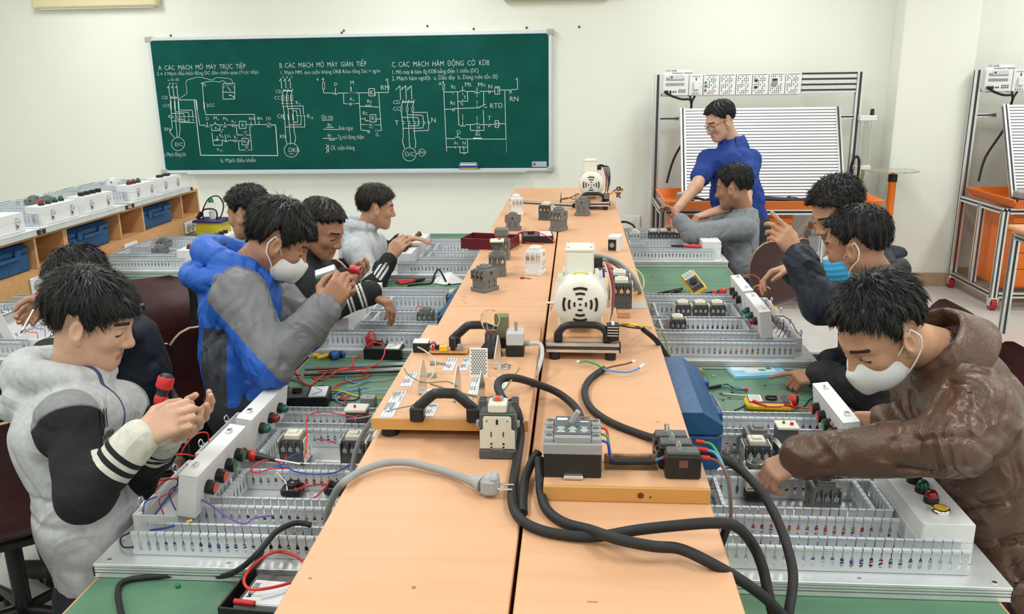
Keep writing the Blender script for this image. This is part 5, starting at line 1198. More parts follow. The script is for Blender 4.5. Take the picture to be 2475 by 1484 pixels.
cable('black_cable', 'thick black cable with a white tape ring sweeping to the lower right corner', [P(1303,1108,ZS+.05), P(1305,1150,zc+.02), P(1308,1192,zc), P(1322,1232,zc), P(1363,1263,zc), P(1427,1281,zc+.010), P(1492,1303,zc+.024), P(1577,1320,zc+.02), P(1641,1326,zc+.012), P(1705,1354,zc+.006), P(1790,1402,1.06), P(1855,1450,1.02), P(1898,1495,.98)], .0092, M_rubber)
cable('black_cable', 'thick black cable with stripped ends curving over the right shelf edge', [P(1459,892,zc), P(1426,917,zc), P(1413,948,zc), P(1428,986,zc), P(1475,1020,zc), P(1556,1052,zc), P(1641,1076,zc+.012), P(1727,1100,zc+.03), P(1790,1136,1.09), P(1842,1192,1.07), P(1880,1260,1.04), P(1906,1333,1.01), P(1917,1397,.98), P(1908,1470,.95), P(1900,1510,.93)], .0088, M_rubber)
o = P(1306, 1170, zc); tag(obj('tape_ring', MB().cyl((0,.006,0), (0,-.008,0), .0105, n=14), M_white, None, xf(o)), 'white tape ring around the black cable below the breaker', 'tape')
for nm, mm, pts, tip in (('green', M_grnw, [(1459,892),(1440,880),(1415,873),(1400,876)], (1394,872)), ('brown', M_brnw, [(1459,892),(1480,886),(1510,880),(1528,875)], (1536,871)), ('blue', M_lbluew, [(1460,893),(1490,898),(1520,899),(1545,889)], (1556,880))):
    pp = [P(x, y, zc+.006) for x, y in pts]; cable('stripped_core', f'{nm} stripped core end of the curved black cable', pp, .003, mm, 'wire', 6)
    a = pp[-1]; b = P(tip[0], tip[1], zc+.010); tag(obj('ferrule', MB().cyl(a, b, .004, .003, n=8), M_white), f'white ferrule on the {nm} core of the curved black cable', 'ferrule')
# print and pencil marks burnt into the beech
M_mark = mat('pencil_mark', (.33,.17,.08), .8)
for i, (px, py, w_, h_) in enumerate(((1700-700,1420,.006,.006),(750,1398,.006,.003),(1122,718,.018,.004),(1118,726,.010,.004),(1126,733,.014,.004),(1432,1455,.016,.002),(1590,1020,.010,.002))):
    q = P(px, py, ZS); tag(obj('surface_mark', MB().box((0,0,.0003), (w_,h_,.0004)), M_mark, None, xf(q)), 'small dark scuff mark on the beech shelf top', 'mark', 'marks on the beech')
print('island', time.time()-T0)
# ================================================================ tools and loose things on the benches
def screwdriver(label, a, b, col=None, L=None, name='screwdriver', part_of=None):
    """a = butt of the handle, b = tip"""
    col = col or M_red; a, b = Vector(a), Vector(b); d = b-a; L = d.length; M = frame(a, d, (0,0,1) if abs(d.normalized().z) < .9 else (0,1,0))
    t = thing('screwdriver', label, 'screwdriver', M, 'screwdrivers')
    def lz(pr): return MB().lathe(pr, 16, 0, frame((0,0,0), (0,0,-1) , (1,0,0)))
    obj('grip_end', lz([(0,-.001),(.012,.0),(.017,.006),(.017,.006)]), M_black, t)
    obj('grip_cap', lz([(.0165,.005),(.019,.008),(.019,.030),(.0165,.034)]), col, t); obj('grip_neck', lz([(.0165,.0335),(.013,.040),(.0125,.046),(.014,.052)]), M_black, t)
    obj('grip_ring', lz([(.014,.0515),(.0155,.054),(.0145,.070),(.013,.072)]), col, t); obj('grip_taper', lz([(.013,.0715),(.010,.090),(.006,.115),(.0055,.125)]), M_black, t)
    obj('shaft', MB().cyl((.12,0,0), (L-.012,0,0), .0032, n=10), mat('tool_steel', (.62,.63,.64), .38, .85), t); obj('tip', MB().cyl((L-.014,0,0), (L,0,0), .0034, .0016, n=8), M_blackm, t)
    return t
zb = ZB
screwdriver('red and black screwdriver lying on the right bench beside the yellow multimeter', P(1930,968,zb+.019), P(1738,951,zb+.004))
screwdriver('red and black screwdriver resting across the ducts of the front left board', P(563,1093,zb+.118), P(737,1124,zb+.10))
screwdriver('red and black screwdriver on the left bench above the red pliers', P(964,662,zb+.019), P(1095,668,zb+.004))
screwdriver('blue and black screwdriver beside the yellow pliers', P(797,861,zb+.019), P(898,842,zb+.006), M_bluep)
screwdriver('red and black screwdriver lying behind the middle right board', P(1756,705,zb+.03), P(1690,712,zb+.012))
def pliers(label, a, b, col, open_=.12, M=None):
    """a = handle ends, b = jaw tip"""
    a, b = Vector(a), Vector(b); d = b-a; L = d.length; t = thing('pliers', label, 'pliers', frame(a, d, (0,0,1)), 'pliers')
    for s in (-1,1):
        obj('handle', MB().tube([(0,s*L*.10,0),(L*.25,s*L*.115,0),(L*.48,s*L*.06,0),(L*.60,s*.006,0)], .0085, 8, res=4, taper=.006), col, t)
        obj('jaw', MB().prism([(L*.58,s*.003),(L*.60,s*.016),(L*.70,s*.017),(L*.98,s*.005),(L,s*.001),(L*.66,s*.001)], -.005+.0005*s, .005, 0), M_blackm, t)
    obj('pivot', MB().cyl((L*.62,0,-.0065), (L*.62,0,.0068), .008, n=12), M_blackm, t)
    return t
pliers('red handled pliers on the left bench below the screwdriver', P(962,684,zb+.012), P(1030,673,zb+.012), M_red)
pliers('yellow handled pliers beside the blue screwdriver', P(762,862,zb+.012), P(850,840,zb+.012), M_yel)
pliers('red handled pliers resting on the far right board', P(1694,595,zb+.105), P(1622,594,zb+.105), M_red)
pliers('black handled pliers behind the middle right board', P(1598,712,zb+.012), P(1650,697,zb+.012), M_black)
# analog meters of the left bench
q = P(928, 866, zb); t = analog_meter('black multimeter with red plugs on the left bench by the alu bars', xf((q.x, q.y+.03, zb), (0,0,math.radians(-3)), (1.02,1,1.25)))
for k, (x, y) in enumerate(((-.066,-.01),(-.050,-.034))):
    obj('banana_plug', MB().cyl((x,y,.037), (x-.002,y,.068), .0075, .0095, n=10), M_red, t)
obj('test_lead', MB().tube([(-.068,-.01,.066),(-.060,-.005,.082),(-.040,-.01,.084),(-.034,-.02,.062),(-.036,-.02,.05)], .003, 6), M_redw, t)
cable('test_lead', 'red test lead curling from the black multimeter over the alu bars', [P(887,838,zb+.07), P(900,828,zb+.085), P(922,832,zb+.075), P(930,850,zb+.05), P(918,875,zb+.03), P(890,889,zb+.03), P(850,892,zb+.032), P(820,897,zb+.032), P(780,918,zb+.006), P(756,912,zb+.004), P(757,900,zb+.012), P(785,897,zb+.030), P(830,893,zb+.03), P(858,892,zb+.03)], .003, M_redw, 'wire', 6)
cable('test_lead', 'red test lead with a red clip end reaching toward the student in blue', [P(722,906,zb+.012), P(730,920,zb+.006), P(748,931,zb+.004), P(768,918,zb+.006), P(790,900,zb+.02), P(820,893,zb+.03), P(850,886,zb+.03), P(853,870,zb+.03), P(862,862,zb+.03), P(878,858,zb+.03)], .003, M_redw, 'wire', 6)
for a, b, lab in (((714,902),(724,908),'red clip at the lead end by the blue jacket'), ((860,896),(884,902),'red crocodile clip with a bare pin on the green bench')):
    tag(obj('test_clip', MB().cyl(P(*a, zb+.016), P(*b, zb+.012), .009, .006, n=8), M_red), lab, 'clip')
for k, (y0, y1, lab) in enumerate((((737,893),(985,884),'upper of two slotted aluminium bars on the green bench'), ((735,905),(972,896),'lower of two slotted aluminium bars on the green bench'))):
    m = MB(); profile(m, P(*y0, zb+.011), P(*y1, zb+.011), .021); tag(obj('aluminium_bar', m, [M_alu, M_dslot]), lab, 'bar', 'aluminium bars')
q = P(738, 985, zb); t = analog_meter('black multimeter with a pale scale behind the front left board', xf((q.x-.005, q.y+.04, zb), (0,0,math.radians(8)), (1.05,1,1.1)))
q = P(888, 984, zb); tag(obj('grey_block', MB().box((0,.02,.016), (.05,.04,.032), b=.002).cyl((0,.02,.032), (0,.02,.034), .006, n=8), M_greymetal, None, xf(q)), 'small grey block with a white dot behind the front left board', 'block')
W = [('red', M_redw, [(897,905),(880,914),(850,920),(815,930),(806,938),(815,942)]), ('blue', M_lbluew, [(838,908),(836,915),(845,922),(870,926),(900,918)]), ('blue', M_lbluew, [(892,940),(880,936),(865,942),(830,946),(812,954),(812,966),(824,974),(845,977),(858,974)]),
     ('yellow', M_yelw, [(800,942),(830,947),(862,957),(900,964),(928,963)]), ('black', M_blkw, [(702,918),(722,922),(742,938),(760,953),(780,958),(805,952),(828,945)]), ('black', M_blkw, [(868,938),(869,955),(862,965),(845,968),(805,966),(780,963)]), ('red', M_redw, [(845,954),(830,962),(818,964)]), ('red', M_redw, [(843,962),(828,976),(814,986)]),
     ('clear', M_whtw, [(838,934),(860,930),(890,922),(925,917),(965,911)]), ('clear', M_whtw, [(874,946),(900,941),(930,940),(945,942)]), ('black', M_blkw, [(757,955),(765,940),(772,936)]), ('brown', M_brnw, [(818,950),(830,955),(822,962)])]
for i, (nm, mm, pts) in enumerate(W):
    where = ['with both ends free by the red clip','curled short piece by the red clip','bent like an S above the front board','straight long piece pointing to the shelf','from the black connector','looped round the scraps','short scrap inside the loop','short scrap pointing to the board','faint piece near the shelf edge','faint lower piece near the shelf edge','thin tail of the black connector','tiny scrap in the loop'][i]
    cable('loose_wire', f'{nm} loose wire on the green bench, {where}', [P(x, y, zb+.004+.003*(k % 2)) for k, (x, y) in enumerate(pts)], .0028 if nm != 'clear' else .0014, mm, 'wire', 6, 5, 'loose wires on the green bench')
q = P(776, 936, zb+.010); tag(obj('wire_connector', MB().box((0,0,0), (.026,.014,.014), 0, Matrix.Rotation(.6,4,'Z'), b=.003), M_black, None, xf(q)), 'small black connector lying among the loose wires', 'connector')
# bottom left: black meter case with a red lead
q = P(640, 1452, zb); t = thing('meter_case', 'open black meter case with a red lead at the bottom edge', 'meter case', xf((q.x+.03, q.y, zb), (0,0,math.radians(-4))))
obj('case_bottom', MB().box((0,.02,.004), (.16,.25,.008)), M_black, t)
for x in (-1,1): obj('case_wall', MB().box((x*.078,.02,.026), (.005,.25,.052), b=.001), M_black, t)
for y in (-.105,.145): obj('case_wall', MB().box((0,y,.026), (.16,.005,.052), b=.001), M_black, t)
me_ = obj('meter_body', MB().box((.008,-.03,.028), (.13,.12,.036), b=.004), M_cdark, t); obj('scale_plate', MB().box((.004,-.04,.0468), (.10,.085,.0016)), M_paper, t); T = MB(); put_text(T, 'METER', .018, frame((-.030,-.06,.0478), (0,1,0), (0,0,1)), thin=.008); obj('plate_lettering', T, M_ink, t)
obj('window', MB().box((.022,-.055,.048), (.055,.05,.002)), M_label, t)
obj('test_lead', MB().tube([(.06,.045,.05),(.02,.075,.062),(-.035,.085,.066),(-.062,.045,.064),(-.062,-.02,.064),(-.03,-.055,.064),(.02,-.035,.062),(.065,.005,.06)], .0034, 7), M_redw, t); obj('banana_plug', MB().cyl((.045,.05,.052), (.078,.035,.05), .007, .009, n=10), M_red, t); obj('test_probe', MB().cyl((-.055,-.082,.052), (-.01,-.085,.052), .006, n=10), M_red, t)
cable('black_cable', 'black cable lying over the front left board and the bench', [P(297,1500,zb+.007), P(288,1460,zb+.007), P(285,1428,zb+.007), P(298,1406,zb+.0075), P(345,1396,zb+.0075), P(430,1391,zb+.0075), P(530,1393,zb+.010), P(578,1376,zb+.05), P(625,1335,zb+.10), P(665,1288,zb+.112), P(700,1268,zb+.115), P(725,1264,zb+.113), P(752,1269,zb+.108)], .0065, M_rubber)
q = P(430, 1415, zb+.005); tag(obj('green_bead', MB().lathe([(0,0),(.005,.002),(.006,.005),(.004,.009),(0,.010)], 10), M_gbut, None, xf((q.x,q.y,zb))), 'tiny green bead on the front left bench', 'bead')
# folded paper, bent cable on the left bench further back
q = P(1088, 683, zb); m = MB(); m.add([(-.09,-.02,.002),(-.02,-.07,.004),(.0,.04,.050),(-.075,.07,.035),(.085,-.02,.004),(.075,.06,.003)], [(0,1,2,3),(1,4,5,2)], 0); m.add([(-.09,-.02,.003),(-.02,-.07,.005),(.0,.04,.051),(-.075,.07,.036),(.085,-.02,.005),(.075,.06,.004)], [(3,2,1,0),(2,5,4,1)], 0)
tag(obj('folded_paper', m, M_paper, None, xf((q.x,q.y,zb))), 'folded white sheet of paper on the left bench', 'paper')
cable('black_cable', 'black cable bent to a peak beside the folded paper', [P(985,690,zb+.006), P(1010,687,zb+.006), P(1042,684,zb+.008), P(1050,665,zb+.05), P(1060,651,zb+.075), P(1070,665,zb+.05), P(1080,684,zb+.008), P(1087,687,zb+.006)], .0055, M_blkw, res=5)
# yellow box with bulb at the far end of the left bench
q = P(512, 576, zb); t = thing('lamp_test_box', 'yellow box with purple lid, bulb and black cord on the left bench', 'test box', xf((q.x, q.y+.05, zb), (0,0,math.radians(-4))))
obj('box_body', MB().box((0,0,.06), (.19,.16,.12), b=.003), mat('box_yellow', (.70,.56,.06), .5), t); obj('box_lid', MB().box((0,0,.128), (.225,.19,.016), b=.002), mat('lid_purple', (.045,.035,.14), .45), t)
obj('lamp_socket', MB().cyl((-.01,.02,.136), (-.01,.02,.19), .022, n=16), M_white, t); obj('bulb', MB().lathe([(.012,.19),(.018,.20),(.028,.225),(.026,.25),(.015,.262),(0,.265)], 16, 0, xf((-.01,.02,0))), M_glass, t); obj('bulb_cap', MB().cyl((-.01,.02,.255), (-.01,.02,.285), .02, .014, n=14), M_gdome, t)
obj('wire_handle', MB().tube([(-.055,-.03,.136),(-.055,-.03,.20),(0,-.03,.215),(.05,-.03,.20),(.05,-.03,.136)], .006, 6, res=3), M_black, t); obj('cord', MB().tube([(-.08,-.02,.15),(-.06,.0,.22),(-.02,.02,.285),(.05,.02,.30),(.085,.02,.24),(.075,.0,.17),(.06,-.02,.145)], .005, 6), M_blkw, t)
obj('plug', MB().cyl((-.10,-.03,.142), (-.075,-.02,.19), .016, .010, n=10), M_black, t); obj('cord', MB().tube([(.11,.0,.14),(.16,-.01,.10),(.20,-.02,.03),(.26,-.02,.006)], .005, 6), M_blkw, t)
# right bench: exercise book, scraps, meter
a, b, c, d = P(1742,884,zb), P(1776,918,zb), P(1912,918,zb), P(1868,873,zb)
cx = (a+b+c+d)/4; ux = ((c-b)+(d-a)).normalized(); Mb = frame((cx.x,cx.y,zb), ux, (0,0,1)); bl, bw = .205, .145
t = thing('exercise_book', 'light blue exercise book with a cartoon cover under the pointing finger', 'book', Mb)
obj('pages', MB().box((0,0,.005), (bl-.004,bw-.004,.0085)), M_paper, t); obj('cover', MB().box((0,0,.0100), (bl,bw,.0015)).box((0,-bw/2,.0055), (bl,.0015,.011)).box((0,0,.0006), (bl,bw,.0012)), mat('book_blue', (.28,.62,.86), .35), t)
z_ = .0111
for (x, y, w_, h_, mm, nm) in ((-.062,.02,.055,.06,M_paper,'name_panel'),(.01,.005,.12,.10,mat('cover_pale', (.68,.82,.90), .4),'cover_picture'),(-.015,.028,.035,.022,mat('cover_orange', (.72,.34,.07), .4),'picture_patch'),(.015,.012,.04,.03,mat('cover_skin', (.80,.62,.52), .4),'picture_patch'),(.035,.032,.04,.022,mat('cover_slate', (.22,.33,.40), .4),'picture_patch'),(.02,-.02,.025,.02,mat('cover_teal', (.03,.40,.34), .4),'picture_patch'),(.05,-.006,.02,.018,M_gbut,'picture_patch'),(.075,.02,.014,.014,M_red,'picture_patch')):
    obj(nm, MB().box((x,y,z_), (w_,h_,.0006)), mm, t); z_ += .0002
cable('yellow_coil', 'small coil of yellow wire on the right bench left of the book', [P(1678,902,zb+.003)]+[P(1692,898,zb+.014)+Vector((.010*math.cos(k*PI/3), .003*k/6-.006, .010*math.sin(k*PI/3))) for k in range(20)]+[P(1705,902,zb+.003)], .0018, M_yelw, 'wire', 6, 2)
for px, py, mm, lab in ((1725,908,M_whtw,'pale cut scrap near the yellow coil'),(1673,924,M_whtw,'pale cut scrap by the blue tool box'),(1747,966,M_gbut,'dark green cut scrap left of the screwdriver'),(1763,961,M_gbut,'second green cut scrap above the screwdriver'),(1848,931,M_brnw,'brown cut scrap below the book'),(1938,951,M_redw,'red cut scrap right of the screwdriver'),(1770,948,M_blkw,'black cut scrap above the screwdriver shaft'),(1620,652,M_yelw,'yellow cut scrap on the far right bench'),(1575,668,M_redw,'red crumb on the far right bench')):
    a_ = P(px, py, zb+.003); tag(obj('wire_scrap', MB().cyl(a_-Vector((.005,-.001,0)), a_+Vector((.005,-.002,0)), .002, n=6), mm), lab, 'wire scrap', 'wire scraps')
cable('black_cable', 'black cable with coloured ends behind the front right board', [P(1650,943,zb+.008), P(1680,940,zb+.008), P(1720,936,zb+.008), P(1742,932,zb+.008)], .0065, M_blkw)
for nm, mm, pts in (('blue', M_lbluew, [(1742,932),(1768,934),(1785,936),(1800,942)]), ('black', M_blkw, [(1742,932),(1758,929),(1775,940),(1797,943)]), ('green', M_grnw, [(1742,933),(1765,939),(1785,946),(1792,948)])): cable('core_end', f'{nm} core end of the cable behind the front right board', [P(x,y,zb+.008) for x, y in pts], .0025, mm, 'wire', 6)
tag(obj('crimp_terminal', MB().cyl(P(1798,941,zb+.008), P(1808,942,zb+.008), .006, n=8), M_red), 'red crimp terminal on the cable end by the screwdriver', 'terminal')
cable('grey_cable', 'grey cable curving into the front right board', [P(1655,944,zb+.008), P(1690,944,zb+.008), P(1718,956,zb+.008), P(1735,975,zb+.012), P(1744,998,zb+.05), P(1746,1010,zb+.06)], .007, M_gryw)
def dmm(label, M, tall=False):
    t = thing('digital_multimeter', label, 'multimeter', M, 'yellow multimeters')
    obj('holster', MB().box((0,0,.016), (.155,.082,.032), b=.012), M_yel, t); obj('face', MB().box((0,0,.0325), (.135,.064,.004), b=.001), M_cdark, t); obj('screen', MB().box((-.045,0,.0355), (.034,.05,.003), b=.001), mat('lcd_grey', (.42,.47,.42), .3), t); obj('screen_frame', MB().box((-.045,0,.0345), (.042,.058,.003)), M_white, t)
    obj('selector_dial', MB().cyl((.008,0,.0345), (.008,0,.042), .02, n=18).box((.008,0,.044), (.034,.007,.005)), M_black, t); obj('jack_panel', MB().box((.052,0,.0352), (.02,.055,.002)), M_black, t); return t
q = P(1862, 996, zb); dmm('yellow and grey multimeter behind the front right board', xf((q.x, q.y+.035, zb), (0,0,math.radians(-3))))
q = P(1690, 706, zb+.02); dmm('yellow multimeter propped up behind the middle right board', xf((q.x-.02,q.y+.06,zb+.045), (math.radians(35),math.radians(28),math.radians(-62))))
cable('test_lead', 'red test lead lying over the yellow multimeter', [P(1826,974,zb+.04), P(1850,982,zb+.045), P(1880,983,zb+.045), P(1900,982,zb+.045), P(1930,984,zb+.02), P(1960,988,zb+.02), P(2000,996,zb+.05)], .003, M_redw, 'wire', 6)
tag(obj('test_probe', MB().cyl(P(1822,970,zb+.042), P(1852,982,zb+.046), .007, .004, n=8), M_red), 'red test probe handle over the yellow multimeter', 'probe'); tag(obj('test_probe', MB().cyl(P(1898,978,zb+.048), P(1925,985,zb+.03), .006, .004, n=8), M_red), 'second red probe handle at the meter\'s right end', 'probe')
cable('test_lead', 'black test lead looping behind the front right board', [P(1776,992,zb+.02), P(1795,984,zb+.02), P(1812,974,zb+.015), P(1850,970,zb+.012), P(1900,984,zb+.012), P(1940,984,zb+.012), P(1958,966,zb+.014), P(1985,953,zb+.03), P(2010,958,zb+.06)], .003, M_blkw, 'wire', 6)
cable('test_lead', 'red lead rising to the orange buttons box', [P(1970,990,zb+.02), P(1985,998,zb+.05), P(1992,980,zb+.09), P(2000,968,zb+.10), P(2010,966,zb+.10)], .003, M_redw, 'wire', 6)
cable('grey_power_cord', 'black power cord rising behind the far right board', [P(1490,540,zb+.10), P(1510,536,zb+.12), P(1528,543,zb+.06), P(1535,552,zb+.02)], .008, M_blkw)
q = P(1497, 552, zb); tag(obj('yellow_case', MB().box((0,0,.03), (.06,.05,.06), b=.008), M_yel, None, xf((.31, 5.90, zb))), 'yellow meter case edge at the far right bench', 'case')
tag(obj('plastic_strip', MB().box((0,0,.0006), (.12,.018,.001), 0, Matrix.Rotation(-.2,4,'Z')), M_paper, None, xf(P(1570,635,zb))), 'clear white plastic strip on the far right bench', 'strip')
# gear mounted on the boards, built where it sits
def lb(bd, px, py, z): q = P(px, py, zb+z); return Vector((q.x-bd.location.x, q.y-bd.location.y, zb+z-bd.location.z))
t = NR; a = lb(t, 1826, 1212, .042); o = obj('timer_socket', MB().box((a.x,a.y+.03,a.z+.012), (.05,.06,.024), b=.002), M_black, t); tm_ = obj('timer_relay', MB().box((a.x,a.y+.03,a.z+.055), (.05,.056,.062), b=.004), M_offw, t); obj('timer_dial', MB().lathe([(.024,0),(.024,.010),(.021,.012),(.019,.008),(.008,.008),(.007,.013),(0,.013)], 20, 0, xf((a.x,a.y+.03,a.z+.086))), M_clear, tm_); obj('timer_cap', MB().box((a.x,a.y+.03,a.z+.080), (.052,.058,.012), b=.003), M_white, tm_)
T = MB()
for r in range(4): T.box((a.x-.012+.004*(r % 2), a.y+.0012, a.z+.034+.007*r), (.02-.005*(r % 3),.0006,.002))
obj('timer_print', T, M_ink, tm_)['kind'] = 'stuff'
for px, py in ((1757,1118),(1830,1122)): a = lb(t, px, py, .042); fh = obj('fuse_holder', MB().box((a.x,a.y,a.z+.014), (.022,.05,.028), b=.002), M_cdark, t); obj('fuse_cap', MB().box((a.x,a.y,a.z+.036), (.014,.02,.018), b=.004), M_clear, fh)
a = lb(t, 1908, 1118, .05); ov = obj('overload_relay', MB().box((a.x,a.y+.06,a.z+.045), (.056,.05,.08), b=.003), M_cdark, t); obj('relay_face', MB().box((a.x,a.y+.055,a.z+.088), (.060,.055,.008), b=.002), M_offw, ov); obj('reset_button', MB().cyl((a.x+.012,a.y+.05,a.z+.092), (a.x+.012,a.y+.05,a.z+.099), .005, n=8), M_red, ov); obj('set_button', MB().cyl((a.x-.008,a.y+.06,a.z+.092), (a.x-.008,a.y+.06,a.z+.098), .004, n=8), M_gbut, ov)
for k in range(4): obj('wire', MB().tube([lb(t,1842,1083,.06), lb(t,1852,1068-3*k,.08+.006*k), lb(t,1870,1058+3*k,.10), lb(t,1885,1070+4*k,.10), lb(t,1893,1085+4*k,.09)], .0018, 5), M_whtw, t)
for mm, pts in ((M_yelw, [(1728,1040,.07),(1730,1068,.06),(1742,1090,.05),(1749,1105,.05)]), (M_yelw, [(1776,1166,.07),(1786,1178,.06),(1795,1186,.05)]), (M_redw, [(1832,1012,.08),(1836,1030,.07),(1838,1042,.06)]), (M_redw, [(1925,1042,.10),(1940,1055,.11),(1944,1068,.10)]), (M_bluew, [(1776,1171,.06),(1790,1174,.06),(1797,1170,.06)])): obj('wire', MB().tube([lb(t,*p) for p in pts], .002, 5), mm, t)
tag(obj('red_bead', MB().lathe([(0,0),(.005,.002),(.006,.006),(.004,.010),(0,.011)], 10), M_red, None, xf(P(2148,1302,zb+.0365))), 'small red bead on the front right board plate', 'bead')
t = NL
for px, py in ((703,1198),(808,1195)):
    a = lb(t, px, py, .04); rs = obj('relay_socket', MB().box((a.x,a.y+.02,a.z+.010), (.052,.052,.020), b=.003).cyl((a.x,a.y+.02,a.z+.02), (a.x,a.y+.02,a.z+.028), .019, n=16), M_black, t); obj('socket_centre', MB().cyl((a.x,a.y+.02,a.z+.028), (a.x,a.y+.02,a.z+.0285), .005, n=8), M_greymetal, rs)
a = lb(t, 862, 1035, .06); ov = obj('overload_relay', MB().box((a.x,a.y+.02,a.z+.03), (.06,.05,.05), b=.003), M_cdark, t); obj('relay_face', MB().box((a.x,a.y+.015,a.z+.06), (.068,.055,.010), b=.002), M_offw, ov); obj('reset_button', MB().cyl((a.x-.004,a.y+.01,a.z+.064), (a.x-.004,a.y+.01,a.z+.072), .004, n=8), M_red, ov)
NW = [(M_redw, [(690,1122,.09),(640,1112,.11),(612,1130,.105),(605,1138,.10),(625,1141,.10),(665,1131,.10),(695,1134,.09)]), (M_bluew, [(728,1093,.11),(700,1105,.11),(680,1123,.10),(662,1128,.10),(695,1130,.10),(715,1140,.10),(760,1146,.10),(810,1142,.10),(848,1122,.10)]), (M_redw, [(735,1107,.09),(742,1060,.12),(740,1020,.13),(750,1002,.13),(785,995,.125),(830,1003,.12),(862,1008,.12)]),
      (M_redw, [(858,1020,.11),(862,1006,.12),(876,1004,.11),(880,1018,.09)]), (M_redw, [(688,1115,.07),(700,1085,.09),(715,1073,.10),(732,1070,.10)]), (M_redw, [(765,1061,.08),(790,1064,.07),(812,1071,.06)]), (M_redw, [(710,1184,.06),(760,1172,.06),(800,1172,.055),(812,1180,.05)]), (M_redw, [(795,1150,.07),(796,1165,.07),(770,1195,.06),(735,1218,.06)]), (M_redw, [(712,1183,.06),(720,1168,.06),(718,1152,.07)]), (M_redw, [(728,1183,.06),(738,1168,.06),(742,1158,.07)]),
      (M_whtw, [(664,1120,.08),(668,1140,.09),(690,1165,.07),(694,1185,.06)]), (M_purw, [(440,1172,.15),(460,1195,.13),(500,1215,.11),(550,1250,.10),(590,1266,.10),(615,1252,.10),(660,1246,.09)]), (M_redw, [(430,1150,.06),(378,1160,.10),(383,1110,.14),(440,1098,.15),(474,1104,.13)]), (M_redw, [(432,1130,.09),(440,1090,.13),(470,1052,.16),(500,1046,.16),(504,1068,.13)]), (M_redw, [(366,1220,.06),(380,1180,.10),(410,1158,.12),(440,1160,.13)]), (M_bluew, [(345,1258,.06),(350,1215,.09),(380,1200,.10)]), (M_whtw, [(360,1232,.06),(390,1190,.10),(430,1150,.13)]), (M_bluew, [(362,1282,.075),(400,1276,.085),(440,1266,.09),(456,1262,.09)]), (M_blkw, [(320,1285,.06),(292,1300,.04),(298,1322,.045),(325,1322,.05)]), (M_bluew, [(368,1255,.06),(395,1215,.09),(420,1185,.11),(432,1165,.12)]), (M_redw, [(645,950,.15),(634,962,.16),(628,985,.13)])]
for mm, pts in NW: obj('wire', MB().tube([lb(t,*p) for p in pts], .0021, 5), mm, t)
obj('yellow_ferrule', MB().cyl(lb(t,450,1263,.09), lb(t,464,1258,.09), .004, n=8), M_yel, t)
t = MR
for mm, pts in ((M_redw, [(1790,690,.13),(1793,672,.17),(1815,664,.18),(1836,676,.16),(1832,700,.12)]), (M_yelw, [(1818,705,.12),(1825,692,.15),(1845,690,.16),(1862,698,.15)]), (M_bluew, [(1793,682,.14),(1810,686,.15),(1817,705,.12),(1820,735,.09)]), (M_yelw, [(1856,740,.09),(1875,742,.10),(1882,758,.09)]), (M_blkw, [(1885,760,.08),(1910,775,.07),(1925,800,.05),(1930,805,.04)]), (M_redw, [(1730,712,.09),(1755,700,.12),(1770,692,.13)]), (M_yelw, [(1726,768,.07),(1730,750,.09),(1728,740,.09)])): obj('wire', MB().tube([lb(t,*p) for p in pts], .0024, 5), mm, t)
cable('red_wire', 'thin red wire rising from the middle left board', [P(927,786,zb+.06), P(931,800,zb+.05), P(925,815,zb+.05), P(921,832,zb+.06)], .0022, M_redw, 'wire', 6)
t = ML; a = lb(t, 1016, 757, .05); obj('red_loop_wire', MB().tube([a+Vector((-.02,-.04,.02)), a+Vector((.0,-.045,.045)), a+Vector((.022,-.045,.04)), a+Vector((.02,-.045,.02)), a+Vector((-.02,-.042,.008))], .0022, 5), M_redw, t)
# power strip frame hanging out below the right bench by the middle board
t = thing('open_drawer', 'grey steel drawer frame pulled out under the right bench', 'drawer', xf((.96, 3.15, .55)))
obj('drawer_floor', MB().box((.10,.25,.0), (.30,.60,.006)), M_blackm, t)
for (x, y, sx, sy) in ((-.05,.25,.012,.60),(.25,.25,.03,.60),(.10,-.05,.30,.012),(.10,.55,.30,.03)): obj('drawer_rim', MB().box((x,y,.03), (sx,sy,.06), b=.002), M_greymetal, t)
print('tools', time.time()-T0)
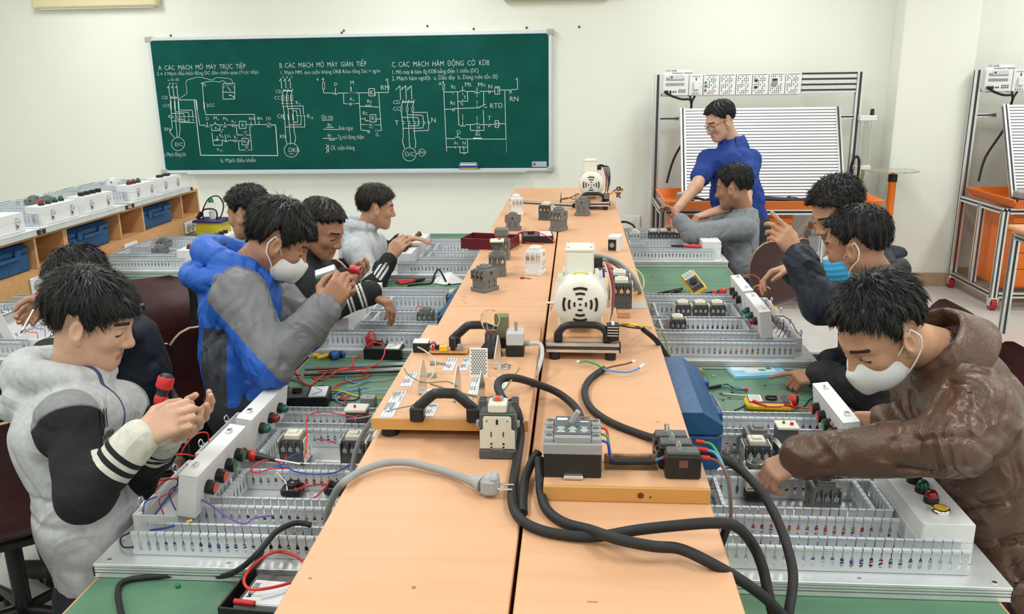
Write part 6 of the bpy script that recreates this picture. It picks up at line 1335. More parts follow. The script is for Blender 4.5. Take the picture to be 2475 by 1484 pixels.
# ================================================================ people: one continuous body surface each, grown from a distance field
class Prim:
    __slots__ = ('a','b','ra','rb','ax','s','R','k','op','t')
def cap(a, b, ra, rb=None, k=.02, op=1, ax=None, s=1.):
    p = Prim(); p.t = 0; p.a = np.array(a, float); p.b = np.array(b, float); p.ra = ra; p.rb = ra if rb is None else rb; p.k = k; p.op = op
    p.ax = None if ax is None else np.array(ax, float)/np.linalg.norm(ax); p.s = s; return p
def ell(c, r, R=None, k=.02, op=1):
    p = Prim(); p.t = 1; p.a = np.array(c, float); p.b = np.array(r, float); p.R = np.eye(3) if R is None else np.array(R); p.k = k; p.op = op; p.ra = max(r); return p
def pdist(p, X, Y, Z):
    if p.t == 0:
        d = p.b-p.a; L2 = max(float(d @ d), 1e-12)
        vx, vy, vz = X-p.a[0], Y-p.a[1], Z-p.a[2]
        if p.ax is not None:
            l = (vx*p.ax[0]+vy*p.ax[1]+vz*p.ax[2])*(p.s-1); vx = vx+l*p.ax[0]; vy = vy+l*p.ax[1]; vz = vz+l*p.ax[2]
            da = d+p.ax*(d @ p.ax)*(p.s-1)
        else: da = d
        L2 = max(float(da @ da), 1e-12)
        t = np.clip((vx*da[0]+vy*da[1]+vz*da[2])/L2, 0, 1)
        return np.sqrt((vx-t*da[0])**2+(vy-t*da[1])**2+(vz-t*da[2])**2)-(p.ra+(p.rb-p.ra)*t)
    vx, vy, vz = X-p.a[0], Y-p.a[1], Z-p.a[2]; R = p.R
    x = vx*R[0,0]+vy*R[1,0]+vz*R[2,0]; y = vx*R[0,1]+vy*R[1,1]+vz*R[2,1]; z = vx*R[0,2]+vy*R[1,2]+vz*R[2,2]; r = p.b
    k0 = np.sqrt((x/r[0])**2+(y/r[1])**2+(z/r[2])**2); k1 = np.sqrt((x/r[0]**2)**2+(y/r[1]**2)**2+(z/r[2]**2)**2)+1e-9
    return k0*(k0-1)/k1
def pbox(p):
    e = p.k+.012
    if p.t == 0:
        r = max(p.ra, p.rb)*(1 if p.ax is None else 1/p.s)+e; return np.minimum(p.a,p.b)-r, np.maximum(p.a,p.b)+r
    return p.a-p.ra-e, p.a+p.ra+e
def dist_to(prims, V, k=.02):
    F = np.full(len(V), 1.)
    for p in prims: F = np.minimum(F, pdist(p, V[:,0], V[:,1], V[:,2]))
    return F
def fold(X, Y, Z, seed, lam):
    r = np.random.RandomState(seed); o = 0
    for i in range(3):
        d = r.normal(size=3); d /= np.linalg.norm(d); e = r.normal(size=3); e /= np.linalg.norm(e); l = lam*(1-.22*i); ph = r.rand()*6
        q = np.sin(PI*(X*d[0]+Y*d[1]+Z*d[2])/l+ph+1.5*np.sin(2*PI*(X*e[0]+Y*e[1]+Z*e[2])/(l*2.1)+ph*2)); a = np.clip(np.sin(2*PI*(X*e[1]+Y*e[2]+Z*e[0])/(l*2.6)+ph)*1.4+.3, 0, 1)
        o = o+(np.exp(-(q/.33)**2)*1.6*a-.5)*(.85**i)
    return o/2.2
def grow(prims, h, wr=None):
    """distance field of the primitives -> (vertices, quads) by surface nets"""
    B = [pbox(p) for p in prims if p.op > 0]
    lo = np.min([b[0] for b in B], 0)-2*h; hi = np.max([b[1] for b in B], 0)+2*h
    n = np.ceil((hi-lo)/h).astype(int)+1; ax = [lo[i]+h*np.arange(n[i]) for i in range(3)]
    F = np.full(n, .2, np.float32)
    for p in prims:
        a, b = pbox(p); i0 = np.clip(((a-lo)/h).astype(int), 0, n-1); i1 = np.clip(((b-lo)/h).astype(int)+2, 1, n)
        if np.any(i1 <= i0): continue
        sl = tuple(slice(i0[i], i1[i]) for i in range(3))
        X, Y, Z = np.meshgrid(*[ax[i][i0[i]:i1[i]] for i in range(3)], indexing='ij', sparse=True)
        d = pdist(p, X, Y, Z).astype(np.float32); f = F[sl]; k = max(p.k, 1e-4)
        if p.op > 0: w_ = np.clip(.5+.5*(f-d)/k, 0, 1); F[sl] = f+(d-f)*w_-k*w_*(1-w_)
        else: w_ = np.clip(.5-.5*(f+d)/k, 0, 1); F[sl] = f+(-d-f)*w_+k*w_*(1-w_)
    if wr:
        I = np.nonzero(np.abs(F) < .025); F[I] += wr[0]*fold(ax[0][I[0]], ax[1][I[1]], ax[2][I[2]], wr[2], wr[1]).astype(np.float32)
    return nets(F, lo, h)
_C = np.array([(i,j,k) for i in (0,1) for j in (0,1) for k in (0,1)])
_E = [(a,b) for a in range(8) for b in range(a+1,8) if np.abs(_C[a]-_C[b]).sum() == 1]
def nets(F, lo, h):
    S = F < 0; n = np.array(F.shape)
    cnt = np.zeros(n-1, np.int8)
    for c in _C: cnt += S[c[0]:c[0]+n[0]-1, c[1]:c[1]+n[1]-1, c[2]:c[2]+n[2]-1]
    I = np.argwhere((cnt > 0) & (cnt < 8)); idx = np.full(n-1, -1, np.int32); idx[tuple(I.T)] = np.arange(len(I))
    acc = np.zeros((len(I),3)); num = np.zeros(len(I)); val = [F[tuple((I+c).T)] for c in _C]
    for a, b in _E:
        va, vb = val[a], val[b]; m = (va < 0) != (vb < 0); t = np.where(m, va/np.where(m, va-vb, 1), 0)
        acc += m[:,None]*(_C[a]+(_C[b]-_C[a])*t[:,None]); num += m
    V = lo+h*(I+acc/num[:,None]); Q = []
    for A in range(3):
        u, w_ = (A+1) % 3, (A+2) % 3
        sa = [slice(None)]*3; sb = [slice(None)]*3; sa[A] = slice(0,-1); sb[A] = slice(1,None)
        D = S[tuple(sa)] != S[tuple(sb)]; K = np.argwhere(D); K = K[(K[:,u] > 0) & (K[:,w_] > 0) & (K[:,u] < n[u]-1) & (K[:,w_] < n[w_]-1)]
        if not len(K): continue
        ins = S[tuple(K.T)]; eu = np.eye(3,dtype=int)[u]; ew = np.eye(3,dtype=int)[w_]
        q = np.stack([idx[tuple((K-eu-ew).T)], idx[tuple((K-ew).T)], idx[tuple(K.T)], idx[tuple((K-eu).T)]], 1); q[~ins] = q[~ins][:,::-1]; Q.append(q)
    return V, np.concatenate(Q)
def np_mesh(name, V, Q, mt, attrs=None, smooth=True):
    me = bpy.data.meshes.new(name); nv, nq = len(V), len(Q)
    me.vertices.add(nv); me.vertices.foreach_set('co', np.asarray(V, np.float32).ravel()); me.loops.add(nq*4); me.loops.foreach_set('vertex_index', np.asarray(Q, np.int32).ravel())
    me.polygons.add(nq); me.polygons.foreach_set('loop_start', np.arange(0, nq*4, 4, dtype=np.int32)); me.polygons.foreach_set('loop_total', np.full(nq, 4, np.int32))
    me.polygons.foreach_set('use_smooth', np.full(nq, smooth)); me.materials.append(mt); me.update(calc_edges=True); me.validate()
    for k, v in (attrs or {}).items(): a = me.attributes.new(k, 'FLOAT', 'POINT'); a.data.foreach_set('value', np.asarray(v, np.float32))
    return me
def relax(V, Q, it=2, lam=.5):
    E = np.concatenate([Q[:,[0,1]], Q[:,[1,2]], Q[:,[2,3]], Q[:,[3,0]]]); deg = np.zeros(len(V)); np.add.at(deg, E[:,0], 1); np.add.at(deg, E[:,1], 1)
    for _ in range(it):
        A = np.zeros_like(V); np.add.at(A, E[:,0], V[E[:,1]]); np.add.at(A, E[:,1], V[E[:,0]]); V = V+lam*(A/deg[:,None]-V)
    return V
def nrm(v): v = np.array(v, float); return v/np.linalg.norm(v)
def head_frame(c, f, roll=0., sc=1.):
    f = nrm(f); r = nrm(np.cross(f, (0,0,1))); u = np.cross(r, f)
    if roll: r, u = r*math.cos(roll)+u*math.sin(roll), u*math.cos(roll)-r*math.sin(roll)
    return np.array(c, float), np.stack([r, f, u], 1), sc
def H(hf, p): return hf[0]+hf[1] @ (np.array(p, float)*hf[2])
def head_prims(hf):
    s = hf[2]; R = hf[1]
    def E(c, r, k=.02, op=1, rot=None): return ell(H(hf,c), np.array(r)*s, R if rot is None else R @ rot, k*s, op)
    def K(a, b, ra, rb=None, k=.015, op=1): return cap(H(hf,a), H(hf,b), ra*s, (ra if rb is None else rb)*s, k*s, op)
    P_ = [E((0,-.014,.030), (.074,.096,.083)), E((0,.028,-.025), (.060,.063,.082), .03), E((0,.040,-.078), (.042,.045,.036), .025), K((-.05,-.002,-.05), (-.018,.058,-.094), .022, .018, .03), K((.05,-.002,-.05), (.018,.058,-.094), .022, .018, .03),
          K((-.012,.070,-.098), (.012,.070,-.098), .017, None, .02)]
    for x in (-1,1):
        P_ += [E((x*.037,.060,-.024), (.024,.022,.024), .02), K((x*.012,.082,.024), (x*.046,.066,.022), .010, .008, .014), E((x*.032,.088,.000), (.017,.012,.010), .012, -1), E((x*.032,.0745,-.001), (.0155,.0115,.0105), .006),
               E((x*.013,.094,-.036), (.010,.010,.008), .008)]
        t = .28*x; Rz = np.array([[math.cos(t),-math.sin(t),0],[math.sin(t),math.cos(t),0],[0,0,1]])
        P_ += [E((x*.079,-.006,-.012), (.009,.020,.032), .008, 1, Rz.T), E((x*.088,-.002,-.008), (.008,.010,.019), .005, -1), E((x*.076,.004,-.040), (.007,.009,.010), .008)]
    P_ += [K((0,.084,.014), (0,.104,-.028), .0075, .0105, .012), E((0,.103,-.031), (.0115,.011,.010), .01), K((-.019,.083,-.062), (.019,.083,-.062), .0075, None, .008), K((-.016,.082,-.074), (.016,.082,-.074), .0085, None, .008), K((-.024,.0935,-.068), (.024,.0935,-.068), .0028, None, .004, -1)]
    return P_
def hand_prims(w, d, n, side, curl=(.5,.6,.4), fing=None, thumb=.5, sc=1., spread=.06):
    """w wrist, d direction of the hand, n direction the palm looks, side 'R'/'L'; fing = per finger curl lists"""
    d = nrm(d); n = np.array(n, float); n = nrm(n-d*(n @ d)); t = np.cross(d, n) if side == 'R' else np.cross(n, d); w = np.array(w, float); P_ = []
    offs = [.028,.0095,-.009,-.026]; ys = [.085,.088,.083,.076]; ln = [(.044,.026,.020),(.048,.030,.022),(.044,.028,.021),(.035,.021,.018)]
    for i in range(4):
        b = w+(d*ys[i]+t*offs[i])*sc; P_.append(cap(w+(t*offs[i]*.62+d*.008)*sc, b, .0145*sc, .0115*sc, .012*sc))
        c = fing[i] if fing else curl; a = 0; p = b; r = (.0098,.0100,.0095,.0085)[i]*sc; dd0 = nrm(d+t*spread*(1.5-i)*.7)
        for q in range(3):
            a += c[q]; v = dd0*math.cos(a)+n*math.sin(a); e = p+v*ln[i][q]*sc; P_.append(cap(p, e, r, r*.90, .004*sc)); p = e; r *= .90
    P_.append(ell(w+(d*.045+n*.006)*sc, np.array((.030,.040,.014))*sc, np.stack([t,d,n],1), .012*sc))
    b0 = w+(d*.022+t*.022+n*.006)*sc; v1 = nrm(d*.75+t*.75+n*(.2+.5*thumb)); b1 = b0+v1*.040*sc; v2 = nrm(d*(1-.1*thumb)+t*(.45-.6*thumb)+n*(.15+.6*thumb)); b2 = b1+v2*.032*sc; v3 = nrm(d+t*(.25-.9*thumb)+n*(.1+.55*thumb)); b3 = b2+v3*.026*sc
    P_ += [cap(b0, b1, .0165*sc, .012*sc, .012*sc), cap(b1, b2, .0112*sc, .0102*sc, .005*sc), cap(b2, b3, .0102*sc, .0082*sc, .004*sc)]
    P_.append(cap(w-d*.02*sc, w+d*.012*sc, .0235*sc, .024*sc, .012*sc, 1, n, 1.25))
    return P_
SKIN = {}
def skin_mat(tone):
    c = {'light': (.60,.36,.25), 'mid': (.50,.275,.175), 'dark': (.38,.19,.115)}[tone]
    return mask_mat('skin_'+tone, c, [('lip', (c[0]*.78,c[1]*.52,c[2]*.55)), ('brow', (.035,.022,.018)), ('eye', (.03,.018,.014))], .46, (90,.12), .06, 40, 0, .4, .06)
M_hair = mat('black_hair', (.0075,.0072,.008), .42, noise=(60,.5,(1,1,.25)), bump=(70,.4), spec=.32)
M_hair2 = mat('brown_black_hair', (.016,.011,.0095), .42, noise=(60,.5,(1,1,.25)), bump=(70,.4), spec=.32)
def hair(parent, hf, seed, line=None, thick=(.016,.022), strands=1500, slen=.035, mt=None, curly=0., lift=.25):
    """hair shell above a hairline given as [(azimuth from the front in degrees, height)] plus fine locks"""
    line = line or [(0,.066),(30,.062),(50,.044),(66,.006),(78,-.014),(90,.022),(104,.018),(122,-.036),(180,-.058)]
    az = np.radians([a for a, _ in line]); zl = np.array([z for _, z in line]); h = .0042
    ax = [np.arange(-.125,.125,h), np.arange(-.150,.135,h), np.arange(-.11,.165,h)]; X, Y, Z = np.meshgrid(*ax, indexing='ij')
    cr = ell((0,-.014,.030), (.074,.096,.083)); d = pdist(cr, X, Y, Z); d = np.minimum(d, pdist(ell((0,.02,.0), (.060,.066,.07)), X, Y, Z))
    a = np.arctan2(np.abs(X), Y+.012); L = np.interp(a, az, zl); rr = np.random.RandomState(seed)
    L = L+.005*np.sin(a*7+rr.rand()*6)+.004*np.sin(a*19+rr.rand()*6)*(1+np.sign(X)*.3)+.003*np.sin(a*47+rr.rand()*6)
    m = np.clip((Z-L)/.034, 0, 1); m = m*m*(3-2*m); up = np.clip((Z+.01)/.10, 0, 1); T = -.012+m*(.012+thick[0]+(thick[1]-thick[0])*up)
    ph = np.arctan2(X, Y+.05); ra = np.sqrt(X*X+(Y+.05)**2); st = np.sin(ph*17+6*np.sin(ra*40+seed))*.0022+np.sin(ph*41+9*np.sin(ra*30))*.0013
    if curly: st = st+curly*(np.sin(X*190+seed+2*np.sin(Z*150))*np.sin(Y*170+2*np.sin(X*120))*np.sin(Z*180))
    F = (d-T-st*m).astype(np.float32); V, Q = nets(F, np.array([ax[0][0],ax[1][0],ax[2][0]]), h)
    # drop what lies inside the skull
    ins = pdist(cr, V[:,0], V[:,1], V[:,2]) < -.004; Q = Q[~ins[Q].any(1)]; use = np.unique(Q); mp = np.full(len(V), -1); mp[use] = np.arange(len(use)); V = V[use]; Q = mp[Q]
    N = np.zeros_like(V); fn = np.cross(V[Q[:,2]]-V[Q[:,0]], V[Q[:,3]]-V[Q[:,1]])
    for j in range(4): np.add.at(N, Q[:,j], fn)
    N /= np.linalg.norm(N, axis=1)[:,None]+1e-9; out = V-np.array([0,-.014,.03]); N *= np.sign((N*out).sum(1))[:,None]
    strands = int(strands*1.3); hl = np.interp(np.arctan2(np.abs(V[:,0]), V[:,1]+.012), az, zl); mg = V[:,2]-hl; ok = np.nonzero((pdist(cr, V[:,0], V[:,1], V[:,2]) > .006) & (mg > .016))[0]; pick = ok[rr.randint(len(ok), size=strands)]; p = V[pick]; n = N[pick]; mg = np.clip((mg[pick]-.008)/slen, .15, 1)[:,None]
    fl = p-np.array([.012,-.045,.125]); fl[:,2] -= .02; fl += rr.normal(size=fl.shape)*.012*(1+curly*400); fl -= n*(fl*n).sum(1)[:,None]; fl /= np.linalg.norm(fl, axis=1)[:,None]+1e-9
    ln = slen*(.5+.6*rr.rand(strands))[:,None]*mg; sd = np.cross(n, fl)*.0012; p0 = p-n*.002; p1 = p+fl*ln*.5+n*(.0012+.003*lift*rr.rand(strands)[:,None]); p2 = p+fl*ln+n*(-.0015*(ln/.03)+.004*lift*rr.rand(strands)[:,None])
    SV = np.stack([p0-sd,p0+sd,p1-sd*.8,p1+sd*.8,p2-sd*.12,p2+sd*.12], 1).reshape(-1,3); b = np.arange(strands)[:,None]*6+len(V); SQ = np.concatenate([b+np.array([[0,1,3,2]]), b+np.array([[2,3,5,4]])])
    V = np.concatenate([V, SV]); Q = np.concatenate([Q, SQ]); W_ = hf[0]+(V*hf[2]) @ hf[1].T
    return link('hair', np_mesh('hair', W_, Q, mt or M_hair), parent)
def face_attrs(hf, V):
    q = ((V-hf[0]) @ hf[1])/hf[2]; lip = np.full(len(V), -.05); br = lip.copy(); ey = lip.copy(); d = lambda a, b, r: r-pdist(cap(a, b, r), q[:,0], q[:,1], q[:,2])-r
    lip = .0078-(d((-.018,.088,-.068),(.018,.088,-.068),0)*-1)
    for x in (-1,1):
        br = np.maximum(br, .0052-pdist(cap((x*.016,.090,.0265),(x*.050,.070,.0255),0.), q[:,0],q[:,1],q[:,2])); ey = np.maximum(ey, .0031-np.minimum(pdist(cap((x*.019,.0830,-.0045),(x*.031,.0862,-.0035),0.), q[:,0],q[:,1],q[:,2]), pdist(cap((x*.031,.0862,-.0035),(x*.046,.0790,-.0045),0.), q[:,0],q[:,1],q[:,2])))
    return dict(lip=lip, brow=br, eye=ey)
def ring(c, R, r, tube, k=.02, n=10, tilt=None, gap=None, up=None):
    """loop of capsules around c in the plane of R's first two axes, radii r=(rx,ry)"""
    out = []; pts = [np.array(c)+R @ np.array([r[0]*math.cos(a), r[1]*math.sin(a), (up(a) if up else 0.)]) for a in np.linspace(0, 2*PI, n+1)]
    for i in range(n):
        if gap and gap[0] < 2*PI*(i+.5)/n < gap[1]: continue
        tt = tube(2*PI*(i+.5)/n) if callable(tube) else tube; out.append(cap(pts[i], pts[i+1], tt, tt, k))
    return out
def person(label, J, o):
    """J: joints as world points. o: looks"""
    t = thing('person', label, 'person', xf((J['hip'].x, J['hip'].y, 0)))
    base = np.array([J['hip'].x, J['hip'].y, 0.]); g = lambda n: np.array(J[n])-base
    hf = head_frame(g('head'), o['face'], o.get('roll', 0.), o.get('hs', 1.)); hb = o.get('h', .0045)
    nk, ch, wa, hp = g('neck'), g('chest'), g('waist'), g('hip'); SL, SR = g('shL'), g('shR'); lat = nrm(SR-SL); lat = nrm(lat*[1,1,.4]); bk = o.get('bulk', 1.)
    spine = nrm(nk-wa); front = nrm(np.cross(spine, lat)); RT = np.stack([lat, front, spine], 1)
    body = head_prims(hf)+[cap(H(hf,(0,-.022,-.05)), nk, .053, .055, .03), cap(nk-spine*.03, ch, .055, .08, .03, 1, lat, .7), cap(ch, hp, .085, .09, .05, 1, lat, .7)]
    arms = {}; sk = []
    for s, S in (('L', SL), ('R', SR)):
        e, w_ = g('el'+s), g('wr'+s); bare = o.get('bare', False); f = 1. if bare else .74
        body += [cap(nk-spine*.05, S, .034*f, .045*f, .03), cap(S, e, .052*f, .041*f, .03), cap(e, w_, .041*f, .0265*(1 if bare else .9), .03, 1, None)]
        hd = o['hand'+s]; body += hand_prims(w_, hd['d'], hd['n'], s, hd.get('curl', (.5,.6,.4)), hd.get('fing'), hd.get('thumb', .5), o.get('hsz', 1.)); arms[s] = (S, e, w_)
    V, Q = grow(body, hb); V = relax(V, Q, 1, .4)
    link('body', np_mesh('body', V, Q, skin_mat(o.get('skin','mid')), face_attrs(hf, V)), t)
    # --- upper garment
    J_ = o['jacket']; tr = J_.get('r', 1.)*bk; wide = J_.get('wide', .66); P_ = []
    P_ += [cap(ch+spine*.02, wa, .108*tr, .104*tr, .05, 1, lat, wide), cap(wa, hp+spine*J_.get('hem', 0.), .106*tr, .118*tr, .05, 1, lat, wide), cap(SL, SR, .064*tr, None, .05), cap(nk-spine*.030, SL*.65+SR*.35, .058, .050, .04), cap(nk-spine*.030, SR*.65+SL*.35, .058, .050, .04), cap(nk-spine*.06-front*.01, ch, .074*tr, .100*tr, .05, 1, lat, .75)]
    armp = {}
    for s in 'LR':
        S, e, w_ = arms[s]; u = nrm(e-w_); stop = J_.get('cuff', .022); sr = J_.get('sleeve', (.066,.056,.043))
        if J_.get('short'):
            armp[s] = [cap(S, S+(e-S)*.62, .068*tr, .064*tr, .03)]
        else:
            armp[s] = [cap(S, e, sr[0]*tr, sr[1], .035), cap(e, w_+u*stop, sr[1]*1.0, sr[2], .03), cap(w_+u*(stop+.03), w_+u*stop, sr[2]*J_.get('puff', 1.0), sr[2]*.92, .012)]
        P_ += armp[s]
    P_ += J_.get('extra', lambda *a: [])(dict(nk=nk, ch=ch, lat=lat, front=front, spine=spine, RT=RT, hf=hf, hp=hp, wa=wa, arms=arms, SL=SL, SR=SR))
    V, Q = grow(P_, J_.get('h', .008), (J_.get('amp', .006), J_.get('lam', .11), J_.get('seed', 3))); V = relax(V, Q, 1, .5)
    D = dict(V=V, torso=dist_to([p for p in P_ if not any(p is q for s in 'LR' for q in armp[s])], V), aL=dist_to(armp['L'], V), aR=dist_to(armp['R'], V), nk=nk, ch=ch, wa=wa, hp=hp, lat=lat, front=front, spine=spine, arms=arms, SL=SL, SR=SR)
    JV = V; A = J_['attrs'](D) if 'attrs' in J_ else {}
    link(J_.get('name','jacket'), np_mesh('jacket', V, Q, J_['mat'], A), t)
    # --- legs
    kn, an = [g('knL'), g('knR')], [g('anL'), g('anR')]; hl = nrm(lat*[1,1,0]); P_ = [cap(hp-hl*.07, hp+hl*.07, .118*bk, None, .04)]
    for i, s in enumerate((-1,1)): q = hp+hl*s*.085; P_ += [cap(q, kn[i], .085*bk, .062, .04), cap(kn[i], an[i]+np.array([0,0,.03]), .060, .048, .03)]
    V, Q = grow(P_, .012, (.006,.10,7)); link('trousers', np_mesh('trousers', V, Q, o.get('trousers', MATS.get('dark_denim') or mat('dark_denim', (.018,.021,.030), .8, noise=(30,.2)))), t)
    fdir = nrm(np.array(o['face'])*[1,1,0])
    for i in range(2):
        a = an[i]; V, Q = grow([cap(a+[0,0,-.03], a+fdir*.15+[0,0,-.038], .040, .034, .02), cap(a+[0,0,.01], a+[0,0,-.03], .04, .04, .02)], .012); V[:,2] = np.maximum(V[:,2], .002); link('shoe', np_mesh('shoe', V, Q, M_blackm), t)
    # --- hair
    hr = o.get('hair', {}); hair(t, hf, hr.get('seed', 1), hr.get('line'), hr.get('thick', (.007,.020)), hr.get('n', 1500), hr.get('len', .035), hr.get('mat'), hr.get('curly', 0.), hr.get('lift', .5))
    if 'mask' in o: face_mask(t, hf, o['mask'])
    if o.get('glasses'): glasses(t, hf)
    if 'also' in o: o['also'](t, hf, dict(nk=nk, ch=ch, wa=wa, hp=hp, lat=lat, front=front, spine=spine, arms=arms, base=base, RT=RT, jV=JV))
    return t
def face_mask(t, hf, kind):
    h = .0042; X, Y, Z = np.meshgrid(np.arange(-.09,.09,h), np.arange(-.01,.15,h), np.arange(-.14,.03,h), indexing='ij')
    if kind == 'boat':   # folded boat shaped mask
        d = pdist(ell((0,.040,-.060), (.0665,.076,.064)), X, Y, Z); d2 = pdist(cap((0,.116,-.034),(0,.104,-.096),.008), X, Y, Z); k = .03; w_ = np.clip(.5+.5*(d-d2)/k,0,1); d = d+(d2-d)*w_-k*w_*(1-w_)
        cut = np.maximum(.004-Y+np.abs(Z+.062)*.55, (Z+.014)-.22*(Y-.05)); d = np.maximum(d, cut)
    else:
        d = pdist(ell((0,.038,-.062), (.066,.070,.066)), X, Y, Z); d2 = pdist(cap((0,.100,-.034),(0,.086,-.100),.012), X, Y, Z); k = .03; w_ = np.clip(.5+.5*(d-d2)/k,0,1); d = d+(d2-d)*w_-k*w_*(1-w_)
        d = d+.0016*np.sin(Z*320); d = np.maximum(d, np.maximum(.012-Y+np.abs(Z+.06)*.10, Z+.012-.15*(Y-.06)))
    V, Q = nets(d.astype(np.float32), np.array([-.09,-.01,-.14]), h); W_ = hf[0]+(V*hf[2]) @ hf[1].T
    mm = mat('white_mask', (.74,.74,.77), .75, bump=(140,.1)) if kind == 'boat' else mask_mat('blue_mask', (.055,.42,.78), [('band', (.72,.76,.80))], .75, (140,.1))
    me = np_mesh('face_mask', W_, Q, mm, dict(band=(V[:,2]+.030) if kind != 'boat' else V[:,2]*0-1)); o = link('face_mask', me, t)
    m = MB()
    for x in (-1,1):
        for z0, z1 in ((-.034,.018),(-.088,-.042)): m.tube([Vector(H(hf,(x*.060,.030 if z0 > -.05 else .026,z0))), Vector(H(hf,(x*.076,.008,(z0+z1)/2))), Vector(H(hf,(x*.083,-.020,z1)))], .0022, 5)
        m.tube([Vector(H(hf,(x*.083,-.020,.018))), Vector(H(hf,(x*.086,-.030,-.012))), Vector(H(hf,(x*.083,-.020,-.042)))], .0022, 5)
    obj('ear_loop', m, M_white, o)['kind'] = 'stuff'
def glasses(t, hf):
    m = MB(); q = lambda *p: Vector(H(hf, p))
    for x in (-1,1): m.tube([q(x*.012,.102,.008), q(x*.034,.098,.012), q(x*.056,.086,.006), q(x*.055,.085,-.020), q(x*.034,.097,-.026), q(x*.014,.102,-.018), q(x*.012,.102,.008)], .0016, 5); m.tube([q(x*.056,.086,.006), q(x*.078,.05,.010), q(x*.083,-.01,.008)], .0018, 5)
    m.tube([q(-.012,.102,.004), q(0,.106,.007), q(.012,.102,.004)], .0016, 5)
    g_ = obj('glasses', m, M_black, t); l = MB()
    for x in (-1,1): l.add([q(x*.013,.101,.007), q(x*.055,.086,.005), q(x*.054,.085,-.019), q(x*.014,.101,-.017)], [(0,1,2,3)])
    obj('lens', l, mat('spectacle_lens', (.9,.93,.95), .05, alpha=.18, spec=.8), g_)
def collar_mesh(t, B, mt, r0=.066, rise=.03, fl=.026, drop=.05, point=.05, name='collar', up=None, gap=.35, c=None):
    """folded shirt collar: stands up round the neck, folds over, ends in two points at the front"""
    c = B['nk'] if c is None else c; l, f, u = B['lat'], B['front'], B['spine']
    if up is not None: u = nrm(up); f = nrm(f-u*(f @ u)); l = np.cross(f, u)
    V = []; n = 28
    for i in range(n):
        a = PI/2+gap+(2*PI-2*gap)*i/(n-1); fr = max(0, math.sin(a)); d = l*math.cos(a)+f*math.sin(a); e = min(i, n-1-i)/(n*.5); pt = max(0, 1-e*2.6)
        base = c-u*.025*fr*1.2
        prof = [(r0*.98, -.012), (r0*1.0, rise*.6), (r0*1.06, rise), (r0*1.16, rise*.75), (r0+fl, rise*.1-drop*.35), (r0+fl*1.35+point*.25*pt, -drop*.62-point*pt)]
        for r, z in prof: V.append(base+d*r+u*z)
    V = np.array(V); k = 6; Q = np.array([(i*k+j, (i+1)*k+j, (i+1)*k+j+1, i*k+j+1) for i in range(n-1) for j in range(k-1)])
    o = link(name, np_mesh(name, V, Q, mt), t); m_ = o.modifiers.new('thickness', 'SOLIDIFY'); m_.thickness = .004; m_ = o.modifiers.new('round', 'SUBSURF'); m_.levels = 1; m_.render_levels = 1
    return o
def collar(R_=.072, tube=.02, rise=.0, k=.02): return lambda B: ring(B['nk']+B['spine']*(.012+rise), B['RT'], (R_,R_*1.02), tube, k)
def seat_legs(J, face, kneed=.42, spread=.10, kz=.50):
    f = Vector((face[0], face[1], 0)).normalized(); l = Vector((f.y, -f.x, 0)); J['hip'].z = .585; h = J['hip']
    for s, n in ((-1,'L'),(1,'R')): J['kn'+n] = Vector((h.x,h.y,kz))+f*kneed+l*s*spread; J['an'+n] = Vector((h.x,h.y,.09))+f*(kneed-.06)+l*s*spread
    return J
def stand_legs(J, face, spread=.09):
    f = Vector((face[0], face[1], 0)).normalized(); l = Vector((f.y, -f.x, 0)); h = J['hip']
    for s, n in ((-1,'L'),(1,'R')): J['kn'+n] = Vector((h.x,h.y,h.z*.52))+l*s*spread+f*.02; J['an'+n] = Vector((h.x,h.y,.09))+l*s*spread
    return J
def JJ(**k): return {n: PD(*v) for n, v in k.items()}
PEOPLE = True
arm_attr = lambda D: dict(arm=np.maximum(D['torso']-D['aL'], D['torso']-D['aR'])+.006)
def along(D, s):
    """signed coordinates along one forearm: metres before the wrist, and radial direction from the arm's axis"""
    S, e, w_ = D['arms'][s]; u = nrm(w_-e); q = D['V']-w_; x = q @ u; r = np.linalg.norm(q-np.outer(x, u), axis=1); V = D['V']; dF = pdist(cap(e, w_, .05), V[:,0], V[:,1], V[:,2]); dU = pdist(cap(S, e, .055), V[:,0], V[:,1], V[:,2]); return np.where((dF < dU+.004) & (r < .13), x, -1.), r, u
# ---------------------------------------------------------------- 1 boy in grey hoodie with black sleeves
f1 = (.90,.16,-.38)
J = JJ(head=(222,772,2.10), neck=(182,922,2.13), chest=(168,1050,2.10), waist=(228,1240,2.12), hip=(285,1400,2.18), shR=(168,1015,1.96), shL=(292,985,2.24), elR=(205,1200,1.86), elL=(320,1170,2.22), wrR=(338,1058,1.88), wrL=(398,1052,2.02))
seat_legs(J, (1,.05))
def hood1(B):
    u, f, l, n = B['spine'], B['front'], B['lat'], B['nk']
    P_ = ring(n+u*.040-f*.025, B['RT'], (.092,.088), lambda a: .030+.016*max(0,-math.sin(a)), .015, 16, up=lambda a: .014*max(0,-math.sin(a))-.035*max(0,math.sin(a)))
    P_ += [ell(n-f*.105-u*.030, (.11,.05,.060), B['RT'], .015), cap(n-f*.135-l*.06-u*.03, n-f*.135+l*.06-u*.03, .034, None, .015), cap(n-f*.12-l*.07+u*.035, n-f*.12+l*.07+u*.035, .026, None, .012)]
    return P_
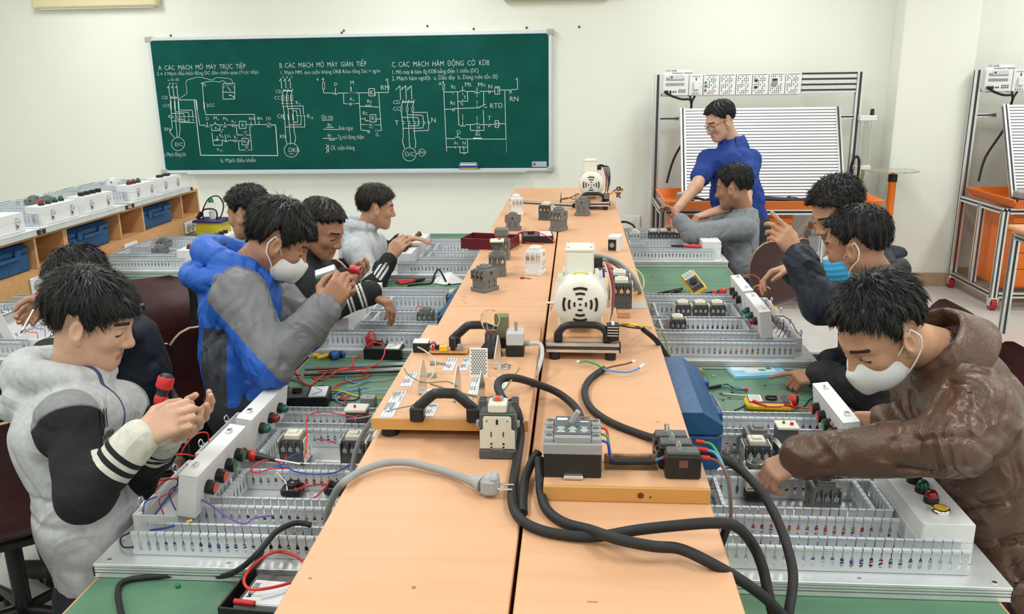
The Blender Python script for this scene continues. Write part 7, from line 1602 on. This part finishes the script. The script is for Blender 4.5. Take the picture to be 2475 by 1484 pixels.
def at1(D):
    r = arm_attr(D); q = np.full(len(D['V']), -.1); k = q.copy()
    for s in 'LR':
        x, _, _ = along(D, s); near = .07-D['a'+s]*1.0-np.maximum(-(D['torso']-D['a'+s]),0)*2
        c = np.minimum(x+.092, .03); c[(D['torso']-D['a'+s]) < 0] = -.1; q = np.maximum(q, c)
        for b in (-.072,-.048): k = np.maximum(k, np.where(c > 0, .0065-np.abs(x-b), -.1))
    V = D['V']; S = D['wa']; d = (V-S) @ nrm(D['hp']-S)
    zip_ = .0045-np.abs((V-D['ch']) @ D['lat']); zip_[((V-D['ch']) @ D['front']) < 0.02] = -.1
    return dict(arm=r['arm'], cuff=q, band=k, zip=zip_)
m1 = mask_mat('hoodie_grey_black', (.46,.475,.49), [('zip',(.05,.07,.14)), ('arm',(.010,.010,.013)), ('cuff',(.60,.58,.53)), ('band',(.012,.012,.014))], .9, (240,.25), .10, 60, cloth=.5)
def logo1(t, hf, B):
    u = B['spine']; f = nrm(B['front']*.85+B['lat']*.5); c = B['ch']+B['front']*.075+B['lat']*.088+u*.030; l = nrm(np.cross(u, f))
    M = frame(Vector(c), Vector(l), Vector(f)); m = MB()
    for x in (-.012,.0,.012): m.prism([(x-.003,.0),(x+.003,.004),(x+.004,.05),(x-.002,.044)], 0, .001, 0, M)
    put_text(m, 'MONSTER', .021, M @ Matrix.Translation((-.040,-.026,.0)), thin=.025)
    JV = B['jV']; q = []
    for p in m.v:
        p = np.array(p); d = JV-p; n = d @ f; tg = np.linalg.norm(d-np.outer(n, f), axis=1); k = (tg < .010) & (n < .10); q.append(tuple(p+f*((n[k].max() if k.any() else 0)+.0012)))
    m.v = q; obj('chest_print', m, M_ink, t)
P1 = person('seated boy in a grey hoodie with black sleeves holding a red screwdriver', J, dict(face=f1, skin='light', h=.0038, handR=dict(d=(.80,.25,.42), n=(.1,.75,-.35), curl=(.75,.85,.5), thumb=.55), handL=dict(d=(.90,.05,.35), n=(-.2,-.5,.8), curl=(.35,.45,.3), thumb=.3),
    jacket=dict(name='hoodie', mat=m1, attrs=at1, extra=hood1, h=.0062, amp=.007, lam=.12, r=1.0, cuff=.004, sleeve=(.058,.053,.040), seed=5), also=logo1,
    hair=dict(seed=4, thick=(.012,.024), line=[(0,.024),(18,.026),(38,.022),(52,.004),(62,-.022),(72,-.032),(84,.004),(96,.020),(108,.006),(122,-.056),(180,-.080)], len=.05, n=2600, lift=.3)))
w_ = PD(372,1052,1.93); screwdriver('red and black screwdriver held by the boy in the grey hoodie', PD(404,905,1.93), PD(350,1120,1.95))
# ---------------------------------------------------------------- 2 boy in dark jacket at the left bench
J = JJ(head=(192,690,2.75), neck=(258,772,2.80), chest=(300,830,2.82), waist=(325,900,2.85), hip=(330,960,3.0), shL=(262,815,2.62), shR=(275,795,3.0), elL=(190,880,2.55), elR=(215,810,3.05), wrL=(110,850,2.72), wrR=(122,722,2.98)); seat_legs(J, (-1,.1))
M_navy = mask_mat('navy_jacket_cloth', (.012,.016,.026), [], .8, (160,.15), .2, 30, cloth=.6)
P2 = person('boy in a dark jacket bent over the left bench, half hidden behind the hoodie', J, dict(face=(-.86,.1,-.5), h=.005, handL=dict(d=(-1,.1,-.1), n=(0,0,-1)), handR=dict(d=(-.7,-.1,-.5), n=(-.3,-.6,-.4), curl=(.9,.9,.5)), jacket=dict(mat=M_navy, extra=collar(), amp=.008), hair=dict(seed=9, thick=(.010,.020), n=1800, len=.04)))
screwdriver('red and black screwdriver in the hand of the bent boy at the left bench', PD(112,690,2.96), PD(50,806,2.78))
# ---------------------------------------------------------------- 3 student in blue and grey jacket
f3 = (.80,.28,-.58)
J = JJ(head=(674,580,2.70), neck=(585,655,2.74), chest=(578,740,2.74), waist=(580,850,2.76), hip=(598,958,2.80), shR=(578,715,2.58), shL=(640,690,2.92), elR=(655,880,2.50), elL=(735,800,2.88), wrR=(782,748,2.52), wrL=(800,722,2.86)); stand_legs(J, (1,.1))
def hood3(B):
    u, f, l, n = B['spine'], B['front'], B['lat'], B['nk']
    P_ = ring(n+u*.045-f*.02, B['RT'], (.098,.096), lambda a: .030+.012*max(0,-math.sin(a)), .012, 16, up=lambda a: .022*max(0,-math.sin(a))-.035*max(0,math.sin(a)))
    P_ += ring(n-u*.012-f*.035, B['RT'], (.135,.12), .034, .012, 16) + [ell(n-f*.10-u*.035, (.10,.055,.06), B['RT'], .03)]
    return P_
def at3(D):
    V = D['V']; a = arm_attr(D)['arm']; S = D['ch']; z = (V-S) @ D['spine']; fr = (V-S) @ D['front']; la = (V-S) @ D['lat']
    SR, e, w_ = D['arms']['R']; ax = nrm(e-SR); tq = (V-SR) @ ax
    up = np.minimum(a, .3); out = {}
    # grey upper side of the sleeve: the front/top half of each arm
    g = np.full(len(V), -.1)
    for s in 'LR':
        S_, e_, w2 = D['arms'][s]; m = nrm(np.cross(nrm(e_-S_), D['lat'])); m = m*np.sign(m @ D['front']); q = (V-S_) @ m; x, _, _ = along(D, s); fore = ((V-e_) @ nrm(w2-e_)); g = np.maximum(g, np.where(D['torso']-D['a'+s] > -.01, np.where(fore > 0.0, .02, q+.018-.10*((V-S_) @ nrm(e_-S_))), -.1))
    side = .045-np.abs(fr+.035); lowz = -z-.06
    sidep = np.minimum(np.minimum(side, lowz), -(D['torso']-D['aR'])); sidep[la < 0] = -.1
    return dict(grey=np.maximum(g, -.1), side=sidep)
m3 = mask_mat('jacket_blue_grey', (.012,.105,.50), [('side',(.045,.05,.062)), ('grey',(.155,.16,.175))], .52, (120,.2), .06, 30, 0, .45, cloth=.7)
def hem3(t, hf, B): pass
P3 = person('student in a blue and grey hooded jacket and white mask, working with both hands', J, dict(face=f3, skin='dark', h=.0042, mask='boat', handR=dict(d=(.55,.30,.72), n=(-.3,.85,-.1), curl=(.9,.8,.5), thumb=.7), handL=dict(d=(.75,-.1,.55), n=(0,-.9,.2), curl=(.7,.7,.4), thumb=.6),
    jacket=dict(mat=m3, attrs=at3, extra=hood3, h=.0066, amp=.009, lam=.10, r=1.04, sleeve=(.078,.068,.048), cuff=.0, puff=1.0, seed=11, hem=.02), hair=dict(seed=2, thick=(.012,.026), n=2400, len=.032, lift=.6, line=[(0,.036),(30,.036),(50,.018),(64,-.014),(76,-.018),(90,.018),(104,.014),(120,-.045),(180,-.066)])))
# ---------------------------------------------------------------- 4 student seen from behind at the left bench
J = JJ(head=(598,514,3.95), neck=(640,595,4.0), chest=(650,640,4.0), waist=(650,700,4.0), hip=(650,760,4.0), shL=(640,630,3.82), shR=(650,625,4.18), elL=(600,690,3.8), elR=(600,690,4.2), wrL=(550,690,3.85), wrR=(555,680,4.15)); seat_legs(J, (-1,.1))
P4 = person('student with wavy black hair facing the left bench, head beside the yellow box', J, dict(face=(-.92,.22,-.20), h=.005, handL=dict(d=(-1,0,0), n=(0,0,-1)), handR=dict(d=(-1,0,0), n=(0,0,-1)), jacket=dict(mat=M_navy, extra=collar()), hair=dict(seed=21, thick=(.010,.024), curly=.0035, n=1800, len=.028, lift=.6)))
# ---------------------------------------------------------------- 5 boy in black jacket
f5 = (.84,-.22,-.46)
J = JJ(head=(778,552,3.55), neck=(728,608,3.62), chest=(722,680,3.62), waist=(715,760,3.62), hip=(715,850,3.62), shR=(712,668,3.42), shL=(768,655,3.80), elR=(790,742,3.38), elL=(790,720,3.66), wrR=(894,708,3.42), wrL=(826,676,3.52)); seat_legs(J, (1,0), kz=.5)
def at5(D):
    k = np.full(len(D['V']), -.1)
    for s in 'LR':
        x, _, _ = along(D, s); ok = (D['torso']-D['a'+s]) > 0
        for b in (-.030,-.046,-.082,-.098): k = np.maximum(k, np.where(ok, .0045-np.abs(x-b), -.1))
    return dict(band=k)
m5 = mask_mat('black_jacket_striped_cuffs', (.010,.011,.014), [('band',(.60,.60,.58))], .85, (200,.2), .2, 30, cloth=.5)
P5 = person('boy in a black jacket with striped cuffs reaching into the middle board', J, dict(face=f5, skin='dark', h=.0042, handR=dict(d=(.80,-.1,-.42), n=(-.35,-.1,-.9), curl=(.65,.55,.35), thumb=.35), handL=dict(d=(.85,-.15,.15), n=(-.2,-.3,.9), curl=(.6,.7,.5), thumb=.6), jacket=dict(mat=m5, attrs=at5, extra=collar(.075,.022), h=.007, cuff=.0, seed=8, sleeve=(.07,.06,.048)), hair=dict(seed=6, thick=(.003,.018), n=1400, len=.022, lift=.3, line=[(0,.056),(30,.056),(50,.048),(66,.030),(80,.026),(92,.034),(106,.03),(124,.0),(180,-.02)])))
tag(obj('red_connector', MB().cyl((-.022,0,0), (.022,0,0), .017, n=12).cyl((-.012,0,0), (.0,0,0), .019, n=12), M_red, None, frame(PD(858,652,3.45), (1,-.1,-.2), (0,0,1))), 'red round connector held by the boy in the black jacket', 'connector')
t = thing('relay_module', 'grey relay module held between two students', 'module', frame(PD(790,664,3.30), (1,.2,.3), (0,-.4,1))); obj('case', MB().box((0,0,0), (.085,.045,.04), b=.003), M_greymetal, t); obj('cover', MB().box((0,0,.022), (.08,.04,.006), b=.002), M_white, t); obj('terminal', MB().box((-.03,-.024,0), (.02,.004,.02)), M_gbut, t)
# ---------------------------------------------------------------- 6 boy in grey and black striped jacket
f6 = (.92,.32,-.20)
J = JJ(head=(910,500,4.75), neck=(880,560,4.80), chest=(872,615,4.80), waist=(872,680,4.80), hip=(880,760,4.84), shR=(862,605,4.62), shL=(905,590,4.98), elR=(905,685,4.56), elL=(935,625,5.0), wrR=(945,622,4.58), wrL=(972,577,5.0)); seat_legs(J, (1,.1))
def hood6(B):
    u, f, l, n = B['spine'], B['front'], B['lat'], B['nk']; return ring(n+u*.040-f*.025, B['RT'], (.088,.084), lambda a: .024+.016*max(0,-math.sin(a)), .02, 12)+[ell(n-f*.09-u*.05, (.095,.06,.085), B['RT'], .03)]
def at6(D):
    V = D['V']; z = (V-D['ch']) @ D['spine']; a = np.full(len(V), -.1); st = a.copy()
    for s in 'LR':
        S, e, w_ = D['arms'][s]; tq = (V-S) @ nrm(e-S); ok = (D['torso']-D['a'+s]) > 0; fore = (V-e) @ nrm(w_-e); dF = pdist(cap(e, w_, .05), V[:,0], V[:,1], V[:,2])-pdist(cap(S, e, .055), V[:,0], V[:,1], V[:,2]); fore = np.where(dF < 0, fore, -.1); a = np.maximum(a, np.where(ok, np.maximum(tq-.19, fore-.0), -.1))
        m = nrm(np.cross(nrm(w_-e), D['lat'])); q = (V-e) @ m; near = np.where(ok & ((V-e) @ D['lat']*(1 if s == 'R' else -1) > 0) & (fore > .0), 1, 0)
        for b in (-.022,0,.022): st = np.maximum(st, np.where(near == 1, .0062-np.abs(q-b), -.1))
    low = np.where((D['torso'] < np.minimum(D['aL'],D['aR'])), -z-.035, -.1); return dict(dark=np.maximum(a, low), stripe=st)
m6 = mask_mat('jacket_grey_black_stripes', (.47,.50,.54), [('dark',(.012,.013,.016)), ('stripe',(.66,.67,.68))], .8, (160,.2), .07, 40, cloth=.6)
P6 = person('boy in a grey hooded jacket with white stripes on black sleeves', J, dict(face=f6, skin='mid', h=.005, handR=dict(d=(.55,.1,.75), n=(.3,.9,.1), curl=(.6,.7,.4), thumb=.6), handL=dict(d=(1,0,.05), n=(0,0,-1), curl=(.25,.25,.2), thumb=.3), jacket=dict(mat=m6, attrs=at6, extra=hood6, h=.008, amp=.008, seed=14), hair=dict(seed=12, thick=(.008,.022), mat=M_hair2, n=1600, line=[(0,.046),(30,.044),(50,.030),(64,-.002),(76,-.012),(90,.020),(104,.014),(120,-.045),(180,-.062)])))
# ---------------------------------------------------------------- 7 man in blue shirt
f7 = (-.80,-.34,-.42)
J = JJ(head=(1740,292,5.68), neck=(1772,345,5.74), chest=(1768,405,5.72), waist=(1782,480,5.72), hip=(1795,550,5.74), shR=(1712,388,5.74), shL=(1812,388,5.62), elR=(1682,452,5.52), elL=(1800,490,5.40), wrR=(1634,508,5.40), wrL=(1715,515,5.38)); stand_legs(J, (-1,-.2))
def col7(B): return []
P7 = person('man in a royal blue short sleeved shirt and glasses standing at the far board', J, dict(face=f7, skin='light', h=.005, hs=1.05, bare=True, glasses=True, handR=dict(d=(-.25,-.1,-.95), n=(.75,-.3,-.1), curl=(.5,.6,.4), thumb=.5), handL=dict(d=(-.85,-.1,-.2), n=(.1,.1,-1), curl=(.8,.9,.5), thumb=.6), jacket=dict(name='shirt', mat=mask_mat('royal_blue_cotton', (.008,.040,.235), [], .75, (200,.15), .08, 40, cloth=.6), extra=col7, short=True, h=.009, amp=.013, lam=.14, seed=17, r=1.0, wide=.66), also=lambda t, hf, B: collar_mesh(t, B, MATS['royal_blue_cotton'], .071, .040, .026, .055, .05, c=B['nk']+B['spine']*.018), trousers=mat('charcoal_trousers', (.02,.022,.03), .8), hair=dict(seed=15, thick=(.005,.020), n=1400, len=.025, line=[(0,.062),(30,.060),(50,.042),(66,.010),(80,-.006),(92,.022),(106,.02),(122,-.035),(180,-.055)])))
# ---------------------------------------------------------------- 8 student in grey sweatshirt
J = JJ(head=(1772,452,5.30), neck=(1800,512,5.36), chest=(1785,570,5.34), waist=(1788,635,5.36), hip=(1790,710,5.40), shL=(1795,550,5.16), shR=(1765,532,5.53), elL=(1672,566,5.16), elR=(1690,560,5.53), wrL=(1640,528,5.20), wrR=(1640,545,5.48)); seat_legs(J, (-1,.1))
P8 = person('student in a grey sweatshirt seated in front of the man in blue', J, dict(face=(-.88,.40,-.25), skin='dark', h=.005, hs=1.09, handL=dict(d=(-.3,.6,.5), n=(-.6,0,-.5), curl=(.5,.6,.4)), handR=dict(d=(-1,0,-.2), n=(0,0,-1)), jacket=dict(name='sweatshirt', mat=mask_mat('grey_sweat_cloth', (.215,.235,.26), [], .9, (260,.2), .08, 60, cloth=.6), extra=collar(.062,.012,-.008), h=.008, amp=.012, lam=.12, seed=23, r=1.02), trousers=mat('blue_denim', (.05,.07,.11), .85, noise=(60,.2)), hair=dict(seed=31, thick=(.010,.024), n=1800, len=.028, curly=.002, lift=.6)))
# ---------------------------------------------------------------- 9 student with raised hands
f9 = (-.80,-.32,-.50)
J = JJ(head=(2022,512,3.25), neck=(2085,580,3.32), chest=(2092,665,3.32), waist=(2100,760,3.34), hip=(2110,860,3.36), shL=(2085,655,3.12), shR=(2070,620,3.52), elL=(1990,735,3.0), elR=(1985,700,3.45), wrL=(1925,612,3.06), wrR=(1912,645,3.30)); seat_legs(J, (-1,0))
P9 = person('student in a navy jacket with both hands raised, behind the blue mask', J, dict(face=f9, skin='mid', h=.0042, handL=dict(d=(-.62,.0,.75), n=(-.3,.85,-.2), fing=[(.15,.15,.1),(.5,.7,.4),(.7,.8,.5),(.8,.8,.5)], thumb=.4), handR=dict(d=(-.85,-.1,-.25), n=(-.1,-.4,-.8), curl=(.55,.55,.35), thumb=.4), jacket=dict(mat=mask_mat('dark_navy_nylon', (.014,.020,.036), [], .6, (120,.2), .2, 30, cloth=.8), extra=collar(.075,.022), h=.0075, amp=.014, lam=.11, seed=27, sleeve=(.076,.068,.052)), hair=dict(seed=41, thick=(.010,.028), curly=.006, n=2400, len=.026, lift=1.2)))
# ---------------------------------------------------------------- 10 student with blue mask
f10 = (-.82,.50,-.28)
J = JJ(head=(2068,592,2.76), neck=(2122,668,2.84), chest=(2140,760,2.86), waist=(2165,860,2.88), hip=(2190,970,2.9), shL=(2125,790,2.66), shR=(2110,720,3.08), elL=(2120,955,2.78), elR=(2080,880,3.2), wrL=(1988,908,2.92), wrR=(2010,880,3.2)); seat_legs(J, (-1,0))
P10 = person('student in a black jacket and light blue mask pointing at the book', J, dict(face=f10, skin='dark', h=.0042, mask='pleated', handL=dict(d=(-.98,.05,-.12), n=(.05,.35,-.93), fing=[(.12,.12,.1),(.9,1.0,.6),(1.0,1.0,.6),(1.0,1.0,.6)], thumb=.5), handR=dict(d=(-1,0,0), n=(0,0,-1)), jacket=dict(mat=mask_mat('black_windbreaker', (.013,.013,.018), [], .7, (120,.2), .2, 30, cloth=.7), extra=collar(.078,.022), h=.0075, amp=.009, lam=.13, seed=33, sleeve=(.078,.07,.054), cuff=.0), hair=dict(seed=52, thick=(.007,.022), n=2200, len=.028, lift=.6)))
# ---------------------------------------------------------------- 11 student in brown leather jacket
f11 = (-.72,-.28,-.62)
J = JJ(head=(2128,800,1.92), neck=(2272,848,1.98), chest=(2335,985,2.0), waist=(2385,1130,2.02), hip=(2425,1390,2.10), shL=(2350,1000,1.84), shR=(2240,930,2.2), elL=(2305,1072,1.80), elR=(2280,1040,2.2), wrL=(1944,1104,2.0), wrR=(2148,1022,2.24)); seat_legs(J, (-1,.05))
def col11(B): return []
M_leather = mask_mat('brown_leather', (.105,.055,.037), [], .31, (170,.25), .14, 9, 0, .5, cloth=1.)
def seam11(t, hf, B):
    ax = nrm(hf[0]-B['nk']); collar_mesh(t, B, M_leather, .080, .046, .036, .075, .07, up=nrm(ax*.5+B['spine']*.5), gap=.5, c=B['nk']+nrm(ax+B['spine'])*.012)
    S, e, w_ = B['arms']['L']; d = nrm(e-w_); n = nrm(np.cross(d, (0,0,1))); n = n*(-1 if n[1] > 0 else 1); p = lambda q, up: Vector(w_+d*q+n*.046+np.array([0,0,up]))
    obj('cuff_zip', MB().tube([p(.01,-.004), p(.06,-.012), p(.13,-.020)], .0045, 6), M_black, t)
P11 = person('student in a brown leather jacket and white mask bending over the front right board', J, dict(face=f11, skin='mid', h=.0036, mask='boat', hs=1.02, handL=dict(d=(-.80,.10,-.50), n=(.1,.35,-.9), curl=(.8,.9,.5), thumb=.6), handR=dict(d=(-.85,.05,-.1), n=(.1,.8,-.4), curl=(.5,.6,.4), thumb=.4), jacket=dict(mat=M_leather, extra=col11, h=.006, amp=.013, lam=.11, r=1.06, sleeve=(.080,.066,.046), seed=44, cuff=-.004), also=seam11,
    hair=dict(seed=60, thick=(.005,.024), n=3600, len=.036, lift=.7, line=[(0,.070),(28,.066),(46,.054),(58,.040),(70,.004),(80,-.010),(90,.022),(106,.020),(124,-.03),(180,-.045)])))
print('people', time.time()-T0)
